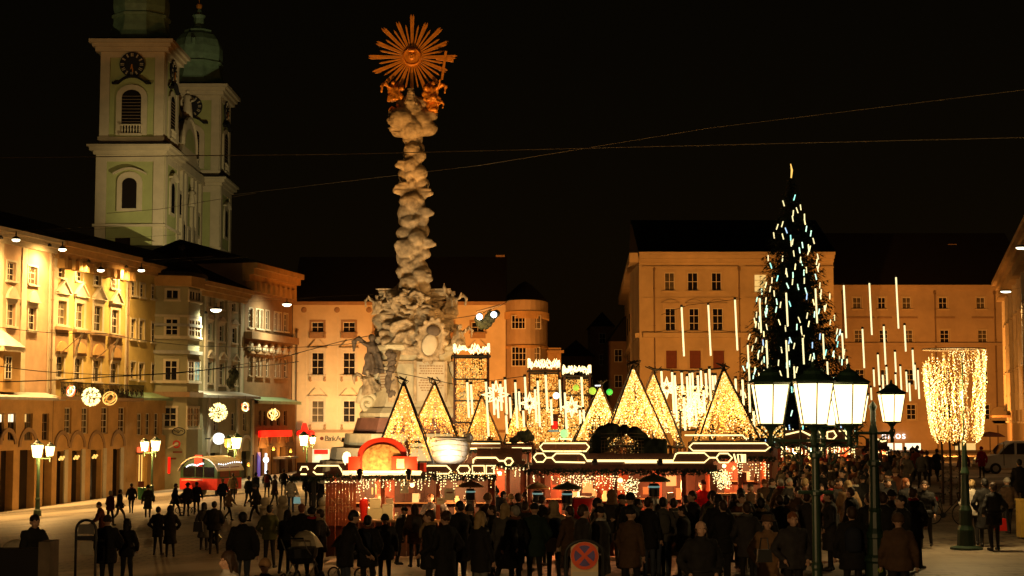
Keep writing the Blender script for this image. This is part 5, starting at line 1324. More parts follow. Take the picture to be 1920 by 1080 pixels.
# ------------------------------------------------------------------ light pillars with zigzag crowns
def pillar(x0, x1, crown0, crown1, b0, b1, Y, n, label, seed):
    rnd = random.Random(seed); c = P((x0 + x1) / 2, 785, Y); z0 = gz(c.x, c.y); w = (x1 - x0) / 3000 * Y
    T = thing('light_pillar', label, 'light pillar', (c.x, Y, z0), group='light pillars with zigzag crowns')
    Z = lambda py: P(960, py, Y).z - z0
    mbs = [MB(), MB()]
    for k in range(n):
        x = rnd.uniform(-w / 2, w / 2); x = round(x / .09) * .09 + rnd.gauss(0, .012); y = rnd.choice((-w / 2, -w / 2, w / 2)); z = Z(b1) + (Z(b0) - Z(b1)) * rnd.random()
        mbs[0 if rnd.random() < .68 else 1].octa((x, y, z), .028 * rnd.uniform(.7, 1.25))
    mbs[0].build('light_string', 'bulb_amber', T, kind='stuff'); mbs[1].build('light_string', 'bulb_gold', T, kind='stuff')
    for sx in (-1, 1):
        for sy in (-1, 1): MB().box(sx * w / 2 - .04, sx * w / 2 + .04, sy * w / 2 - .04, sy * w / 2 + .04, 0, Z(crown1) + .05).build('post', 'wood_board', T)
    for k in range(5):
        z = Z(b1) + (Z(b0) - Z(b1)) * k / 4; MB().box(-w / 2, w / 2, -w / 2 - .05, -w / 2 - .02, z - .03, z + .03).build('cross_rail', 'dark_metal', T)
    # crown: overlapping zigzags of light tube on all four sides
    mb = MB(); zl, zh = Z(crown1), Z(crown0)
    for side in range(4):
        M = Matrix.Rotation(side * math.pi / 2, 4, 'Z')
        for q in range(2):
            pts = []; nn = 13
            for k in range(nn + 1):
                x = -w / 2 + w * k / nn; z = (zl + .12 * rnd.random() * 2 if (k + q) % 2 else zh - .12 * rnd.random() * 2); pts.append(M @ Vector((x, -w / 2 - .04 * q, z)))
            mb.tube(pts, .032, 5)
    mb.build('zigzag_crown', 'led_white', T)
    MB().box(-w / 2 - .1, w / 2 + .1, -w / 2 - .1, w / 2 + .1, zl - .12, zl - .06).build('crown_ring', 'dark_metal', T)
    lamp('POINT', 'pillar_glow', (c.x, Y, Z(b0) + z0 + 1.2), 320, (1, .5, .15), rad=.12)
pillar(853, 915, 645, 664, 672, 832, 63, 2600, 'leftmost and tallest light pillar, directly right of the column', 21)
pillar(993, 1047, 673, 692, 701, 832, 66, 2200, 'middle light pillar before the rounded corner house', 22)
pillar(1058, 1105, 685, 702, 711, 832, 70, 1900, 'rightmost light pillar, before the dark side street', 23)

# ------------------------------------------------------------------ basket of bulbs round a lamp post
def basket():
    p = G(1812, 1030); Y = p.y; s = Y / 3000; rnd = random.Random(5)
    T = thing('bulb_basket', 'big glowing basket of bulb strings hung round a post at the right', 'light basket', p)
    Z = lambda py: P(1796, py, Y).z - p.z; cx = (1797 - 1812) * s
    mbs = [MB(), MB(), MB()]; z1, z0 = Z(657), Z(832)
    N = 54
    for k in range(N):
        a = 2 * math.pi * (k // 3) / (N / 3) + rnd.gauss(0, .085); L = rnd.uniform(.9, 1.02); wb = (rnd.uniform(.6, 3), 5, rnd.uniform(.6, 5)); sw = rnd.uniform(0, 6)
        top = z1 - (rnd.uniform(.25, .5) if math.cos(a) < -.62 else rnd.choice((0, .03, .06, .15)))
        m = 84
        for j in range(m):
            t = j / m * L; R0 = 57 * s; r = R0 * (1 - .22 * t ** 1.3 * (1.25 if math.cos(a) < 0 else .7)) * (1 if t < .78 else math.sqrt(max(.05, 1 - ((t - .78) / .28) ** 2 * .55)))
            if rnd.random() < .12: continue
            mbs[rnd.choices((0, 1, 2), wb)[0]].octa((cx + math.cos(a + .05 * math.sin(sw + j * .12)) * r + rnd.gauss(0, .018), math.sin(a + .05 * math.sin(sw + j * .12)) * r + rnd.gauss(0, .018), top + (z0 - top) * t), .015 * rnd.uniform(.75, 1.25))
    for mb, m in zip(mbs, ('bulb_amber', 'bulb_gold', 'bulb_white')): mb.build('light_string', m, T, kind='stuff')
    MB().tube([(cx + math.cos(a) * 57 * s, math.sin(a) * 57 * s, z1 + .03) for a in [2 * math.pi * k / 32 for k in range(32)]], .02, 5, closed=True).build('top_ring', 'window_wood', T)
    for k in range(4): a = k * math.pi / 4; MB().tube([(cx - math.cos(a) * 57 * s, -math.sin(a) * 57 * s, z1 + .03), (cx + math.cos(a) * 57 * s, math.sin(a) * 57 * s, z1 + .03)], .012, 4).build('ring_spoke', 'window_wood', T)
    MB().lathe([(.42, 0), (.42, .05), (.24, .1), (.22, .5), (.17, .62), (.17, 1.0), (.12, 1.12), (.1, 1.9), (.12, 1.95), (.08, 2.1), (.06, z0 + .05), (.02, z0 + .1), (.02, z1 - .1)], n=12).build('post', 'green_iron', T, smooth=False)
    lamp('POINT', 'basket_glow', (p.x + cx, Y, p.z + (z0 + z1) / 2), 650, (1, .66, .26), rad=.3)
basket()

# ------------------------------------------------------------------ street lanterns
_lc = {}
def lantern_parts(S, parent, c):
    if S not in _lc:
        n = 6; ph = math.pi / 6
        g = MB().lathe([(.205 * S, 0), (.31 * S, .60 * S)], n=n, ph=ph).mesh('glass', 'lantern_glass')
        f = MB()
        for k in range(n):
            a = 2 * math.pi * k / n + ph; f.cyl((math.cos(a) * .205 * S, math.sin(a) * .205 * S, 0), (math.cos(a) * .316 * S, math.sin(a) * .316 * S, .6 * S), .011 * S, .011 * S, 5)
        f.lathe([(.21 * S, -.03 * S), (.225 * S, -.005 * S)], n=n, ph=ph); f.lathe([(.32 * S, .6 * S), (.335 * S, .635 * S)], n=n, ph=ph)
        f = f.mesh('glass_frame', 'green_iron')
        cap = MB().lathe([(.35 * S, .636 * S), (.33 * S, .66 * S), (.25 * S, .70 * S), (.17 * S, .745 * S), (.15 * S, .78 * S), (.16 * S, .79 * S), (.10 * S, .82 * S), (.04 * S, .85 * S), (.025 * S, .885 * S), (.035 * S, .905 * S), (.008 * S, .94 * S)], n=12).mesh('cap', 'green_iron')
        cup = MB().lathe([(.03 * S, -.36 * S), (.05 * S, -.32 * S), (.03 * S, -.2 * S), (.045 * S, -.12 * S), (.10 * S, -.05 * S), (.17 * S, -.031 * S)], n=10).mesh('holder', 'green_iron')
        _lc[S] = (g, f, cap, cup)
    g, f, cap, cup = _lc[S]
    o = put('lantern', cap, parent, c); put('glass', g, o); put('glass_frame', f, o); put('holder', cup, o)
    return o
def scroll(mb, a, b, r, up=1, turns=1.2):
    a, b = Vector(a), Vector(b); pts = []
    for k in range(10): t = k / 9; pts.append(a.lerp(b, t) + Vector((0, 0, up * math.sin(t * math.pi) * (b - a).length * .22)))
    d = (b - a).normalized()
    for k in range(14): t = k / 13; an = t * 2 * math.pi * turns; rr = .09 * (1 - t * .7); pts.append(b + d * (-rr * math.cos(an) + .09 * 0) + Vector((0, 0, up * rr * math.sin(an))) + d * .09)
    mb.tube(pts, r, 5)
def street_lamp_big():
    Y = 21.5; c = P(1528, 785, Y); z0 = gz(c.x, c.y); s = Y / 3000
    T = thing('street_lamp', 'nearest green iron lamp post with its cluster of bright lanterns', 'street lamp', (c.x, Y, z0), group='old style street lamps')
    Z = lambda py: P(1528, py, Y).z - z0
    X = lambda px: (px - 1528) * s
    MB().lathe([(r * .64, z) for r, z in [(.2, 0), (.2, .3), (.16, .36), (.15, .9), (.17, .95), (.12, 1.02), (.11, 1.35), (.125, 1.38), (.125, 1.42), (.095, 1.46), (.09, Z(930)), (.13, Z(928)), (.13, Z(922)), (.085, Z(918)), (.08, Z(860)), (.13, Z(857)), (.13, Z(850)), (.08, Z(846)), (.08, Z(832)), (.13, Z(826)), (.05, Z(800)), (.05, Z(792))]], n=14).build('post', 'green_iron', T)
    zb = Z(826)
    MB().box(X(1448), X(1600), -.025, .025, zb - .018, zb + .018).build('cross_arm', 'green_iron', T)
    MB().box(-.02, .025, -.5, .5, zb - .03, zb + .03).build('cross_arm', 'green_iron', T)
    MB().cyl((X(1494), 0, Z(923)), (X(1560), 0, Z(923)), .025, .025, 8).build('ladder_bar', 'green_iron', T)
    for sg in (-1, 1):
        mb = MB(); scroll(mb, (sg * .06, 0, Z(850)), (sg * .42, 0, Z(836)), .014, 1); scroll(mb, (sg * .55, 0, zb + .02), (sg * .3, 0, Z(850)), .013, -1); mb.build('scroll', 'green_iron', T)
    zb0 = Z(795)
    for px, y, sc in ((1445, .0, .86), (1522, -.15, .88), (1592, .0, .86)):
        z = Z(794); lantern_parts(sc, T, (X(px), y, z))
        if abs(px - 1528) > 20:
            MB().tube([(X(px) , 0, zb), (X(px) * 1.0, 0, z - .3)], .016, 6).build('arm_riser', 'green_iron', T)
            mb = MB()
            for sg in (-1, 1): mb.tube([(X(px), 0, zb), (X(px) + sg * .09, 0, zb + .12), (X(px) + sg * .19, 0, z - .03)], .012, 5)
            mb.build('fork', 'green_iron', T)
    lantern_parts(.84, T, (X(1556), .5, Z(797)))
    return T
street_lamp_big()
def street_lamp_two():
    Y = 29.0; c = P(1637, 785, Y); z0 = gz(c.x, c.y); s = Y / 3000
    T = thing('street_lamp', 'second green iron lamp post with a yellow green sticker near its foot', 'street lamp', (c.x, Y, z0), group='old style street lamps')
    Z = lambda py: P(1637, py, Y).z - z0; X = lambda px: (px - 1637) * s
    MB().lathe([(.24, 0), (.24, .25), (.19, .32), (.17, .8), (.2, .84), (.2, .9), (.15, .95), (.14, Z(1010)), (.16, Z(1008)), (.16, Z(1000)), (.12, Z(990)), (.11, Z(960)), (.125, Z(957)), (.1, Z(952)), (.09, Z(875)), (.13, Z(872)), (.13, Z(866)), (.085, Z(862)), (.075, Z(815)), (.09, Z(812)), (.05, Z(795)), (.05, Z(770)), (.08, Z(762)), (.01, Z(752))], n=12).build('post', 'green_iron', T)
    MB().cyl((X(1600), 0, Z(812)), (X(1676), 0, Z(812)), .028, .028, 7).build('cross_arm', 'green_iron', T)
    for px, y, sc in ((1672, 0, .8), (1608, .1, .76)):
        lantern_parts(sc, T, (X(px), y, Z(790)))
        MB().cyl((X(px), y, Z(830)), (X(px), y, Z(795) - .2), .035, .03, 6).build('arm_riser', 'green_iron', T)
    mb = MB(); scroll(mb, (.08, 0, Z(830)), (.26, 0, Z(818)), .014, 1); scroll(mb, (-.08, 0, Z(830)), (-.26, 0, Z(818)), .014, 1); mb.build('scroll', 'green_iron', T)
    mat('sticker', (.35, .5, .02), .5, vary=0); MB().cyl((X(1641), -.2, Z(1067)), (X(1641), -.17, Z(1067)), .045, .045, 12).build('sticker', 'sticker', T)
street_lamp_two()
def street_lamp(px_post, base_px, heads, label, lit=(1, 1, 1), top=None, post_r=.09):
    p = G(*base_px) if isinstance(base_px, tuple) else None
    if p is None: p = P(px_post, 785, base_px); p.z = gz(p.x, p.y)
    Y = p.y; s = Y / 3000
    T = thing('street_lamp', label, 'street lamp', p, group='old style street lamps')
    z = lambda py: P(px_post, py, Y).z - p.z; X = lambda px: (px - px_post) * s
    zc = z(heads[0][1]) - .45
    MB().lathe([(.26, 0), (.24, .35), (.16, .45), (.14, 1.0), (.17, 1.05), (post_r, 1.15), (post_r * .75, zc - .1), (.11, zc), (.03, zc + .3)], n=10).build('post', 'green_iron', T)
    xs = [X(h[0]) for h in heads]
    MB().cyl((min(xs + [0]), 0, zc), (max(xs + [0]), 0, zc), .035, .035, 6).build('cross_arm', 'green_iron', T)
    for i, (px, py, w) in enumerate(heads):
        sc = w * s / .62; sc = round(sc, 2)
        o = lantern_parts(sc, T, (X(px), 0, z(py) - .3 * sc))
        if not lit[i]:
            for ch in o.children:
                if ch.name.startswith('glass') and not ch.name.startswith('glass_frame'): ch.material_slots[0].link = 'OBJECT'; ch.material_slots[0].material = MATS['bulb_amber']
        MB().cyl((X(px), 0, zc), (X(px), 0, z(py) - .7 * sc), .04, .04, 6).build('arm_riser', 'green_iron', T)
    lamp('POINT', 'lantern_light', Vector((p.x + (sum(xs) / len(xs)), Y - .6, p.z + zc + .1)), 900, (1, .52, .15), rad=.08)
    return T
street_lamp(70, (70, 968), ((67, 846, 23), (91, 846, 18)), 'lamp post at the far left behind the man with the pram', post_r=.12)
street_lamp(287, 112, ((272, 837, 17), (293, 836, 19)), 'lamp post beside the lit shop door of the ochre house', post_r=.08)
street_lamp(441, 120, ((428, 831, 16), (444, 831, 21)), 'lamp post right of the red and green sales wagon', lit=(0, 1), post_r=.08)
street_lamp(576, 125, ((570, 826, 19), (587, 826, 13)), 'lamp post under the red letter A at the cream house', post_r=.08)
street_lamp(668, 115, ((659, 825, 12), (674, 824, 16)), 'lamp post before the bank behind the red dome', post_r=.08)

# ------------------------------------------------------------------ lamps hanging over the street before the left row
def hanging(px, py, Y, w, label, power, col=(1, .56, .17), spot=150, tilt=None, aimdx=-2.0):
    c = P(px, py, Y); T = thing('hanging_lamp', label, 'hanging lamp', c, group='lamps hanging on wires over the street')
    r = w / 2 / 3000 * Y
    MB().lathe([(r * 1.04, .04), (r * .9, .16), (r * .4, .24), (.05, .28), (.04, .6)], n=14).build('lamp_shade', 'dark_metal', T)
    MB().ball((0, 0, 0), r, 12, sc=(1, 1, .45)).build('lamp_bulb', 'disc_lamp', T, smooth=True)
    MB().tube([(-9, 1.8, .9), (0, 0, .6), (9, -1.8, .9)], .012, 4).build('suspension_cable', 'dark_metal', T)
    w2 = Vector((L.n.x, L.n.y, 0)) * 9.0
    lamp('SPOT', 'street_light', c + Vector((0, 0, -.42)), power * .8, col, rad=.12, spot=155, blend=1, aim=c + w2 + Vector((0, 0, -10)))
    lamp('SPOT', 'street_light', c + Vector((0, 0, -.45)), power * 1.9, col, rad=.12, spot=124, blend=.9, aim=c - w2 * .2 + Vector((0, 0, -10)))
def wallY(px, off): # depth of a point standing 'off' metres in front of the left row at that pixel column
    u, _ = L.uz(px, 500, off); return L.world(u, -off, 0).y
hanging(30, 450, wallY(30, 2.6), 15, 'bright street lamp hanging before the pink house', 5200)
hanging(-12, 458, wallY(-12, 2.2), 15, 'street lamp hanging just outside the left edge of the picture', 5200)
hanging(117, 468, wallY(117, 2.2), 15, 'bright street lamp hanging at the seam of pink and yellow houses', 3400)
hanging(189, 507, wallY(189, 2.4), 14, 'bright street lamp hanging low before the yellow house', 3600)
hanging(265, 507, wallY(265, 2.2), 13, 'bright street lamp hanging before the narrow ochre house', 2600)
hanging(405, 581, wallY(405, 3.4), 21, 'broad street lamp hanging before the grey green house', 4200, col=(.95, .86, .50))
hanging(538, 571, wallY(538, 3.0), 17, 'broad street lamp hanging before the dark brown house', 2600, col=(.95, .86, .50))
# vertical hot streaks: lamps fixed close to the wall seams
def wall_lamp(px, py, off, power, label):
    u, z = L.uz(px, py, off); c = L.world(u, -off, z)
    T = thing('wall_lamp', label, 'wall lamp', c, group='lamps fixed high on the house fronts')
    MB().lathe([(.14, 0), (.16, .1), (.03, .25)], n=10).build('lamp_shade', 'dark_metal', T)
    o = MB().cyl((0, 0, .2), (0, 0, .22), .02, .02, 5); d = L.n * off
    o.tube([(0, 0, .2), (d.x * .5, d.y * .5, .3), (d.x, d.y, .1)], .02, 5); o.build('bracket', 'dark_metal', T)
    lamp('SPOT', 'wall_light', c + Vector((0, 0, -.1)), power, (1, .60, .2), rad=.08, spot=150, blend=.8, aim=c + Vector((0, 0, -10)))
wall_lamp(93, 462, 1.0, 1500, 'lamp bracket on the seam between pink and yellow house')
wall_lamp(237, 502, 1.0, 1400, 'lamp bracket on the seam between yellow and ochre house')
wall_lamp(166, 492, 1.0, 1000, 'lamp bracket high in the middle of the yellow house')
wall_lamp(2, 448, 1.0, 1500, 'lamp bracket at the left picture edge on the pink house')
wall_lamp(386, 588, 1.2, 1300, 'lamp bracket at the corner of the bay tower')
# right side lamps
for px, py, Y, lb in ((1886, 547, 120, 'street lamp hanging below the eaves at the right edge'), (1917, 465, 95, 'street lamp high at the right picture edge')):
    c = P(px, py, Y); T = thing('hanging_lamp', lb, 'hanging lamp', c, group='lamps hanging on wires over the street')
    MB().ball((0, 0, 0), .4, 10, sc=(1, .6, .22)).build('lamp_bulb', 'disc_lamp', T); MB().ball((0, 0, .08), .44, 10, sc=(1, .6, .22)).build('lamp_shade', 'dark_metal', T)
    MB().tube([(0, 0, .1), (4, 1, .8)], .012, 4).build('suspension_cable', 'dark_metal', T)
    lamp('SPOT', 'street_light', c + Vector((0, 0, -.3)), 900, (1, .6, .25), rad=.12, spot=110, blend=.6, aim=c + Vector((1, 0, -10)))
# twin spotlights on a wire right of the column
def twin_spots():
    c = P(910, 592, 64); T = thing('twin_spotlight', 'pair of white spotlights slung on a wire right of the column', 'spotlight', c)
    MB().tube([(-.35, 0, .15), (.6, 0, .42)], .05, 6).build('bar', 'window_wood', T)
    for px, py, r in ((899, 594, .13), (926, 590, .13)):
        q = P(px, py, 63.9) - c; h = MB(); h.cyl((q.x, q.y + .3, q.z + .1), (q.x, q.y + .0, q.z + .02), .09, .13, 10); h = h.build('lamp_head', 'dark_metal', T)
        MB().ball((q.x, q.y - .02, q.z), r, 8).build('lens', 'led_cool', h)
    mb = MB(); 
    for k in range(14): mb.ball((-.3 + k * .05 + .1 * math.sin(k * 3), .1, -.15 - .25 * math.sin(k * .35)), .16, 6)
    mb.build('cable_bundle', 'fir_dark', T)
twin_spots()
# ------------------------------------------------------------------ floodlights (each a fixture and its beam)
def flood(loc, aim, power, col, spot, label, rad=.2, blend=.5):
    loc = Vector(loc); aim = Vector(aim); T = thing('floodlight', label, 'floodlight', loc, group='floodlights')
    d = (aim - loc).normalized(); q = d.to_track_quat('-Z', 'Y').to_matrix().to_4x4()
    mb = MB().box(-.22, .22, -.16, .16, .02, .3, M=q); mb.build('housing', 'dark_metal', T)
    MB().box(-.2, .2, -.14, .14, .0, .018, M=q).build('lens', 'bulb_gold', T)
    MB().tube([(0, 0, -.1), (0, 0, -.6)], .04, 5).build('stand', 'dark_metal', T)
    lamp('SPOT', 'flood_beam', loc + d * .1, power, col, rad=rad, spot=spot, blend=blend, aim=aim)
FL = 'floodlight hidden behind the stalls'
flood((-76, 150, 13), (-52, 226, 42), 24000, (1, .72, .34), 42, 'floodlight aimed at the church towers from the roofs on the left')
flood((-27, 196, 16), (-49, 238, 40), 30000, (1, .80, .42), 50, 'floodlight aimed at the church front from the far roofs')
flood((-11, 60, -1.0), (-4.5, 68, 9.5), 3600, (1, .52, .17), 56, 'floodlight standing on the paving left of the column, aimed up its shaft')
flood((-2.0, 57, 1.1), (-4.3, 68, 8), 650, (1, .70, .34), 70, 'floodlight right of the column aimed at its carvings')
flood((-6.2, 58, 1.1), (-4.6, 68, 4.6), 3800, (1, .76, .42), 75, 'floodlight aimed at the column pedestal from the left')
flood((-5.3, 56, 1.2), (-4.3, 68, 17.8), 11000, (1, .45, .10), 22, 'floodlight aimed at the golden sunburst')
bx = P(620, 785, 160).x  # floods below are added, unseen, to brighten the house fronts
flood((bx + 1, 163, 1.2), (bx, 174, 5.0), 8500, (1, .68, .30), 76, 'added floodlight aimed at the cream house by the bank', blend=1)
flood((bx + 9, 155, 1.5), (bx + 5, 174, 13), 17000, (1, .29, .04), 110, 'added warm floodlight lighting the cream house top', blend=1)
flood((-2, 150, 1.5), (-1.5, 172, 9), 17000, (1, .38, .08), 110, 'added warm floodlight before the rounded corner house', blend=1)
flood((16, 118, 1.2), (19, 150, 9), 34000, (1, .38, .07), 100, 'added warm floodlight before the orange corner house', blend=1)
flood((38, 138, 1.2), (42, 170, 9), 26000, (1, .36, .065), 120, 'added warm floodlight before the long orange house', blend=1)
flood((30, 120, 1.0), (46, 140, 9), 6000, (1, .36, .06), 110, 'added warm floodlight before the house on the right edge', blend=1)

def lamp_behind():
    # a street lamp added outside the picture, left of and nearer than everything seen
    c = Vector((-4.6, 7.5, gz(-4.6))); T = thing('street_lamp', 'added street lamp outside the picture at the near left', 'street lamp', c, group='old style street lamps')
    MB().lathe([(.2, 0), (.18, .5), (.1, .7), (.07, 4.6)], n=10).build('post', 'green_iron', T); lantern_parts(1.1, T, (0, 0, 4.7))
    lamp('POINT', 'street_light', c + Vector((.0, .55, 5.0)), 2600, (1, .60, .24), rad=.15)
lamp_behind()
# ------------------------------------------------------------------ market stalls
def garland(mb, a, b, r, rnd, dens=60):
    L = (b - a).length
    for k in range(int(L * dens)):
        p = a.lerp(b, rnd.random()) + Vector((0, 0, -.05 * math.sin(rnd.random() * 3)))
        d = Vector((rnd.uniform(-1, 1), rnd.uniform(-1, 1), rnd.uniform(-1, .8))).normalized() * rnd.uniform(.5, 1.1) * r
        w = d.cross(Vector((0, 1, .3))).normalized() * .022
        mb.add([p - w, p + w, p + d], [(0, 1, 2)])
def hexo(x0, x1, z0, z1, c=.5, l=True, r=True):
    h = (z1 - z0) * c; m = (z0 + z1) / 2
    if l and r: return [(x0, m), (x0 + h, z1), (x1 - h, z1), (x1, m), (x1 - h, z0), (x0 + h, z0)]
def stall(label, Y, px0, px1, eave, board0, board1, neon, lights=True, inside=True, seed=1, glow=250, gcol=(1, .50, .18), backm='wood_red', wall_h=1.0, posts=None, low=None, boards_dx=0, icicle=(), goods=True):
    rnd = random.Random(seed); A, B = P(px0, eave, Y), P(px1, eave, Y); cx = (A.x + B.x) / 2; z0 = gz(cx, Y); c = Vector((cx, Y, z0)); w = B.x - A.x; h = A.z - z0
    T = thing('market_stall', label, 'market stall', c, group='wooden market stalls')
    Z = lambda py: P(960, py, Y).z - z0; X = lambda px: (px - 960) / 3000 * Y - cx
    D = 2.4
    # flat roof with fascia
    MB().box(-w / 2, w / 2, 0, D, h + .0, h + .14).build('roof', 'wood_board', T)
    # sign board along the top edge, made of stepped planks
    zt, zb = Z(board0), Z(board1)
    nb = max(3, int(w / 1.2))
    for k in range(nb):
        a = -w / 2 + .1 + (w - .2) * k / nb; MB().box(a + .004, a + (w - .2) / nb - .004, -.02 - .004 * (k % 2), .05, min(zb, h + .141), zt).build('sign_plank', 'wood_board', T)
    for nn in neon:
        pts = [(X(px), -.09, Z(py)) for px, py in nn['p']]
        MB().tube(pts, nn.get('r', .022) * Y / 45, 6, closed=nn.get('c', False)).build('neon_outline', 'neon', T)
    # counter front of upright planks
    nP = max(4, int(w / .22)); pm = MB().box(-w / nP / 2 + .006, w / nP / 2 - .006, -.015, .015, .02, wall_h).mesh('plank', 'wood_board')
    for k in range(nP): put('plank', pm, T, (-w / 2 + w * (k + .5) / nP, .35 + .004 * (k % 2), 0))
    MB().box(-w / 2 + .1, w / 2 - .1, .15, .75, wall_h + .01, wall_h + .07).build('counter', 'wood_warm', T)
    nB = max(5, int(w / .3))
    for k in range(nB): MB().box(-w / 2 + w * k / nB + .004, -w / 2 + w * (k + 1) / nB - .004, D - .08 - .006 * (k % 3), D, 0, h - .01).build('wall_plank', rnd.choice([backm, 'wood_dark', 'wood_board', 'wood_dark']), T)
    for sx in (-1, 1): MB().box(sx * w / 2 - .04, sx * w / 2 + .04, .37, D - .09, 0, h - .01).build('side_wall', backm, T)
    for x in (posts if posts is not None else [-w / 2 + .1, -w / 6, w / 6, w / 2 - .1]): MB().box(x - .06, x + .06, .25, .36, wall_h + .08, h - .01).build('post', backm, T)
    mb = MB(); garland(mb, Vector((-w / 2 - .1, -.1, h + .02)), Vector((w / 2 + .1, -.1, h + .02)), .14, rnd, 120); garland(mb, Vector((-w / 2 - .1, -.12, h - .05)), Vector((w / 2 + .1, -.12, h - .05)), .12, rnd, 60); mb.build('garland', 'fir_dark', T, kind='stuff')
    if lights:
        mb, mr = MB(), MB()
        for (a, b, l0, l1, dn) in (icicle or ((px0, px1, eave + 4, eave + 22, 1),)):
            k = a
            while k < b:
                n = rnd.randint(1, 7); jt = rnd.uniform(0, 2.4)
                for j in range(n): (mb if rnd.random() < .85 else mr).octa((X(k) + rnd.uniform(-.02, .02), -.16 + rnd.uniform(-.03, .03), Z(l0 + jt + (l1 - l0) * j / 6 + rnd.uniform(-1.4, 1.4))), .02 * Y / 45 * rnd.uniform(.7, 1.2))
                k += rnd.uniform(4, 8) / dn
        mb.build('icicle_lights', 'bulb_white', T, kind='stuff'); mr.build('icicle_lights', 'bulb_amber', T, kind='stuff')
    if goods:
        shelf = MB().box(-w / 2 + .2, w / 2 - .2, D - .4, D - .1, h * .62, h * .62 + .03).build('shelf', 'wood_warm', T)
        for k in range(int(w * 3.2)):
            x = -w / 2 + .3 + (w - .6) * rnd.random(); kk = rnd.random(); hh = rnd.uniform(.12, .34); m = rnd.choice(['wood_warm', 'trim_cream', 'shutter_red', 'window_paint', 'bulb_gold', 'trim_pale'])  # gold pick makes some wares glow in place of bright light on them
            q = MB()
            if kk < .5: q.lathe([(.06, 0), (.08, hh * .5), (.04, hh * .8), (.05, hh)], n=8)
            else: q.box(-.1, .1, -.08, .08, 0, hh)
            q.build('ware', m, T, loc=(x, D - .25 if rnd.random() < .5 else .55, (h * .62 + .031) if rnd.random() < .5 else wall_h + .071))
        for k in range(int(w * 1.1)):
            x = -w / 2 + .3 + (w - .6) * (k + .2 + .6 * rnd.random()) / int(w * 1.1); q = rnd.uniform(.14, .3); zz = rnd.uniform(wall_h + .25, h * .8)
            MB().box(-q / 2, q / 2, -.01, .0, 0, q * rnd.uniform(.8, 1.5)).build('poster', rnd.choice(['trim_cream', 'trim_pale', 'wood_warm', 'window_paint', 'wood_board']), T, loc=(x, D - .09, zz))
            if rnd.random() < .6:
                xx = x + rnd.uniform(-.2, .2); MB().octa((0, 0, 0), rnd.uniform(.05, .09)).build('hanging_star', rnd.choice(['bulb_gold', 'trim_cream', 'bulb_amber', 'shutter_red']), T, loc=(xx, rnd.uniform(.6, 1.8), h - rnd.uniform(.2, .45)))
    MB().ball((0, 0, 0), .07, 8).build('stall_lamp', 'bulb_white', T, loc=(0, 1.1, h - .3))
    if glow:
        for t in (-.28, .28):
            lamp('POINT', 'stall_light', c + Vector((w * t, 1.0, h - .45)), glow, gcol, rad=.08)
    return T
N = lambda p, c=False, r=.022: dict(p=p, c=c, r=r)
stall('red wooden stall with the red dome on its roof, at the front left', 46.5, 612, 925, 893, 869, 886,
      [N([(592, 879), (597, 873), (637, 873), (642, 880), (645, 887), (790, 887), (797, 876), (803, 873), (838, 873), (843, 878), (847, 882), (842, 888), (820, 888)]), N([(858, 880), (863, 873), (878, 873), (882, 880), (878, 888), (863, 888)], True), N([(645, 889), (790, 889)], r=.03), N([(566, 882), (569, 875), (578, 875), (581, 881)]), N([(567, 889), (578, 889)]), N([(590, 884), (596, 889), (610, 889)]), N([(886, 873), (908, 873), (909, 888), (887, 888)], True), N([(912, 873), (926, 873), (926, 888), (912, 888)], True)],
      seed=3, glow=260, icicle=((614, 680, 902, 940, 1.6), (680, 800, 898, 918, 1.0), (800, 925, 885, 915, 1.3)))
stall('stall with a red interior below the black lattice sculpture, at the front right', 42.0, 992, 1345, 882, 850, 870,
      [N([(1000, 857), (1006, 850), (1018, 850), (1024, 858), (1018, 866), (1006, 866)], True), N([(1024, 858), (1034, 858), (1041, 866), (1096, 867)]), N([(1034, 858), (1042, 850), (1086, 850), (1093, 853), (1099, 863), (1260, 863), (1265, 851), (1270, 849), (1318, 849), (1328, 858), (1318, 867), (1170, 867)]), N([(1328, 858), (1340, 858)]), N([(1340, 858), (1346, 850), (1362, 850), (1370, 858), (1362, 867), (1346, 867)], True), N([(1099, 864), (1260, 864)], r=.03), N([(1373, 851), (1377, 867)]), N([(1380, 852), (1382, 867), (1388, 867), (1387, 852)], True), N([(1390, 852), (1394, 852), (1394, 867), (1390, 867)], True)],
      seed=4, glow=230, gcol=(1, .36, .12), backm='wood_red', icicle=((1045, 1160, 891, 916, 1.6), (1000, 1040, 891, 900, .4), (1330, 1368, 885, 915, 2.2)), posts=[-2.1, -.2, 1.6, 2.35])
stall('two tier stall with stacked neon outlines between the front stalls', 52, 888, 985, 872, 840, 868,
      [N([(888, 869), (888, 862), (893, 858), (930, 858), (936, 864), (946, 864), (951, 859), (958, 859), (962, 865), (957, 872), (950, 872), (946, 865)], r=.025), N([(888, 873), (906, 873), (909, 880), (906, 888), (896, 888)]), N([(930, 873), (912, 873), (911, 888), (928, 888)])], seed=5, glow=160, goods=False)
stall('stall with long neon bars behind the white cup', 60, 850, 1005, 845, 828, 843,
      [N([(884, 831), (938, 831), (943, 835), (950, 831), (982, 831)]), N([(882, 841), (938, 841), (943, 836)]), N([(960, 840), (999, 840)])], seed=6, glow=120, lights=False, goods=False)
stall('stall with one long hexagon of neon left of the black sculpture', 58, 1006, 1110, 850, 828, 848,
      [N([(1012, 838), (1018, 831), (1098, 831), (1104, 838), (1098, 846), (1018, 846)], True), N([(1032, 823), (1040, 823)]), N([(1050, 823), (1072, 823)])], seed=7, glow=120, lights=False, goods=False)
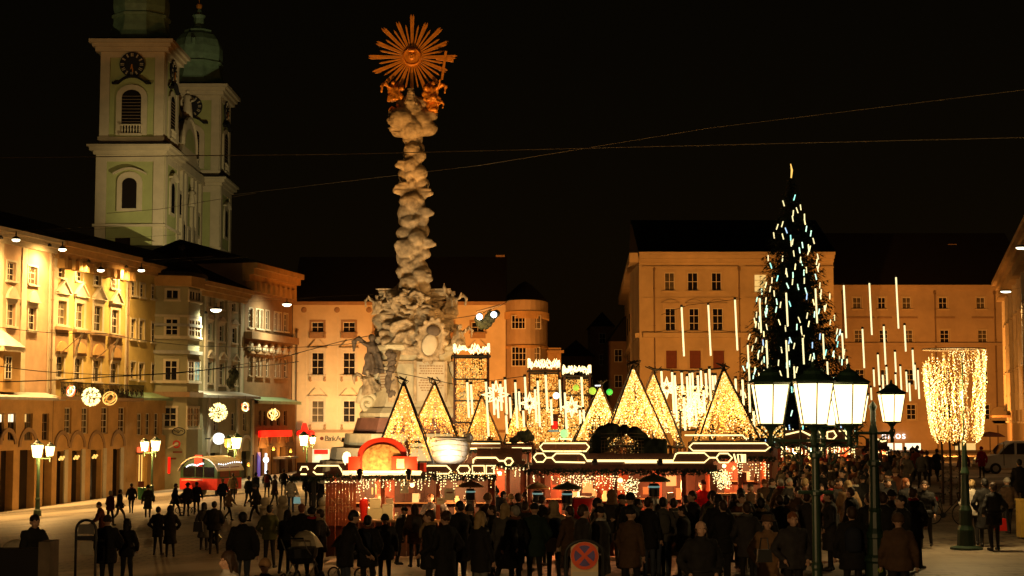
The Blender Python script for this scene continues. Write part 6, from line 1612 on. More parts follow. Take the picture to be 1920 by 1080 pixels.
stall('stall with a long neon hexagon under the right hand pyramid', 52, 1284, 1448, 858, 828, 848,
      [N([(1290, 838), (1297, 831), (1432, 831), (1441, 838), (1432, 845), (1297, 845)], True), N([(1282, 816), (1390, 816), (1395, 822)])], seed=8, glow=200, posts=[-1.3, .4, 1.3], icicle=((1380, 1440, 868, 900, 1.2),))
stall('far stall glowing behind the cluster of big lanterns', 76, 1462, 1600, 835, 806, 826,
      [N([(1470, 815), (1500, 808), (1518, 817)]), N([(1530, 808), (1545, 818), (1530, 826), (1545, 808)]), N([(1548, 810), (1560, 808), (1565, 817), (1558, 824), (1548, 822)], True), N([(1570, 808), (1583, 808), (1583, 824)])], seed=9, glow=350, lights=True)
stall('small far stall with a yellow zigzag light right of the lanterns', 84, 1620, 1668, 842, 822, 834, [N([(1628, 822), (1634, 828), (1640, 822), (1650, 828), (1658, 826)])], seed=10, glow=300, goods=False)
# glazed front stall left wall board and white cloth
def front_left_details():
    Y = 46.3
    # open canopy that carries the roof line on past the left end of the stall
    a, b, zt, ze = P(556, 0, Y).x, P(610, 0, Y).x, P(0, 868, Y).z, P(0, 896, Y).z; g = gz(a, Y); Y = 46.75; T = thing('stall_canopy', 'dark canopy with neon rings at the left end of the left stall', 'canopy', (a, Y, g)); rnd = random.Random(6)
    MB().box(0, b - a, 0, 1.8, ze - g, ze - g + .1).build('canopy_roof', 'wood_board', T); MB().box(.1, b - a, -.02, .04, ze - g + .102, zt - g).build('sign_plank', 'wood_board', T); MB().box(.48, .6, .4, .52, 0, ze - g - .004).build('post', 'dark_metal', T)
    mb = MB(); garland(mb, Vector((-.05, -.05, ze - g)), Vector((b - a, -.1, ze - g)), .17, rnd, 260); garland(mb, Vector((-.05, -.05, ze - g)), Vector((-.05, 1.8, ze - g)), .17, rnd, 200); mb.build('garland', 'fir_dark', T, kind='stuff')
    p = P(650, 960, Y); Y = 46.3
    o = thing('slat_shutter', 'reddish brown closed shutter with faint writing under the left icicle lights', 'shutter', P(650, 985, Y - .15))
    a, b, t, bt = P(620, 0, Y).x, P(676, 0, Y).x, P(0, 905, Y).z, P(0, 985, Y).z
    n = 9
    for k in range(n):
        x0 = a + (b - a) * k / n; MB().box(x0 + .005 - o.location.x, x0 + (b - a) / n - .005 - o.location.x, 0, .03, bt - o.location.z, t - o.location.z).build('board', 'wood_red', o)
    mat('chalk', (.34, .13, .06), .8, vary=.2)
    lettering('faint_lettering', 'NEUE\nERNTE', .24, 'chalk', o, ((a + b) / 2 - o.location.x, -.02, P(0, 944, Y).z - o.location.z), .003, align_x='CENTER')
    Y = 46.3
    # small machines and boxes on the counter
    def item(nm, lb, cat, px, py, w, h, m, shape='box'):
        c = P(px, py, Y + .2); mb = MB()
        if shape == 'box': mb.box(-w / 2, w / 2, -.15, .15, 0, h * .97); mb.box(-w / 2 - .01, w / 2 + .01, -.16, .16, h * .97, h)
        elif shape == 'cup': mb.lathe([(w * .3, 0), (w * .34, h * .2), (w / 2, h * .8), (w / 2, h * .9), (w * .3, h)], n=12)
        elif shape == 'ball': mb.lathe([(w * .15, 0), (w * .1, h * .4), (w * .12, h * .5)], n=8); mb.ball((0, 0, h * .75), w / 2, 10)
        mb.build(nm, m, label=lb, cat=cat, group='things on the stall counters').location = c
    mat('plastic_red', (.65, .02, .01), .4, vary=.1); mat('steel', (.5, .48, .45), .35, metal=.9, vary=.2); mat('cream_plastic', (.6, .52, .36), .5, vary=.15)
    item('red_urn', 'bright red drinks urn at the left of the stall counter', 'urn', 682, 975, .26, .62, 'plastic_red', 'cup')
    item('drinks_machine', 'cream coffee machine beside the red urn', 'machine', 704, 974, .42, .34, 'cream_plastic'); item('box', 'cream carton on top of the coffee machine', 'box', 704, 952, .3, .26, 'trim_cream')
    item('glass_case', 'pale glass case beside the coffee machine', 'display case', 727, 973, .3, .42, 'trim_pale'); item('small_lamp', 'small white globe lamp on the counter', 'lamp', 719, 980, .12, .16, 'bulb_white', 'ball')
    item('blue_mug', 'small blue mug standing on the stall counter', 'mug', 725, 979, .09, .1, 'steel', 'cup')
    for px, w in ((757, .12), (772, .3), (905 - 80, .35)): pass
    for i, (px, py, w, h, lb) in enumerate(((698, 915, .05, .2, 'lit candle rod in the left stall'), (705, 915, .05, .28, 'taller lit candle rod in the left stall'))):
        item('candle', lb, 'candle', px, py + 12, w, h, 'bulb_gold', 'cup')
    # vendor price cards
    mat('card', (.5, .4, .3), .8, vary=.4)
    for px, py, w, h, lb in ((826, 946, .22, .2, 'price card with red writing by the vendor'), (843, 938, .3, .34, 'larger pale notice board right of the vendor'), (758, 925, .25, .4, 'pale poster hanging in the left stall')):
        c = P(px, py, Y + .3); o = thing('price_card', lb, 'price card', c); MB().box(-w / 2, w / 2, 0, .02, 0, h).build('card', 'card', o); MB().box(-w * .3, w * .3, -.006, -.002, h * .6, h * .72).build('red_line', 'shutter_red', o)
front_left_details()
def roof_dome():
    Y = 46.0; c = P(717, 884, Y); s = Y / 3000
    T = thing('red_dome_ornament', 'glowing red half dome with a painted front on the left stall roof', 'roof ornament', c)
    mat('dome_red', (.72, .035, .012), .5, vary=.2, scale=2, bump=.05)
    mat('dome_mural', (.55, .30, .12), .6, vary=.8, scale=7, col2=(.2, .09, .03))
    r = 46 * s
    n = 20; pts = [(-r, 8 * s), (-r * .96, 34 * s)] + [(-math.cos(math.pi * k / n) * r, 30 * s + math.sin(math.pi * k / n) * 33 * s) for k in range(1, n)] + [(r * .96, 34 * s), (r, 8 * s)]
    pts = [(-r * .98, 0), (-r, 30 * s)] + [(-math.cos(math.pi * k / n) * r, 30 * s + math.sin(math.pi * k / n) * 33 * s) for k in range(1, n)] + [(r, 30 * s), (r * .98, 0)]
    MB().prism(pts, -.1, .5).build('dome_shell', 'dome_red', T)
    pi = [(x * .8, z * .8) for x, z in pts]; MB().prism(pi, -.16, -.101).build('painted_front', 'dome_mural', T)
    for sx, w in ((-1, 1), (1, 1)):
        MB().box(sx * 62 * s if sx < 0 else 18 * s, -40 * s if sx < 0 else 66 * s, -.3, -.165, .01, 28 * s).build('arm_block', 'dome_red', T)
    MB().box(28 * s, 42 * s, -.34, -.305, 6 * s, 24 * s).build('pale_window', 'cream_plastic', T)
    for px in (655, 793): MB().box((px - 717) * s - .09, (px - 717) * s + .09, -.1, .2, 0, 16 * s).build('side_block', 'dome_red', T)
    mb = MB().box(-70 * s, 75 * s, -.55, -.5, -.02, .035); mb.build('footlight_strip', 'neon', T)
    for px in (675, 766):
        o = MB().cyl((0, 0, -.1), (0, 0, .05), .05, .07, 8).ball((0, -.05, .12), .1, 8).build('stage_spotlight', 'dark_metal', label='small black spotlight %s the red dome' % ('at the left of' if px < 700 else 'at the right of'), cat='spotlight', group='small stage lamps on the stall edge'); o.location = P(px, 893, Y - .9)
    for dx in (-.5, 0, .6): lamp('POINT', 'footlight', c + Vector((dx, -.75, .1)), 42, (1, .55, .16), rad=.05)
    # white round lamp at its left
    o = thing('globe_lamp', 'white egg shaped lamp at the left of the red dome', 'lamp', P(650, 872, Y)); MB().lathe([(.04, 0), (.1, .1), (.13, .22), (.09, .34), (.02, .38)], n=12).build('globe', 'lantern_glass', o, smooth=True)
    MB().cyl((0, 0, -.2), (0, 0, 0), .04, .05, 8).build('socket', 'dark_metal', o)
roof_dome()
def white_cup():
    Y = 50.0; c = P(843, 869, Y); s = Y / 3000; T = thing('white_cup_ornament', 'big white swirled cup shaped ornament behind the left stall roof', 'roof ornament', c)
    mat('cup_white', (.70, .72, .80), .35, vary=.35, scale=1.6, col2=(.62, .50, .32), bump=.1)
    mb = MB(); prof = [(24, 0), (33, 8), (37, 22), (38, 36), (36, 46), (30, 50), (26, 47)]
    mb.lathe([(r * s, z * s) for r, z in prof], n=24, sy=.55); mb.build('cup_body', 'cup_white', T, smooth=True)
    for k, z in enumerate((14, 24, 34, 42)): MB().tube([(math.cos(a) * 38.5 * s, math.sin(a) * 38.5 * s * .55, (z + 2 * math.sin(a * 3)) * s) for a in [2 * math.pi * j / 28 for j in range(28)]], 0.7 * s, 5, closed=True).build('cup_swirl', 'trim_cream', T, smooth=True)
    MB().ball((34 * s, .1, 46 * s), 11 * s, 12, sc=(1, .8, 1.0)).build('cup_ear', 'cup_white', T, smooth=True)
    MB().ball((-38 * s, .2, 32 * s), 10 * s, 10, sc=(.6, .8, 1.8)).build('cup_handle', 'cup_white', T, smooth=True)
    lamp('POINT', 'cup_light', c + Vector((-.1, -1.0, .3)), 90, (1, .76, .45), rad=.05)
    for i, (px, w) in enumerate(((888, 8), (975, 0))): pass
white_cup()
def black_sculpture():
    Y = 43.0; s = Y / 3000; c = P(1178, 862, Y); T = thing('lattice_sculpture', 'black round lattice sculpture on the right stall roof', 'roof ornament', c); rnd = random.Random(4)
    mb = MB()
    for px, py, r in ((1125, 832, 20), (1133, 815, 19), (1146, 808, 16), (1152, 803, 9), (1172, 805, 9), (1190, 812, 13), (1203, 822, 14), (1210, 832, 14), (1117, 848, 14), (1198, 845, 15), (1160, 812, 12), (1215, 845, 14)): mb.ball(((px - 1178) * s, rnd.uniform(0, .2), (862 - py) * s), r * s, 10)
    mb.box((1205 - 1178) * s, (1250 - 1178) * s, -.1, .35, 0, (862 - 824) * s)
    put('sculpture_body', remesh(mb, 'b', 'fir_dark', .045, .035, 8), T)
    mb = MB()
    for k in range(13): x = (1128 + k * 6 - 1178) * s; mb.tube([(x, -.25, 0), (x + rnd.uniform(-.03, .03), -.32, .35), (x, -.25, .75 - abs(k - 6) * .04)], .008, 4)
    for k in range(8): z = .06 + k * .09; mb.tube([((1126 - 1178) * s, -.25, z), (0, -.36, z + .02), ((1206 - 1178) * s, -.25, z)], .007, 4)
    mb.build('wire_lattice', 'window_wood', T)
    mb = MB()
    for k in range(60): mb.octa(((1135 + rnd.random() * 62 - 1178) * s, -.3, rnd.random() * .6), .009)
    mb.build('glint', 'bulb_gold', T, kind='stuff')
    # other small dark figure
    c = P(977, 828, 58); T = thing('roof_figure', 'small dark rock shaped figure between the two front stalls', 'roof ornament', c); mb = MB(); s = 58 / 3000
    for px, py, r in ((985, 820, 10), (978, 816, 9), (990, 814, 8), (968, 824, 8), (960, 826, 5), (996, 822, 7)): mb.ball(((px - 977) * s, 0, (828 - py) * s), r * s, 8)
    put('figure_body', remesh(mb, 'b', 'fir_dark', .05, .05, 4), T)
    for px, py, Y_, lb in ((1110 + 5, 872, 41.5, 'left'), (1237, 872, 41.5, 'right')):
        o = MB().box(-.07, .07, -.08, .08, 0, .12).cyl((0, -.08, .09), (0, -.16, .12), .05, .06, 8).build('stage_spotlight', 'dark_metal', label='small black spotlight at the %s of the long neon line' % lb, cat='spotlight', group='small stage lamps on the stall edge'); o.location = P(px, py, Y_)
black_sculpture()

# ------------------------------------------------------------------ patio heaters, standing tables, menu lights
def heater(px, top, Y, w, label, capm='steel', base=True):
    c = P(px, top, Y); z0 = gz(c.x, c.y); h = c.z - z0; T = thing('patio_heater', label, 'patio heater', (c.x, Y, z0), group='mushroom patio heaters')
    r = w / 2 / 3000 * Y
    MB().lathe([(r, h - .16), (r * .97, h - .13), (r * .6, h - .05), (.05, h), (.02, h + .03)], n=20).build('reflector', capm, T, smooth=True)
    MB().cyl((0, 0, h - .16), (0, 0, h - .19), .03, .03, 6).build('stem', 'dark_metal', T)
    MB().lathe([(.13, h - .5), (.13, h - .24), (.1, h - .2)], n=12).build('burner', 'dark_metal', T)
    MB().lathe([(.14, h - .3), (.14, h - .26)], n=12).build('burner_band', 'glass_teal', T)
    MB().lathe([(.14, h - .68), (.11, h - .55), (.12, h - .51)], n=12).build('burner_neck', 'steel', T)
    MB().cyl((0, 0, .7), (0, 0, h - .66), .045, .045, 8).build('pole', 'steel', T)
    MB().lathe([(.3, 0), (.28, .1), (.19, .75), (.1, .8)], n=14).build('gas_housing', 'cream_plastic', T)
    return T
mat('heater_green', (.12, .14, .06), .4, vary=.2, metal=.5); mat('heater_orange', (.4, .2, .06), .4, vary=.3, metal=.5)
heater(1226, 890, 37.5, 62, 'tall patio heater with a round grey reflector before the right stall', 'heater_green')
heater(1064, 905, 40.2, 58, 'patio heater with a low green reflector left of the red table', 'heater_green')
heater(1008, 905, 41.5, 46, 'patio heater with an orange tinted reflector', 'heater_orange')
heater(882, 902, 43, 52, 'patio heater at the right end of the left stall', 'heater_orange')
def red_table():
    c = P(1084, 933, 40.8); z0 = gz(c.x, c.y); h = c.z - z0; T = thing('standing_table', 'standing table in a tight bright red cloth', 'table', (c.x, c.y, z0))
    mat('red_cloth', (.7, .01, .01), .7, vary=.15, bump=.1)
    MB().lathe([(.4, 0), (.12, .3), (.12, h * .5), (.42, h - .05), (.42, h)], n=16).build('cloth', 'red_cloth', T, smooth=True); MB().lathe([(.44, h + .003), (.44, h + .03)], n=18).build('table_top', 'trim_cream', T)
    lamp('POINT', 'table_candle', Vector((c.x, c.y - .2, z0 + h + .35)), 12, (1, .5, .25), rad=.04); MB().cyl((0, -.2, h + .031), (0, -.2, h + .16), .03, .03, 8).build('candle_glass', 'bulb_white', T)
red_table()
def wreath(px, py, r, Y, label):
    c = P(px, py, Y); T = thing('light_wreath', label, 'light wreath', c, group='glowing wreaths in the right stall'); rnd = random.Random(px); mb = MB(); s = Y / 3000
    for k in range(150): a = rnd.random() * 6.28; q = rnd.gauss(.62, .22) * r * s; mb.octa((math.cos(a) * q, rnd.uniform(-.08, .08), math.sin(a) * q * 1.2), .013 * rnd.uniform(.7, 1.5))
    mb.build('light_string', 'bulb_white', T, kind='stuff'); MB().tube([(math.cos(a) * r * s * .62, 0, math.sin(a) * r * s * .7) for a in [k * math.pi / 8 for k in range(16)]], .02, 5, closed=True).build('ring', 'dark_metal', T)
wreath(1183, 915, 17, 41.7, 'round bright wreath of bulbs behind the patio heater')
wreath(1356, 898, 15, 41.7, 'loose ball of bulbs at the right end of the right stall')
for px, c0, c1, lb in ((1106, 905, 940, 'a'), (1290, 893, 930, 'b')): pass

# ------------------------------------------------------------------ light balls over the street
def light_ball(px, py, r, Y, mats, label, kind):
    c = P(px, py, Y); s = Y / 3000; R_ = r * s; T = thing('light_ball', label, 'light ball', c, group='light balls hung across the left street'); rnd = random.Random(px)
    if kind == 'spiky':
        mb = MB()
        for k in range(150):
            a, b = rnd.random() * 6.28, math.acos(rnd.uniform(-1, 1)); d = Vector((math.sin(b) * math.cos(a), math.sin(b) * math.sin(a), math.cos(b))); mb.cyl(d * R_ * .72, d * R_, .045, .03, 4)
        mb.build('light_spikes', mats[0], T, kind='stuff')
        mb = MB()
        for k in range(6): M = Matrix.Rotation(k * math.pi / 6, 3, 'Z'); mb.tube([M @ Vector((math.cos(a) * R_ * .7, 0, math.sin(a) * R_ * .7)) for a in [j * math.pi / 8 for j in range(16)]], .015, 4, closed=True)
        mb.build('wire_cage', 'dark_metal', T)
    else:
        for k in range(5):
            M = Matrix.Rotation(rnd.uniform(0, 3.1), 3, 'Z') @ Matrix.Rotation(rnd.uniform(-.8, .8), 3, 'X'); q = 1 if k < 3 else rnd.uniform(.5, .75); off = Vector((0, 0, rnd.uniform(-.3, .3) * R_)) if k > 2 else Vector()
            MB().tube([M @ Vector((math.cos(a) * R_ * q, 0, math.sin(a) * R_ * q)) + off for a in [j * math.pi / 9 for j in range(18)]], .034, 5, closed=True).build('light_ring', mats[k % len(mats)], T)
    MB().tube([(0, 0, R_), (0, 0, R_ + .5)], .012, 4).build('hook', 'dark_metal', T)
light_ball(133, 733, 10, 100, ['bulb_gold', 'led_green', 'bulb_red'], 'small ring ball with a green and a red loop before the balcony', 'ring')
light_ball(171, 744, 18, 100, ['led_yellow'], 'big spiky yellow light ball before the iron balcony', 'spiky')
light_ball(206, 747, 13, 100, ['bulb_gold', 'bulb_amber'], 'golden ring ball right of the big spiky ball', 'ring')
light_ball(409, 773, 18, 112, ['led_yellow'], 'spiky yellow light ball above the white lit disc', 'spiky')
light_ball(460, 763, 8, 115, ['bulb_gold', 'led_green', 'bulb_red'], 'smallest ring ball with a green loop', 'ring')
light_ball(513, 777, 11, 118, ['bulb_gold', 'led_yellow'], 'golden ring ball before the dark brown house', 'ring')
# coloured glow globes in the market centre
for i, (px, py, r, m, lb) in enumerate(((1143, 735, 6, 'globe_green', 'green lit globe left of the tallest pyramid'), (1080, 727, 6, 'globe_yg', 'yellow green lit globe before the right light pillar'), (1058, 813, 8, 'globe_green2', 'pale green lit globe low in the market centre'), (1111, 733, 7, 'globe_yg', 'dull yellow globe right of the light pillars'), (1043, 742, 6, 'led_cool', 'white lit globe between the light pillars'))):
    if m.startswith('globe') and m not in MATS: mat(m, (.1, .6, .1), .5, vary=0, emit={'globe_green': (.02, .6, .06), 'globe_yg': (.55, .6, .05), 'globe_green2': (.5, 1, .35)}[m], es=1.0)
    T = thing('glow_globe', lb, 'globe light', P(px, py, 58), group='coloured globe lights'); MB().ball((0, 0, 0), r * 58 / 3000, 12).build('globe', m, T, smooth=True); MB().cyl((0, 0, r * .019), (0, 0, r * .019 + .3), .012, .012, 4).build('cord', 'dark_metal', T)
for px, py, w, h, m, cat, lb in ((1040, 797, 5, 13, 'sign_red', 'sign', 'small dark tower with a red lit panel in the market centre'), (1038, 808, 9, 3, 'glass_teal', 'sign', 'narrow green lit sign below the red panel'), (1121, 723, 5, 1.6, 'led_cool', 'lamp', 'white strip lamp at the side street mouth')):
    c = P(px, py, 59); s = 59 / 3000; T = thing('lit_sign', lb, cat, c, group='small lit signs in the market centre'); MB().box(-w * s, w * s, -.05, .05, -h * s * .5, h * s * .5).build('lit_panel', m, T); MB().box(-w * s - .03, w * s + .03, .051, .15, -h * s * .6, h * s * (1.6 if m == 'sign_red' else .6)).build('case', 'wood_board', T)
# round ball bollards
for i, (px, py) in enumerate(((497, 932), (530, 929), (606, 932))):
    c = stand(px, py, 1.35); lb = ('leftmost pale stone ball bollard behind the man in green', 'middle pale stone ball bollard, by the woman in black', 'pale stone ball bollard right beside the left stall')[i]
    T = thing('ball_bollard', lb, 'bollard', c, group='stone ball bollards'); MB().lathe([(.34, 0), (.34, .15), (.26, .25), (.2, .8), (.26, .9), (.12, 1.0)], n=14).build('pillar', 'trim_pale', T, smooth=False); MB().ball((0, 0, 1.15), .2, 14).build('ball', 'trim_pale', T, smooth=True)

# ------------------------------------------------------------------ sales wagon
def wagon():
    c = G(372, 932); Y = c.y; s = Y / 3000; T = thing('sales_wagon', 'round roofed sales wagon in dark green and red with a string of blue white lights', 'sales wagon', c, rz=R(-24))
    w, l, h = 3.1, 3.0, 2.9
    mat('wagon_green', (.02, .06, .02), .5, vary=.3); mat('wagon_red', (.5, .02, .01), .5, vary=.2)
    def arc(k0, r, dz): return [(-w / 2 * r + w * r * k / 12, h * .62 + h * .33 * math.sin(math.pi * k / 12) ** .6 + dz) for k in range(13)]
    mb = MB(); mb.prism([(-w / 2, .75), (-w / 2, h * .62)] + arc(0, 1, 0)[1:-1] + [(w / 2, h * .62), (w / 2, .75)], 0, l); mb.build('body', 'wagon_green', T)
    mb = MB(); a, b = arc(0, 1.08, .02), arc(0, 1.08, .1)
    for k in range(12): mb.prism([a[k], a[k + 1], b[k + 1], b[k]], -.15, l + .15)
    mb.build('roof', 'cream_plastic', T)
    MB().box(-w / 2 - .03, w / 2 + .03, -.03, -.003, .5, 1.3).build('front_panel', 'wagon_red', T); MB().box(w / 2 + .003, w / 2 + .03, 0, l, .5, 1.3).build('side_panel', 'wagon_red', T)
    MB().box(-.3, .35, -.12, -.01, 2.15, 2.95).build('sign_board', 'wagon_red', T)
    for x0, x1 in ((-1.3, -.35), (-.25, .35), (.45, 1.3)): MB().box(x0, x1, -.02, -.004, 1.4, 2.1).build('window', 'glass_dark', T)
    for y0 in (.3, 1.6): MB().box(w / 2 + .004, w / 2 + .03, y0, y0 + 1.1, 1.4, 2.1).build('window', 'shutter_red', T)
    for x in (-1.3, 1.3):
        for y in (.6, 2.4): MB().cyl((x - .08, y, .38), (x + .08, y, .38), .38, .38, 16).build('wheel', 'dark_metal', T)
    for k in range(26):
        t = k / 25; x = -.9 + 2.5 * t if t < .6 else w / 2 + .12; y = -.2 if t < .6 else (t - .6) * 7; z = 2.12 + .12 * abs(math.sin(t * 9)) + (0.2 * t)
        MB().octa((x, y, z), .055).build('light_bulb', 'led_cool', T)
    MB().box(-.8, .5, -.9, -.2, 1.18, 1.24).build('serving_shelf', 'cream_plastic', T)
    lamp('POINT', 'wagon_light', c + Vector((.8, -1.0, 2.4)), 25, (.8, .85, 1), rad=.1)
    # santa figure beside the wagon
    p = G(430, 922); S_ = thing('santa_figure', 'standing santa figure in red and white beside the wagon', 'figure', p)
    mb = MB(); mb.lathe([(.3, 0), (.28, .6), (.3, 1.0), (.24, 1.4), (.1, 1.5)], n=10); mb.build('coat', 'wagon_red', S_, smooth=True)
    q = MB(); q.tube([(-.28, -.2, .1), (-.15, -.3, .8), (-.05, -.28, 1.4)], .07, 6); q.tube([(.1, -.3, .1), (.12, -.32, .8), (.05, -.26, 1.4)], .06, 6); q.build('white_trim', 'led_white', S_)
    MB().ball((0, -.02, 1.62), .15, 10).build('head', 'cream_plastic', S_, smooth=True); MB().lathe([(.17, 1.68), (.1, 1.85), (.02, 1.98)], n=10).build('hat', 'wagon_red', S_)
wagon()
# wall mounted signs near the wagon
def wall_sign(px, py, Y, build, label):
    c = P(px, py, Y); T = thing('shop_sign', label, 'shop sign', c, group='shop signs on the left row'); build(T); return T
wall_sign(335, 809, 139, lambda T: [MB().tube([(math.cos(a) * .55, 0, math.sin(a) * .32) for a in [k * math.pi / 9 for k in range(18)]], .045, 5, closed=True).build('ring', 'dark_metal', T), MB().tube([(-.4, 0, .1), (0, 0, -.1), (.2, 0, .12), (.4, 0, 0)], .04, 5).build('scroll', 'dark_metal', T), MB().tube([(-.5, 0, 0), (-1.2, 1, 0)], .03, 4).build('bracket', 'dark_metal', T)], 'black wrought iron oval sign on the bay tower')
wall_sign(331, 833, 139, lambda T: [MB().tube([(math.cos(a) * .28, 0, math.sin(a) * .28) for a in [k * math.pi / 8 for k in range(16)]], .07, 6, closed=True).build('ring', 'wagon_red', T), MB().tube([(-.75, -.05, -.35), (.1, -.05, .06)], .07, 6).build('bar', 'trim_cream', T), MB().box(-.3, .5, -.03, .03, -.75, -.6).build('plate', 'shutter_red', T)], 'red ring with a pale bar as a shop sign')
wall_sign(317, 868, 139, lambda T: [MB().box(-.1, .1, -.03, .03, -.9, .5).build('banner', 'sign_red', T), MB().box(.12, .6, -.03, .03, .3, .45).build('lettering', 'shutter_red', T)], 'narrow red vertical banner left of the wagon')
def dark_hanger():
    c = P(435, 709, 118); T = thing('hanging_ornament', 'dark shaggy ornament hanging before the grey green house', 'ornament', c); rnd = random.Random(2); mb = MB()
    for k in range(16): t = k / 15; mb.ball((rnd.uniform(-.12, .12) + .15 * math.sin(t * 5), 0, .6 - 1.2 * t), .22 + .1 * math.sin(t * math.pi), 8)
    put('ornament_body', remesh(mb, 'b', 'fir_dark', .05, .07, 5), T); MB().tube([(0, 0, .7), (0, 0, 1.3)], .015, 4).build('cord', 'dark_metal', T)
dark_hanger()
# ------------------------------------------------------------------ van, taxi-lit shape, bicycle
def van():
    c = G(1905, 888); c.y = c.y; T = thing('delivery_van', 'pale silver van parked at the right edge behind the crowd', 'van', c, rz=R(0))
    s = c.y / 3000; mat('van_paint', (.62, .60, .56), .3, vary=.08, metal=.2, spec=.6); mat('amber_lens', (.8, .35, .03), .3, vary=0, emit=(1, .4, .05), es=.18)
    prof = [(-2.3, .35), (-2.35, .8), (-2.0, 1.05), (-1.35, 1.15), (-.8, 1.75), (-.3, 1.95), (2.6, 2.0), (2.8, 1.6), (2.8, .35)]
    mb = MB(); mb.prism(prof, -.9, .9); mb.build('body', 'van_paint', T)
    MB().prism([(-1.25, 1.18), (-.72, 1.72), (-.35, 1.86), (-.35, 1.18)], -.915, -.902).build('side_window', 'glass_dark', T); MB().box(-.2, .9, -.915, -.902, 1.18, 1.84).build('side_window', 'glass_dark', T)
    mb = MB(); mb.add([(-1.33, -.8, 1.17), (-1.33, .8, 1.17), (-.82, .72, 1.74), (-.82, -.72, 1.74)], [(0, 1, 2, 3)]); mb.v = [(x - .012, y, z + .01) for x, y, z in mb.v]; mb.build('windscreen', 'glass_dark', T)
    for x in (-1.5, 1.9):
        for y in (-.86, .86):
            o = MB().cyl((x, y - .1, .33), (x, y + .1, .33), .33, .33, 18).build('wheel', 'dark_metal', T); MB().cyl((x, y - .115, .33), (x, y - .102, .33), .19, .19, 12).build('rim', 'steel', o)
    for y in (-.7, .7): MB().ball((-2.22, y, .85), .16, 8, sc=(.5, 1, .7)).build('headlight', 'bulb_gold', T)
    MB().box(-2.42, -2.33, -.85, .85, .35, .55).build('bumper', 'dark_metal', T); MB().box(-1.0, -.96, -.92, -.903, .5, 1.9).build('door_seam', 'dark_metal', T)
    T.scale = (1, 1, 1)
    c2 = c + Vector((-.6, 3, 0)); T2 = thing('red_parasol', 'dark red shop awning above the parked van', 'awning', P(1856, 816, c2.y)); MB().lathe([(1.0, -.1), (.6, .12), (.05, .22)], n=12, sy=.6).build('awning_cloth', 'shutter_red', T2); MB().cyl((0, 0, -2), (0, 0, 0), .03, .03, 6).build('awning_pole', 'dark_metal', T2)
van()
def bicycle():
    c = G(1776, 984); T = thing('bicycle', 'bicycle with a red saddle bag leaning near the right lamp post', 'bicycle', c, rz=R(-35))
    for x in (-.5, .5):
        w = MB().tube([(x + math.cos(a) * .33, 0, .34 + math.sin(a) * .33) for a in [k * math.pi / 14 for k in range(28)]], .02, 6, closed=True).build('wheel', 'dark_metal', T)
        mb = MB()
        for k in range(12): a = k * math.pi / 6; mb.cyl((x, 0, .34), (x + math.cos(a) * .32, 0, .34 + math.sin(a) * .32), .003, .003, 3)
        mb.build('spokes', 'steel', w)
    for nm, pts in (('frame', [(-.5, 0, .34), (-.12, 0, .3), (.36, 0, .8), (-.2, 0, .78), (-.12, 0, .3)]), ('frame', [(-.5, 0, .34), (-.2, 0, .78)]), ('fork', [(.5, 0, .34), (.38, 0, .78), (.34, 0, .98)]), ('handlebar', [(.45, -.28, 1.0), (.34, -.1, 1.0), (.34, .1, 1.0), (.45, .28, 1.0)]), ('seat_post', [(-.2, 0, .75), (-.24, 0, .95)])):
        MB().tube(pts, .018, 6).build(nm, 'dark_metal', T)
    MB().ball((-.26, 0, .97), .11, 8, sc=(1.3, .7, .35)).build('saddle', 'dark_metal', T); MB().box(-.5, -.3, -.06, .06, .74, .86).build('saddle_bag', 'plastic_red', T)
    MB().cyl((-.12, -.05, .3), (-.12, .05, .3), .09, .09, 12).build('chainring', 'dark_metal', T)
    # slim green tree stakes/ sign posts behind it
    for px, base, lb in ((1768, 945, 'thin green post left of the bicycle'), (1783, 948, 'greenish post right behind the bicycle'), (1800, 940, 'ivy wrapped post beside the basket post')):
        p = G(px, base); S_ = thing('slim_post', lb, 'post', p, group='slim posts below the bulb basket'); MB().tube([(0, 0, 0), (.02, 0, 1.2), (0, 0, 2.6)], [.06, .05, .04], 7).build('stake', 'bark', S_); rnd = random.Random(px); mb = MB()
        for k in range(90): z = rnd.uniform(.2, 2.0); a = rnd.random() * 6.28; q = Vector((math.cos(a) * .1, math.sin(a) * .1, z)); d = Vector((rnd.uniform(-.1, .1), rnd.uniform(-.1, .1), rnd.uniform(-.08, .08))); mb.add([q, q + d, q + d.cross(Vector((0, 0, 1)))], [(0, 1, 2)])
        mb.build('leaves', 'fir', S_, kind='stuff')
bicycle()
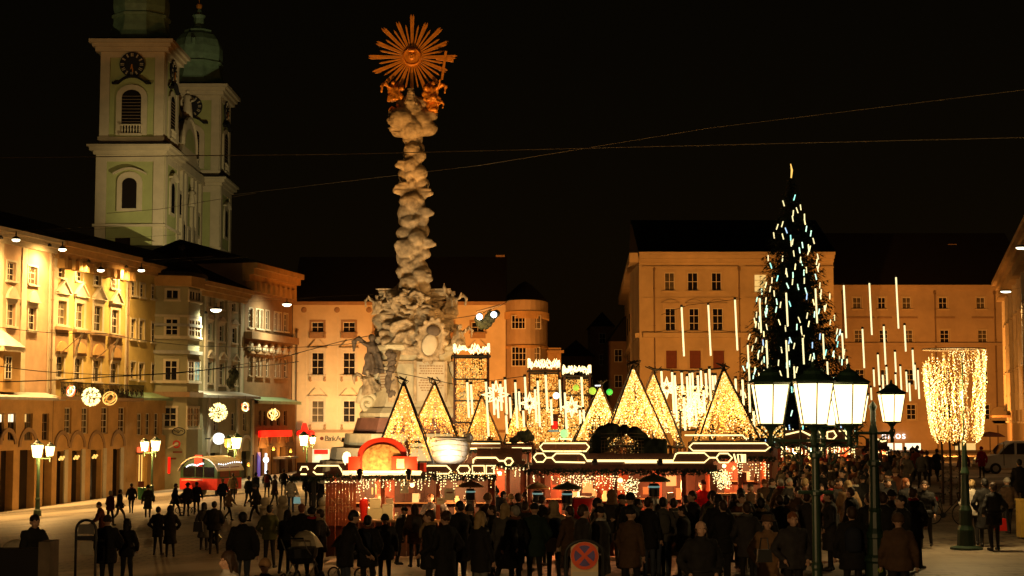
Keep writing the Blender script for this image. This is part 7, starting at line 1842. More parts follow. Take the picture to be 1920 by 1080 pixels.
# ------------------------------------------------------------------ foreground street furniture
def no_stopping():
    Y = 25.0; c = P(1095, 785, Y); z0 = gz(c.x, c.y); s = Y / 3000; T = thing('no_stopping_sign', 'round red and blue no stopping sign on a pale board in a black hoop', 'traffic sign', (c.x, Y, z0))
    Z = lambda py: P(1095, py, Y).z - z0; r = 25.5 * s
    zc = Z(1042)
    mat('board_cream', (.70, .52, .28), .6, vary=.2); mat('sign_blue', (.12, .09, .28), .4, vary=.2, scale=6); mat('sign_red_paint', (.75, .09, .025), .4, vary=.15, scale=6)
    MB().box(-.21, .21, .01, .04, .25, Z(1018)).build('board', 'board_cream', T); MB().box(-.19, .21, -.004, .008, .5, Z(1072)).build('text_plate', 'trim_cream', T)
    d = MB().cyl((0, -.005, zc), (0, -.02, zc), r, r, 36).build('sign_disc', 'sign_red_paint', T)
    # four blue fields
    for k in range(4):
        a0 = k * math.pi / 2; pts = []
        for j in range(9): a = a0 - .56 + 1.12 * j / 8; pts.append((math.cos(a) * r * .76, math.sin(a) * r * .76))
        pts.append((math.cos(a0) * r * .17, math.sin(a0) * r * .17))
        MB().prism([(x, zc + z) for x, z in pts], -.026, -.0205).build('blue_field', 'sign_blue', d)
    MB().tube([(math.cos(a) * r, -.012, zc + math.sin(a) * r) for a in [k * math.pi / 18 for k in range(36)]], .008, 5, closed=True).build('rim', 'trim_cream', d)
    w = .29; zt = Z(1013); pts = [(-w, 0, 0), (-w, 0, zt - .22)] + [(-w * math.cos(math.pi * k / 10), 0, zt - .22 + .22 * math.sin(math.pi * k / 10)) for k in range(1, 10)] + [(w, 0, zt - .22), (w, 0, 0)]
    MB().tube(pts, .028, 8).build('hoop', 'dark_metal', T); MB().tube([(-w, 0, .25), (w, 0, .25)], .02, 6).build('hoop_bar', 'dark_metal', T)
    mb = MB().ball((.24, -.03, zc + .02), .015, 6); mb.build('clamp', 'steel', T)
no_stopping()
def notice_hoop():
    c = P(166, 785, 36); 
    Y = 36.0; z0 = gz(c.x, c.y); s = Y / 3000; T = thing('notice_hoop', 'black arched frame carrying a grey notice board near the left edge', 'notice board', (c.x, Y, z0))
    Z = lambda py: P(166, py, Y).z - z0; w = 18.5 * s; zt = Z(975)
    pts = [(-w, 0, 0), (-w, 0, zt - w)] + [(-w * math.cos(math.pi * k / 12), 0, zt - w + w * math.sin(math.pi * k / 12)) for k in range(1, 12)] + [(w, 0, zt - w), (w, 0, 0)]
    MB().tube(pts, .03, 8).build('hoop', 'dark_metal', T); mat('board_grey', (.22, .2, .17), .6, vary=.3)
    MB().box(-w + .05, w - .04, -.02, .02, Z(1001), Z(983)).build('notice_board', 'board_grey', T); MB().box(-w + .04, w - .03, -.03, .03, Z(1013), Z(1005)).build('lower_board', 'dark_metal', T)
    MB().box(-w + .1, w - .06, -.015, .015, Z(1040), Z(1015)).build('pale_sheet', 'cream_plastic', T)
notice_hoop()
def low_wall():
    Y = 29.4; a, b = P(-60, 1028, Y), P(100, 1016, Y); z0 = gz(a.x, a.y)
    mat('concrete_brown', (.16, .12, .08), .85, vary=.35, scale=3, bump=.2)
    o = thing('parapet', 'dark low wall ending in a square brown pillar at the bottom left', 'low wall', (a.x, Y, z0)); top = a.z - z0
    mb = MB().box(-1, b.x - a.x - .2, -.2, .2, -.5, top).build('wall_slab', 'dark_roof', o)
    MB().box(-2, b.x - a.x - .2, .21, 6.0, -1.0, -.28 - z0).build('raised_pavement', 'concrete_brown', o)
    MB().box(b.x - a.x - .18, b.x - a.x + .02, -.3, .3, -.5, b.z - z0 + .02).build('end_pillar', 'concrete_brown', o)
low_wall()
def bin_():
    p = G(266, 944); T = thing('litter_bin', 'green litter bin beside the lit shop door', 'litter bin', p); mat('bin_green', (.02, .14, .04), .5, vary=.2); MB().lathe([(.22, .25), (.28, .3), (.3, .95), (.3, 1.0)], n=14).build('body', 'bin_green', T); MB().lathe([(.32, 1.0), (.3, 1.08), (.1, 1.14)], n=14).build('lid', 'bin_green', T); MB().cyl((0, 0, 0), (0, 0, .26), .05, .05, 8).build('stand', 'dark_metal', T); MB().box(-.2, .2, -.32, -.3, 1.1, 1.5).build('red_notice', 'shutter_red', T)
bin_()
def yellow_box():
    p = G(1917, 1010); T = thing('yellow_cabinet', 'low yellow box cut by the right picture edge', 'cabinet', p); mat('yellow_paint', (.5, .32, .05), .5, vary=.2); MB().box(-.1, .5, -.2, .2, .05, 1.05).build('cabinet', 'yellow_paint', T); MB().box(-.12, .52, -.22, .22, 1.051, 1.1).build('lid', 'yellow_paint', T); MB().box(-.08, .48, -.18, .18, 0, .049).build('plinth', 'dark_metal', T)
yellow_box()
def pram(c, rz, label, hood, sc=1.0):
    T = thing('pram', label, 'pram', c, rz=rz); T.scale = (sc,) * 3
    MB().lathe([(.2, .5), (.27, .62), (.29, .8)], n=14, sx=1.5).build('basket', 'dark_metal', T)
    mb = MB(); 
    for k in range(7): a0 = math.pi * k / 14; 
    rs = [[Vector((.12 + .32 * math.cos(a) * 1.0, .27 * math.cos(b), .78 + .34 * math.sin(a) * math.sin(b) if 0 else .78 + .36 * math.sin(a) * max(.05, math.sin(b)))) for b in [math.pi * j / 8 for j in range(9)]] for a in [.05 + math.pi * .55 * k / 5 for k in range(6)]]
    for k in range(5):
        for j in range(8): mb.quad(rs[k][j], rs[k][j + 1], rs[k + 1][j + 1], rs[k + 1][j])
    mb.build('hood', hood, T, smooth=True)
    for x in (-.35, .35):
        for y in (-.26, .26): MB().tube([(x + math.cos(a) * .15, y, .16 + math.sin(a) * .15) for a in [k * math.pi / 8 for k in range(16)]], .022, 5, closed=True).build('wheel', 'dark_metal', T)
    for y in (-.24, .24): MB().tube([(-.35, y, .16), (.1, y, .5), (.35, y, .16)], .015, 5).build('chassis', 'steel', T); MB().tube([(.2, y, .45), (-.35, y, .8), (-.55, y, 1.02)], .013, 5).build('push_bar', 'steel', T)
    MB().tube([(-.55, -.24, 1.02), (-.55, .24, 1.02)], .018, 6).build('handle', 'dark_metal', T)
    return T
pram(G(348, 962), R(170), 'small dark pram pushed by the couple before the wagon', 'dark_metal')
pp = P(44, 785, 31.5); pram(Vector((pp.x, 31.5, -.28)), R(-110), 'pram with a beige hood held by the man at the far left', 'cream_plastic', 1.1)
pp = P(570, 785, 37); pram(Vector((pp.x, 37, gz(pp.x, pp.y))), R(75), 'pram with a light tan hood in the middle of the dark group', 'cream_plastic', 1.15)
pp = P(662, 785, 39); pram(Vector((pp.x, 39, gz(pp.x, pp.y))), R(160), 'dark pushchair before the corner of the left stall', 'dark_metal', 1.0)
def blanket_dark():
    pass
# ------------------------------------------------------------------ people
mat('skin', (.55, .33, .22), .55, vary=.1); mat('eye_dark', (.02, .015, .01), .3, vary=0)
mat('shoe', (.012, .01, .009), .5, vary=0)
COATS = {'black': (.010, .009, .009), 'charcoal': (.035, .031, .030), 'navy': (.012, .016, .03), 'brown': (.085, .045, .022), 'olive': (.07, .075, .02), 'dark green': (.012, .028, .018), 'grey': (.08, .075, .065), 'tan': (.30, .19, .09), 'beige': (.38, .28, .16), 'red': (.45, .012, .012), 'orange': (.55, .12, .02), 'white': (.55, .5, .42), 'dark red': (.13, .012, .01), 'pink': (.5, .08, .08), 'rust': (.16, .05, .015), 'teal': (.02, .12, .1), 'camel': (.22, .12, .05)}
HAIRS = {'black': (.01, .008, .007), 'brown': (.045, .022, .01), 'fair': (.38, .26, .12), 'grey': (.30, .27, .23), 'red': (.22, .07, .02), 'white': (.55, .5, .42)}
for k, v in COATS.items(): mat('cloth_' + k.replace(' ', '_'), v, .85, vary=.3, scale=6, bump=.15)
for k, v in HAIRS.items(): mat('hair_' + k, v, .6, vary=.3, scale=14, bump=.3)
mat('cloth_jeans', (.05, .06, .085), .85, vary=.3, scale=8); mat('cloth_pale_jeans', (.2, .19, .17), .85, vary=.3, scale=8); mat('cloth_trousers', (.016, .014, .014), .85, vary=.2)
def cap(mb, p, q, r0, r1=None, n=10, sq=1.0):
    r1 = r0 if r1 is None else r1; mb.cyl(p, q, r0, r1, n); mb.ball(p, r0, n); mb.ball(q, r1, n)
POSES = {
 'stand': dict(knee=((-.1, -.01, .5), (.1, -.01, .5)), foot=((-.11, .0, .09), (.11, .0, .09)), elbow=((-.29, .04, 1.12), (.29, .04, 1.12)), hand=((-.3, -.05, .88), (.3, -.05, .88)), lean=0),
 'pocket': dict(knee=((-.1, -.02, .5), (.1, .0, .5)), foot=((-.13, -.04, .09), (.11, .05, .09)), elbow=((-.33, .08, 1.13), (.33, .08, 1.13)), hand=((-.22, -.14, .96), (.22, -.14, .96)), lean=0),
 'cup': dict(knee=((-.1, -.02, .5), (.1, -.01, .5)), foot=((-.12, .02, .09), (.12, -.03, .09)), elbow=((-.28, -.02, 1.13), (.30, .02, 1.12)), hand=((-.1, -.28, 1.28), (.24, -.12, .95)), lean=2),
 'walk': dict(knee=((-.1, -.22, .53), (.1, .06, .5)), foot=((-.1, -.32, .10), (.1, .38, .16)), elbow=((-.27, .14, 1.14), (.27, -.1, 1.14)), hand=((-.28, .1, .92), (.26, -.3, 1.0)), lean=4),
 'stroll': dict(knee=((-.1, -.1, .51), (.1, .03, .5)), foot=((-.1, -.14, .09), (.1, .2, .12)), elbow=((-.29, .08, 1.13), (.29, -.03, 1.13)), hand=((-.3, .03, .9), (.28, -.16, .92)), lean=2),
 'lean': dict(knee=((-.1, -.04, .5), (.1, -.01, .5)), foot=((-.12, .02, .09), (.12, .05, .09)), elbow=((-.25, -.22, 1.12), (.25, -.22, 1.12)), hand=((-.15, -.46, 1.0), (.15, -.46, 1.0)), lean=14),
}
def head_build(mb, c, hi):
    x, y, z = c
    mb.ball((x, y + .012, z + .025), .098, 14, sc=(.88, 1.03, 1.02)); mb.ball((x, y - .025, z - .045), .072, 12, sc=(.88, 1.0, 1.0)); mb.ball((x, y - .055, z - .085), .036, 10, sc=(1.1, .9, .8))
    mb.cyl((x, y - .088, z + .015), (x, y - .115, z - .028), .011, .019, 6); mb.ball((x, y - .112, z - .028), .0185, 6)
    for s in (-1, 1):
        mb.ball((x + s * .088, y + .012, z - .01), .028, 6, sc=(.45, .8, 1.2)); mb.ball((x + s * .036, y - .083, z + .034), .022, 6, sc=(1.3, .6, .5)); mb.ball((x + s * .045, y - .07, z - .03), .03, 6)
    mb.ball((x, y - .092, z - .062), .02, 6, sc=(1.4, .6, .45))
def hand_build(mb, w, h, side):
    w, h = Vector(w), Vector(h); d = (h - w).normalized(); u = d.cross(Vector((0, 1, 0))).normalized() if abs(d.y) < .9 else Vector((1, 0, 0)); n = d.cross(u).normalized()
    palm = w + d * .05; mb.ball(palm, .042, 8, sc=(.9, .75, 1)); 
    for k, (o, L) in enumerate(((-.03, .07), (-.01, .08), (.011, .076), (.031, .06))):
        a = palm + d * .03 + n * o * .95; b = a + d * L * .55 + u * .006 * side; c = b + (d * .8 + u * side * .5).normalized() * L * .5
        mb.tube([a, b, c], [.0105, .010, .008], 6)
    a = palm - n * .03; mb.tube([a, a - n * .025 + d * .025, a - n * .03 + d * .055], [.013, .012, .009], 6)
_tp = {}
def template(pose, length, wide=1.0, hi=False, raised=False):
    key = (pose, length, wide, hi)
    if key in _tp: return _tp[key]
    p = POSES[pose]; lean = Matrix.Translation((0, 0, .93)) @ Matrix.Rotation(R(p['lean']), 4, 'X') @ Matrix.Translation((0, 0, -.93)); Lv = lambda v: lean @ Vector(v)
    body = MB(); coat = MB(); W_ = wide
    for i, s in enumerate((-1, 1)):
        k, f = Vector(p['knee'][i]), Vector(p['foot'][i])
        cap(body, (s * .09, 0, .9), k, .088, .062); cap(body, k, f, .06, .043); toe = f + Vector((s * .02, -.15, -.045)); cap(body, f + Vector((0, .03, -.04)), toe, .045, .036)
        e, h = Lv(p['elbow'][i]), Lv(p['hand'][i]); sh = Lv((s * .185 * W_, 0, 1.42))
        cap(body, sh, e, .052, .042); cap(body, e, h, .04, .028); hand_build(body, h, h + (h - e).normalized() * .1, s)
        cap(coat, sh + Vector((-s * .02, 0, -.01)), e, .078, .064); cap(coat, e, e.lerp(h, .93), .062, .05)
    cap(body, (0, 0, .92), Lv((0, 0, 1.15)), .13, .13); cap(body, Lv((0, 0, 1.15)), Lv((0, 0, 1.36)), .135, .12); cap(body, Lv((0, 0, 1.4)), Lv((0, -.01, 1.56)), .055, .05)
    hc = Lv((0, -.015, 1.635)); hb = MB(); head_build(hb, (0, 0, 0), hi); q = Matrix.Translation(hc) @ Matrix.Rotation(R(p['lean'] * .8), 4, 'X'); body.add([q @ Vector(v) for v in hb.v], hb.f)
    me = remesh(body, 'person', ['cloth_trousers', 'skin', 'shoe'], .0125 if hi else .019, smooth_it=1 if not hi else 1)
    hands = [Lv(p['hand'][i]) + (Lv(p['hand'][i]) - Lv(p['elbow'][i])).normalized() * .07 for i in (0, 1)]
    mi = []
    for f in me.polygons:
        c = f.center
        if c.z > 1.44 and (c - Lv((0, 0, 1.6))).length < .25: mi.append(1)
        elif any((c - h).length < .115 for h in hands): mi.append(1)
        elif c.z < .1 or (any((c - Vector(ft)).length < .13 and c.z < ft[2] + .01 for ft in p['foot'])): mi.append(2)
        else: mi.append(0)
    me.polygons.foreach_set('material_index', mi)
    # coat: lofted trunk with a flared hem
    hem = {'jacket': .80, 'long': .46, 'mid': .66}[length]
    sy = .62 if length != 'long' else .66
    swing = .5 * (p['knee'][0][1] + p['knee'][1][1]); spread = abs(p['foot'][0][1] - p['foot'][1][1])
    rs = []
    for z, rx, ry, dy in ((hem, .215 + (.05 if length == 'long' else 0), .16 + spread * (.22 if length != 'jacket' else .08), swing * .3), (hem + .16, .215, .155 + spread * .1, swing * .15), (1.0, .2, .15, 0), (1.12, .19, .142, 0), (1.28, .212, .15, .0), (1.38, .215, .142, 0), (1.45, .17, .115, 0), (1.49, .1, .085, -.005), (1.535, .082, .078, -.01)):
        pts = []
        for k in range(18):
            a = 2 * math.pi * k / 18; sx_ = math.copysign(abs(math.cos(a)) ** .8, math.cos(a)); v = Vector((sx_ * rx * W_, math.sin(a) * ry * W_ + dy, z)); pts.append(Lv(v) if z >= .93 else v)
        rs.append(pts)
    coat.rings(rs)
    cm = remesh(coat, 'coat', 'cloth_black', .02 if hi else .027, disp=.02, dscale=7.5, smooth_it=2)
    _tp[key] = (me, cm, Vector(hc), p['lean'])
    return _tp[key]
_hm = {}
def hair_mesh(kind):
    if kind in _hm: return _hm[kind]
    mb = MB()
    if kind == 'short':
        mb.ball((0, .018, .045), .104, 12, sc=(.92, 1.02, .98)); mb.ball((0, .05, .0), .085, 10)
    elif kind == 'long':
        mb.ball((0, .02, .045), .108, 12, sc=(.95, 1.02, 1.0)); mb.ball((0, .06, -.03), .09, 10, sc=(1.1, .8, 1)); mb.cyl((0, .07, -.03), (0, .085, -.19), .085, .07, 10); 
        for s in (-1, 1): mb.tube([(s * .08, .01, .03), (s * .095, .01, -.06), (s * .085, .02, -.16)], [.03, .032, .02], 6)
    elif kind == 'curly':
        r = random.Random(1)
        for k in range(26): a = r.random() * 6.28; b = r.uniform(-.4, 1.5); mb.ball((math.cos(a) * math.cos(b) * .095, .03 + math.sin(a) * math.cos(b) * .085, .04 + math.sin(b) * .1), .035, 6)
        mb.ball((0, .025, .04), .1, 10)
    elif kind == 'beanie':
        mb.ball((0, .008, .05), .112, 12, sc=(.93, 1.02, .98)); mb.lathe([(.108, .0), (.113, .02), (.112, .05)], (0, .01, 0), 14, sy=1.08)
    elif kind == 'bobble':
        mb.ball((0, .008, .055), .112, 12, sc=(.93, 1.02, 1.0)); mb.lathe([(.108, .0), (.116, .02), (.114, .055)], (0, .01, 0), 14, sy=1.08); mb.ball((0, .01, .185), .04, 8)
    elif kind == 'cap':
        mb.ball((0, .012, .052), .108, 12, sc=(.93, 1.05, .85)); mb.prism([(-.075, .045), (.075, .045), (.075, .058), (-.075, .058)], -.175, -.05)
    elif kind == 'brim':
        mb.lathe([(.175, .045), (.175, .058), (.115, .065), (.108, .13), (.085, .165), (.02, .17)], (0, .005, 0), 16); mb.ball((0, .03, .01), .1, 10, sc=(.9, 1, .9))
    elif kind == 'hood':
        mb.ball((0, .03, .035), .135, 12, sc=(.95, .95, 1.08)); mb.ball((0, .06, -.08), .12, 10); mb.lathe([(.16, -.18), (.135, -.12), (.11, -.06)], (0, .03, 0), 12)
    elif kind == 'fringe':
        for k in range(12): a = R(-20) + R(220) * k / 11; mb.ball((math.cos(a) * .088, .015 + math.sin(a) * .088, -.005), .024, 6)
    _hm[kind] = remesh(mb, 'hair', 'hair_brown', .012 if kind in ('fringe',) else .014, disp=.006, dscale=30, smooth_it=1)
    return _hm[kind]
PC = 0
def person(px, py, label, coat='black', hair=('short', 'brown'), face=180, pose='pocket', length='jacket', h=1.73, legs='cloth_trousers', group=None, hi=False, wide=1.0, loc=None, bag=None, Y=None):
    """a person whose head top shows at that pixel, standing on the square"""
    global PC; PC += 1
    if loc is None:
        if Y is None: loc = stand(px, py, h)
        else: q = P(px, 785, Y); loc = Vector((q.x, Y, gz(q.x, Y)))
    me, cm, hc, lean = template(pose, length, wide, hi)
    b = put('person', me, None, loc, R(face), label=label, cat='person', group=group)
    sc = h / 1.75; b.scale = (sc, sc, sc)
    if legs != 'cloth_trousers': b.material_slots[0].link = 'OBJECT'; b.material_slots[0].material = MATS[legs]
    c = put('coat', cm, b)
    if coat != 'black': c.material_slots[0].link = 'OBJECT'; c.material_slots[0].material = MATS['cloth_' + coat.replace(' ', '_')]
    sr = random.Random(PC)
    if sr.random() < .22 and kind_ok(hair):
        q = put('scarf', SCARF, b, hc + Vector((0, .01, -.125))); q.material_slots[0].link = 'OBJECT'; q.material_slots[0].material = MATS['cloth_' + sr.choice(['red', 'beige', 'grey', 'rust', 'white', 'tan'])]
    if sr.random() < .1 and 120 < face % 360 < 240:
        q = put('backpack', PACK, b, (0, .19, 1.2)); q.material_slots[0].link = 'OBJECT'; q.material_slots[0].material = MATS['cloth_' + sr.choice(['dark_red', 'navy', 'grey', 'brown', 'teal'])]
    if length != 'long' and PC % 3 == 0:
        q = put('belt', BELT, b, (0, .0, .99)); q.scale = (wide, wide, 1)
    if hair:
        kind, col = hair; nm = {'short': 'hair', 'long': 'hair', 'curly': 'hair', 'fringe': 'hair', 'beanie': 'woollen_hat', 'bobble': 'woollen_hat', 'cap': 'cap', 'brim': 'brimmed_hat', 'hood': 'hood'}[kind]
        hobj = put(nm, hair_mesh(kind), b, hc); hobj.rotation_euler = (R(lean * .8), 0, 0)
        mm = ('hair_' + col) if col in HAIRS and nm == 'hair' else 'cloth_' + col.replace(' ', '_')
        if mm != 'hair_brown': hobj.material_slots[0].link = 'OBJECT'; hobj.material_slots[0].material = MATS.get(mm) or MATS['hair_' + col]
    if hi or abs(((face + 180) % 360) - 180) < 100 and loc.y < 45:
        for s in (-1, 1): put('eye', EYE, b, hc + Vector((s * .034, -.088, .016)))
    if bag: bag(b, loc)
    return b
kind_ok = lambda h: h and h[0] != 'hood'
SCARF = MB().tube([(math.cos(a) * .088, math.sin(a) * .085, .012 * math.sin(a * 3)) for a in [k * math.pi / 7 for k in range(14)]], .035, 6, closed=True).tube([(.04, -.09, 0), (.06, -.16, -.12), (.05, -.17, -.26)], [.03, .035, .03], 6).mesh('scarf', 'cloth_rust', True)
BELT = MB().tube([(math.cos(a) * .207, math.sin(a) * .157, 0) for a in [k * math.pi / 10 for k in range(20)]], .014, 5, closed=True).mesh('belt', 'shoe', True)
PACK = MB().lathe([(.08, -.22), (.15, -.18), (.155, .1), (.11, .2), (.05, .22)], n=10, sy=.55).mesh('backpack', 'cloth_navy', True)
EYE = MB().ball((0, 0, 0), .008, 6, sc=(1.3, .5, .7)).mesh('eye', 'eye_dark')
def handbag(px, py, Y, m, label, w=.26, h=.24):
    c = P(px, py, Y); T = thing('handbag', label, 'handbag', c, group='bags carried in the crowd')
    MB().prism([(-w / 2, -h), (w / 2, -h), (w * .42, 0), (-w * .42, 0)], -.06, .06).build('bag_body', m, T); MB().tube([(-w * .3, 0, 0), (-w * .2, 0, .16), (w * .2, 0, .16), (w * .3, 0, 0)], .012, 5).build('bag_handle', 'dark_metal', T)
    return T

# ---- individuals on the left side of the square
SL = 'strollers on the pale left side of the square'
person(247, 907, 'dark clad person striding left beside the green litter bin', 'charcoal', ('short', 'brown'), 200, 'walk', group=SL)
person(278, 910, 'person in a long dark olive coat beside the lamp post and bin', 'olive', ('beanie', 'black'), 185, 'stand', 'long', group=SL)
person(207, 921, 'person in a dark red jacket left of the walking couple', 'dark red', ('short', 'white'), 150, 'stroll', 'jacket', group=SL, legs='cloth_trousers')
person(224, 918, 'person in dark jacket and pale trousers stepping right', 'charcoal', ('short', 'brown'), 120, 'walk', 'jacket', group=SL, legs='cloth_pale_jeans')
person(194, 941, 'person in a rusty red coat reaching left above the black couple', 'rust', ('short', 'brown'), -70, 'lean', 'mid', group=SL)
person(328, 907, 'dark person walking right behind the small pram', 'black', ('short', 'brown'), 100, 'walk', 'mid', group=SL)
person(350, 906, 'left one of the couple bending over the small pram', 'charcoal', ('brim', 'black'), 170, 'lean', 'jacket', group=SL)
person(369, 904, 'right one of the couple at the small pram, black coat', 'black', ('short', 'brown'), 180, 'stand', 'mid', group=SL)
person(418, 898, 'dark jacketed person left of the santa figure', 'navy', ('short', 'fair'), 190, 'stroll', group=SL)
person(437, 888, 'person in a cream jacket just right of the santa figure', 'beige', ('short', 'brown'), 190, 'stroll', group=SL, legs='cloth_jeans')
person(429, 920, 'child in a tan jacket stepping right', 'tan', ('beanie', 'tan'), 60, 'walk', group=SL, h=1.42)
person(466, 893, 'dark person walking beside the tall walker in front of the arch', 'black', ('short', 'brown'), 150, 'stroll', group=SL)
person(481, 908, 'dark person with pale head striding left on the open paving', 'charcoal', ('beanie', 'grey'), -95, 'walk', group=SL)
person(479, 886, 'taller dark walker right behind the striding one', 'black', ('short', 'black'), 160, 'walk', group=SL, h=1.82)
person(501, 882, 'person in a dark coat standing near the neon cross', 'charcoal', ('short', 'brown'), 180, 'stroll', 'mid', group=SL)
person(515, 891, 'brown clad person between two dark ones near the arcade', 'brown', ('short', 'brown'), 120, 'stroll', 'mid', group=SL)
person(532, 880, 'dark person walking toward the arcade of the brown house', 'black', ('short', 'brown'), 185, 'walk', group=SL)
person(546, 896, 'person in a pale jacket seen from behind at the stall edge', 'beige', ('short', 'brown'), 180, 'stand', group=SL, legs='cloth_jeans')
handbag(557, 932, 60, 'glass_teal', 'small pale blue carrier bag at the edge of the left stall')
for i, px in enumerate((578, 588, 597, 603)): person(px, 889 + i, '%s of the four small dark figures seen under the left stall roof' % ('leftmost', 'second from left', 'third from left', 'rightmost')[i], 'black', ('short', 'brown'), 180 + 30 * i, 'stroll', group='four figures beyond the left stall')
ML = 'dark figures in front of the pale paving'
person(297, 951, 'left one of the two black coated figures left of the handbag couple', 'black', ('short', 'black'), 170, 'pocket', 'mid', group=ML, h=1.68)
person(320, 950, 'right one of the two black coated figures, in a long hooded coat', 'black', ('hood', 'black'), 190, 'pocket', 'long', group=ML, h=1.72)
person(383, 943, 'woman in a greyish beige coat carrying a small black handbag', 'grey', ('long', 'black'), 165, 'stand', 'long', group=ML, h=1.68)
handbag(372, 978, 48.5, 'dark_metal', 'small black handbag carried by the woman in grey', .3, .3)
person(402, 941, 'man in a wide black jacket close to the woman with handbag', 'black', ('short', 'black'), 185, 'pocket', 'jacket', group=ML, h=1.78, wide=1.12)
person(456, 962, 'broad man in black jacket and jeans walking alone near the bottom left', 'black', ('short', 'black'), 195, 'stroll', 'jacket', group=ML, h=1.82, legs='cloth_jeans', wide=1.12)
person(506, 948, 'person in an olive green jacket seen from behind', 'olive', ('short', 'black'), 175, 'pocket', 'jacket', group=ML, h=1.76)
person(534, 957, 'long haired woman in black beside the olive jacket', 'black', ('long', 'black'), 160, 'lean', 'mid', group=ML, h=1.66)
person(566, 946, 'tall dark man with reddish head left of the stall post', 'black', ('short', 'red'), 180, 'pocket', 'mid', group=ML, h=1.8, wide=1.1)
person(585, 953, 'dark haired person leaning into the pram group', 'black', ('curly', 'black'), 195, 'pocket', 'mid', group=ML)
person(601, 956, 'dark figure looking back right of the pram group', 'charcoal', ('short', 'brown'), -110, 'pocket', 'mid', group=ML, h=1.68)
person(202, 968, 'left one of the black couple standing beside the arched notice board', 'black', ('beanie', 'charcoal'), 200, 'pocket', 'mid', group=ML, h=1.8, wide=1.1)
person(239, 974, 'black haired woman with a pale stripe on her jacket hem', 'black', ('long', 'black'), 165, 'pocket', 'jacket', group=ML, h=1.68)
o = person(64, 965, 'man in a black jacket holding a pram beside the low wall', 'black', ('short', 'black'), 35, 'lean', 'jacket', hi=True, h=1.78, loc=Vector((P(64, 785, 30.6).x, 30.6, -.28)))
person(432, 1036, 'dark haired woman with lit face and white fur collar at the bottom edge', 'white', ('long', 'brown'), -60, 'stroll', 'jacket', hi=True, h=1.68)
person(497, 1050, 'child with a yellowish hat at the bottom edge', 'black', ('beanie', 'camel'), 0, 'pocket', 'jacket', h=1.45)

# ---- crowds built row by row, left to right
HN = {'short': 'short %s hair', 'long': 'long %s hair', 'curly': 'curly %s hair', 'beanie': '%s woolly hat', 'bobble': '%s bobble hat', 'cap': '%s cap', 'brim': '%s brimmed hat', 'hood': '%s hood', 'fringe': 'a bald head'}
def row(where, items, group, defaults=dict()):
    for i, it in enumerate(items):
        px, py, coat, hk, hc = it[:5]; k = dict(defaults); k.update(it[5] if len(it) > 5 else {})
        hn = HN[hk] % hc if '%s' in HN[hk] else HN[hk]
        lb = k.pop('label', None) or '%s coat, %s, %s from left %s' % (coat, hn, ORD[i], where)
        r = random.Random(px * 7 + py)
        k.setdefault('pose', r.choice(['pocket', 'stand', 'cup', 'pocket', 'stroll'])); k.setdefault('face', 180 + r.uniform(-50, 50) if r.random() < .7 else r.uniform(40, 320)); k.setdefault('h', r.uniform(1.55, 1.86)); k.setdefault('length', r.choice(['jacket', 'mid', 'mid', 'long'])); k.setdefault('wide', r.choice([1.0, 1.0, 1.12]))
        k.setdefault('legs', r.choice(['cloth_trousers', 'cloth_trousers', 'cloth_jeans']))
        person(px, py, lb, coat, (hk, hc), group=group, **k)
row('queueing at left stall', [
 (647, 957, 'black', 'short', 'black', dict(pose='lean', face=110)), (690, 968, 'black', 'short', 'black'), (722, 966, 'charcoal', 'beanie', 'black'), (747, 950, 'black', 'cap', 'black', dict(face=95, pose='lean')), (778, 946, 'brown', 'long', 'brown', dict(face=200)), (806, 958, 'black', 'short', 'brown'), (836, 962, 'black', 'curly', 'brown'),
 (862, 941, 'black', 'short', 'black', dict(h=1.82)), (880, 948, 'charcoal', 'beanie', 'grey'), (901, 961, 'black', 'long', 'fair', dict(legs='cloth_pale_jeans'))], 'people queueing before the left stall')
row('behind left stall queue', [(770, 936, 'rust', 'short', 'brown', dict(face=0)), (793, 932, 'brown', 'short', 'red', dict(face=20)), (852, 928, 'charcoal', 'short', 'brown'), (874, 930, 'brown', 'beanie', 'brown')], 'back row by the left stall')
person(808, 934, 'vendor with a lit collar inside the left stall', 'charcoal', ('short', 'red'), 0, 'cup', group='vendors in the stalls', h=1.75, Y=47.6)
person(825, 932, 'dark capped vendor beside the one with the lit collar', 'charcoal', ('cap', 'black'), -30, 'cup', group='vendors in the stalls', h=1.75, Y=47.7)
person(1312, 903, 'vendor in a bright red jacket inside the right stall', 'red', ('short', 'black'), 10, 'lean', group='vendors in the stalls', h=1.9, Y=43.0)
row('between the front stalls', [
 (908, 914, 'black', 'brim', 'black'), (913, 927, 'brown', 'beanie', 'camel', dict(face=140)), (930, 916, 'black', 'bobble', 'black'), (944, 922, 'charcoal', 'short', 'black', dict(face=90)), (958, 928, 'rust', 'beanie', 'tan'), (972, 926, 'black', 'short', 'brown'), (985, 924, 'brown', 'cap', 'brown'), (1000, 926, 'charcoal', 'short', 'brown'), (1015, 930, 'black', 'short', 'brown')], 'crowd in the gap between the stalls')
row('right of left stall queue', [
 (925, 948, 'black', 'short', 'brown'), (946, 946, 'grey', 'long', 'fair', dict(length='long', face=150)), (966, 950, 'black', 'short', 'grey'), (985, 942, 'charcoal', 'short', 'brown')], 'crowd right of the left stall')
person(1002, 945, 'broad person in a dark green jacket with black cap, seen from behind', 'dark green', ('cap', 'black'), 180, 'pocket', 'mid', h=1.78, wide=1.12, group='nearest backs in the middle of the crowd')
person(1038, 942, 'woman in a hooded beige coat seen from behind beside the sign', 'beige', ('hood', 'beige'), 190, 'pocket', 'mid', h=1.74, wide=1.05, group='nearest backs in the middle of the crowd', hi=True)
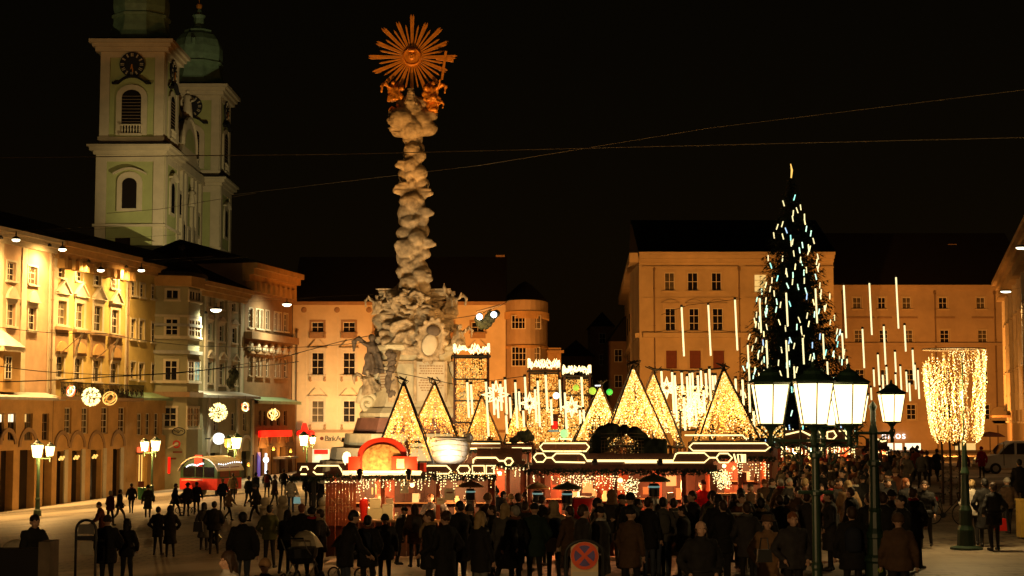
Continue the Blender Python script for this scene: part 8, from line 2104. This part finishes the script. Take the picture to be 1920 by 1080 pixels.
row('before right stall', [
 (1068, 950, 'brown', 'short', 'brown'), (1091, 948, 'charcoal', 'short', 'brown'), (1118, 935, 'black', 'short', 'black', dict(h=1.8)), (1147, 922, 'charcoal', 'hood', 'camel', dict(label='jeans wearer with a bulky camel hood before the right stall', legs='cloth_pale_jeans', length='jacket', h=1.82, wide=1.12, face=180)), (1164, 928, 'black', 'cap', 'black'), (1182, 926, 'black', 'beanie', 'black'),
 (1196, 938, 'charcoal', 'curly', 'brown'), (1216, 934, 'black', 'short', 'brown'), (1243, 934, 'grey', 'short', 'black', dict(label='man in a greyish jacket from behind right of the tall heater', face=175, h=1.76, length='jacket')), (1263, 936, 'white', 'short', 'brown', dict(label='person with a pale collar behind the grey jacketed man', h=1.7)),
 (1285, 930, 'black', 'short', 'black'), (1298, 922, 'black', 'short', 'brown', dict(h=1.8)), (1322, 920, 'charcoal', 'short', 'black', dict(face=110, h=1.84, pose='lean', label='tall man bowing left before the red vendor')), (1340, 925, 'olive', 'short', 'brown', dict(h=1.8))], 'people before the right stall')
row('left of the big lamp', [
 (1375, 928, 'black', 'long', 'brown', dict(face=60, pose='cup', label='black coated woman with lit face holding a cup at a bar table')), (1390, 926, 'rust', 'short', 'brown', dict(face=10)), (1407, 908, 'brown', 'short', 'brown', dict(face=20)), (1424, 926, 'black', 'long', 'fair', dict(face=180, label='person with pale fair hair and black jacket seen from behind')),
 (1433, 900, 'brown', 'beanie', 'rust', dict(face=0)), (1447, 898, 'black', 'short', 'brown'), (1464, 899, 'brown', 'short', 'grey', dict(face=200)), (1480, 898, 'charcoal', 'short', 'white', dict(face=30)), (1495, 914, 'brown', 'short', 'brown', dict(face=20, pose='cup')), (1508, 898, 'rust', 'short', 'fair')], 'crowd between the right stall and the big lamp')
for px, py, coat, lb in ((1462, 930, 'black', 'black backed person with a pale piping on the sleeve'), (1520, 912, 'brown', 'brown coated person right behind the big lamp post'), (1356, 940, 'black', 'black coated person beside the red post of the right stall'), (1400, 944, 'charcoal', 'dark person behind the woman with the brimmed hat')):
    person(px, py, lb, coat, ('short', 'brown'), 190, 'pocket', 'mid', group='crowd between the right stall and the big lamp')
row('between near lamp posts', [
 (1538, 908, 'pink', 'long', 'brown', dict(face=30)), (1558, 902, 'red', 'short', 'brown', dict(face=200, label='bright red jacket seen from behind between the lamp posts')), (1572, 898, 'charcoal', 'short', 'brown', dict(face=40)), (1590, 902, 'tan', 'long', 'fair'), (1603, 896, 'black', 'short', 'brown'), (1618, 892, 'black', 'beanie', 'black'), (1652, 890, 'charcoal', 'short', 'brown'), (1663, 898, 'black', 'short', 'brown', dict(face=30))], 'crowd between the near lamp posts')
row('beyond second lamp post', [(1675, 892, 'black', 'beanie', 'dark red', dict(face=0)), (1696, 898, 'black', 'long', 'red', dict(face=40)), (1712, 916, 'black', 'short', 'brown', dict(h=1.8)), (1656, 925, 'black', 'short', 'brown', dict(h=1.84, wide=1.12)), (1690, 930, 'black', 'short', 'black', dict(h=1.84, wide=1.12))], 'dark group right of the second lamp post')
r3 = random.Random(31)
row('in dark group by big lamp', [(1352 + i * 40 + r3.randint(-5, 5), 926 + r3.randint(-12, 10), r3.choice(['black', 'charcoal', 'black', 'brown']), r3.choice(['short', 'short', 'beanie', 'long']), r3.choice(['black', 'brown']), dict(h=r3.uniform(1.7, 1.84), wide=1.12)) for i in range(9)], 'dark group round the big lamp post')
row('in near right stall row', [(1072 + i * 54 + r3.randint(-9, 9), 950 + r3.randint(-9, 6), ('black', 'charcoal', 'brown')[i % 3], r3.choice(['short', 'cap', 'long']), 'black', dict(length='long' if i % 2 else 'mid')) for i in range(5)], 'nearest dark row before the right stall')
# ---- far crowd between lanterns and shop fronts
rf = random.Random(77); far = []
xs = [1462 + i * 8.6 for i in range(33)]
for i, x in enumerate(xs):
    far.append((int(x), int(862 - (x - 1460) * .075 + rf.uniform(-9, 9)), rf.choice(['black', 'charcoal', 'brown', 'rust', 'black', 'dark red', 'grey', 'navy']), rf.choice(['short', 'short', 'beanie', 'long', 'bobble']), rf.choice(['brown', 'black', 'brown', 'grey', 'red']), dict(face=rf.uniform(0, 360))))
far = [f if f[4] != 'red' or f[3] in ('short', 'long') else (*f[:4], 'dark red', f[5]) for f in far]
row('in far crowd', far, 'far crowd beyond the near lamp posts')
xs = [1470 + i * 11 for i in range(20)]; mid = []
for i, x in enumerate(xs):
    mid.append((int(x), int(880 + rf.uniform(-9, 8)), rf.choice(['black', 'charcoal', 'brown', 'rust', 'black', 'dark red', 'navy']), rf.choice(['short', 'short', 'beanie', 'long']), rf.choice(['brown', 'black', 'brown', 'grey', 'black']), dict(face=rf.uniform(0, 360))))
row('in middle crowd', mid, 'middle crowd beyond the near lamp posts')
for px, py, coat, hair, lb in ((1717, 840, 'orange', ('short', 'black'), 'person in a bright orange jacket before the lit shop'), (1697, 838, 'teal', ('short', 'black'), 'person in a dark jacket with a teal hem left of the orange jacket'), (1684, 848, 'brown', ('short', 'brown'), 'brown coated person left of the teal hem'), (1738, 846, 'charcoal', ('short', 'brown'), 'dark person right of the orange jacket'), (1757, 842, 'black', ('short', 'black'), 'tall black coated walker left of the slim posts'),
                                (1806, 843, 'dark red', ('short', 'black'), 'dark backed person with a red hem behind the basket post'), (1840, 838, 'red', ('beanie', 'red'), 'person in a bright red jacket and hat before the silver van'), (1640, 850, 'white', ('short', 'brown'), 'person with a pale sleeve left of the second near lamp post')):
    person(px, py, lb, coat, hair, 185, 'stand' if px != 1757 else 'walk', 'mid', group='standing figures before the right hand shops')
# ---- individuals on the right side
person(1734, 903, 'woman in a black jacket and black trousers striding near the bicycle', 'black', ('short', 'brown'), -25, 'stroll', 'jacket', h=1.72, hi=True)
person(1822, 901, 'fair haired person in a white jacket behind the basket post', 'white', ('short', 'fair'), 160, 'cup', 'jacket', h=1.7)
person(1846, 898, 'person in a long black coat right of the basket post', 'black', ('short', 'black'), 175, 'pocket', 'long', h=1.76)
person(1862, 906, 'dark coated person holding a red bag', 'black', ('short', 'brown'), 195, 'pocket', 'mid', h=1.7)
handbag(1876, 972, 42, 'plastic_red', 'bright red bag held low at the right', .3, .32)
person(1889, 897, 'person with a pale cap and a pinkish bundle near the right edge', 'brown', ('beanie', 'white'), 190, 'stroll', 'jacket', h=1.6, legs='cloth_trousers')
person(1911, 862, 'large dark figure cut by the right picture edge', 'black', ('short', 'black'), 180, 'stand', 'mid', h=1.85, wide=1.12)
# ---- nearest row at the bottom right
person(1314, 978, 'bald man in a black coat facing the camera at the bottom', 'black', ('fringe', 'brown'), 5, 'pocket', 'jacket', h=1.78, hi=True, wide=1.12)
person(1439, 970, 'woman in a camel coat and brown brimmed hat facing the camera', 'camel', ('brim', 'brown'), -8, 'pocket', 'long', h=1.68, hi=True)
handbag(1433, 1030, 23.2, 'dark_metal', 'small black bag worn on the front of the camel coat', .22, .18)
person(1486, 962, 'grey haired man in a dark leather jacket facing the camera', 'charcoal', ('short', 'red'), 10, 'pocket', 'jacket', h=1.76, hi=True, wide=1.12)
person(1597, 952, 'near dark figure from behind between the lamp posts at the bottom', 'black', ('short', 'brown'), 175, 'stand', 'mid', h=1.78, wide=1.12)
person(1684, 965, 'person in a dark brown jacket seen from behind right of the second lamp post', 'brown', ('beanie', 'brown'), 170, 'stand', 'jacket', h=1.74, wide=1.12)
# table edge in the crowd
def bar_table(px, py, Y, label):
    c = P(px, py, Y); z0 = gz(c.x, Y); T = thing('bar_table', label, 'table', (c.x, Y, z0), group='high bar tables in the crowd'); h = c.z - z0
    MB().cyl((0, 0, h), (0, 0, h + .04), .35, .35, 20).build('table_top', 'trim_pale', T); MB().cyl((0, 0, .03), (0, 0, h - .003), .04, .04, 8).build('leg', 'steel', T); MB().cyl((0, 0, 0), (0, 0, .027), .25, .25, 16).build('foot', 'steel', T)
bar_table(1398, 966, 36, 'high bar table with a pale top left of the brimmed hat')
print('people', PC)
bpy.data.scenes.remove(WS)
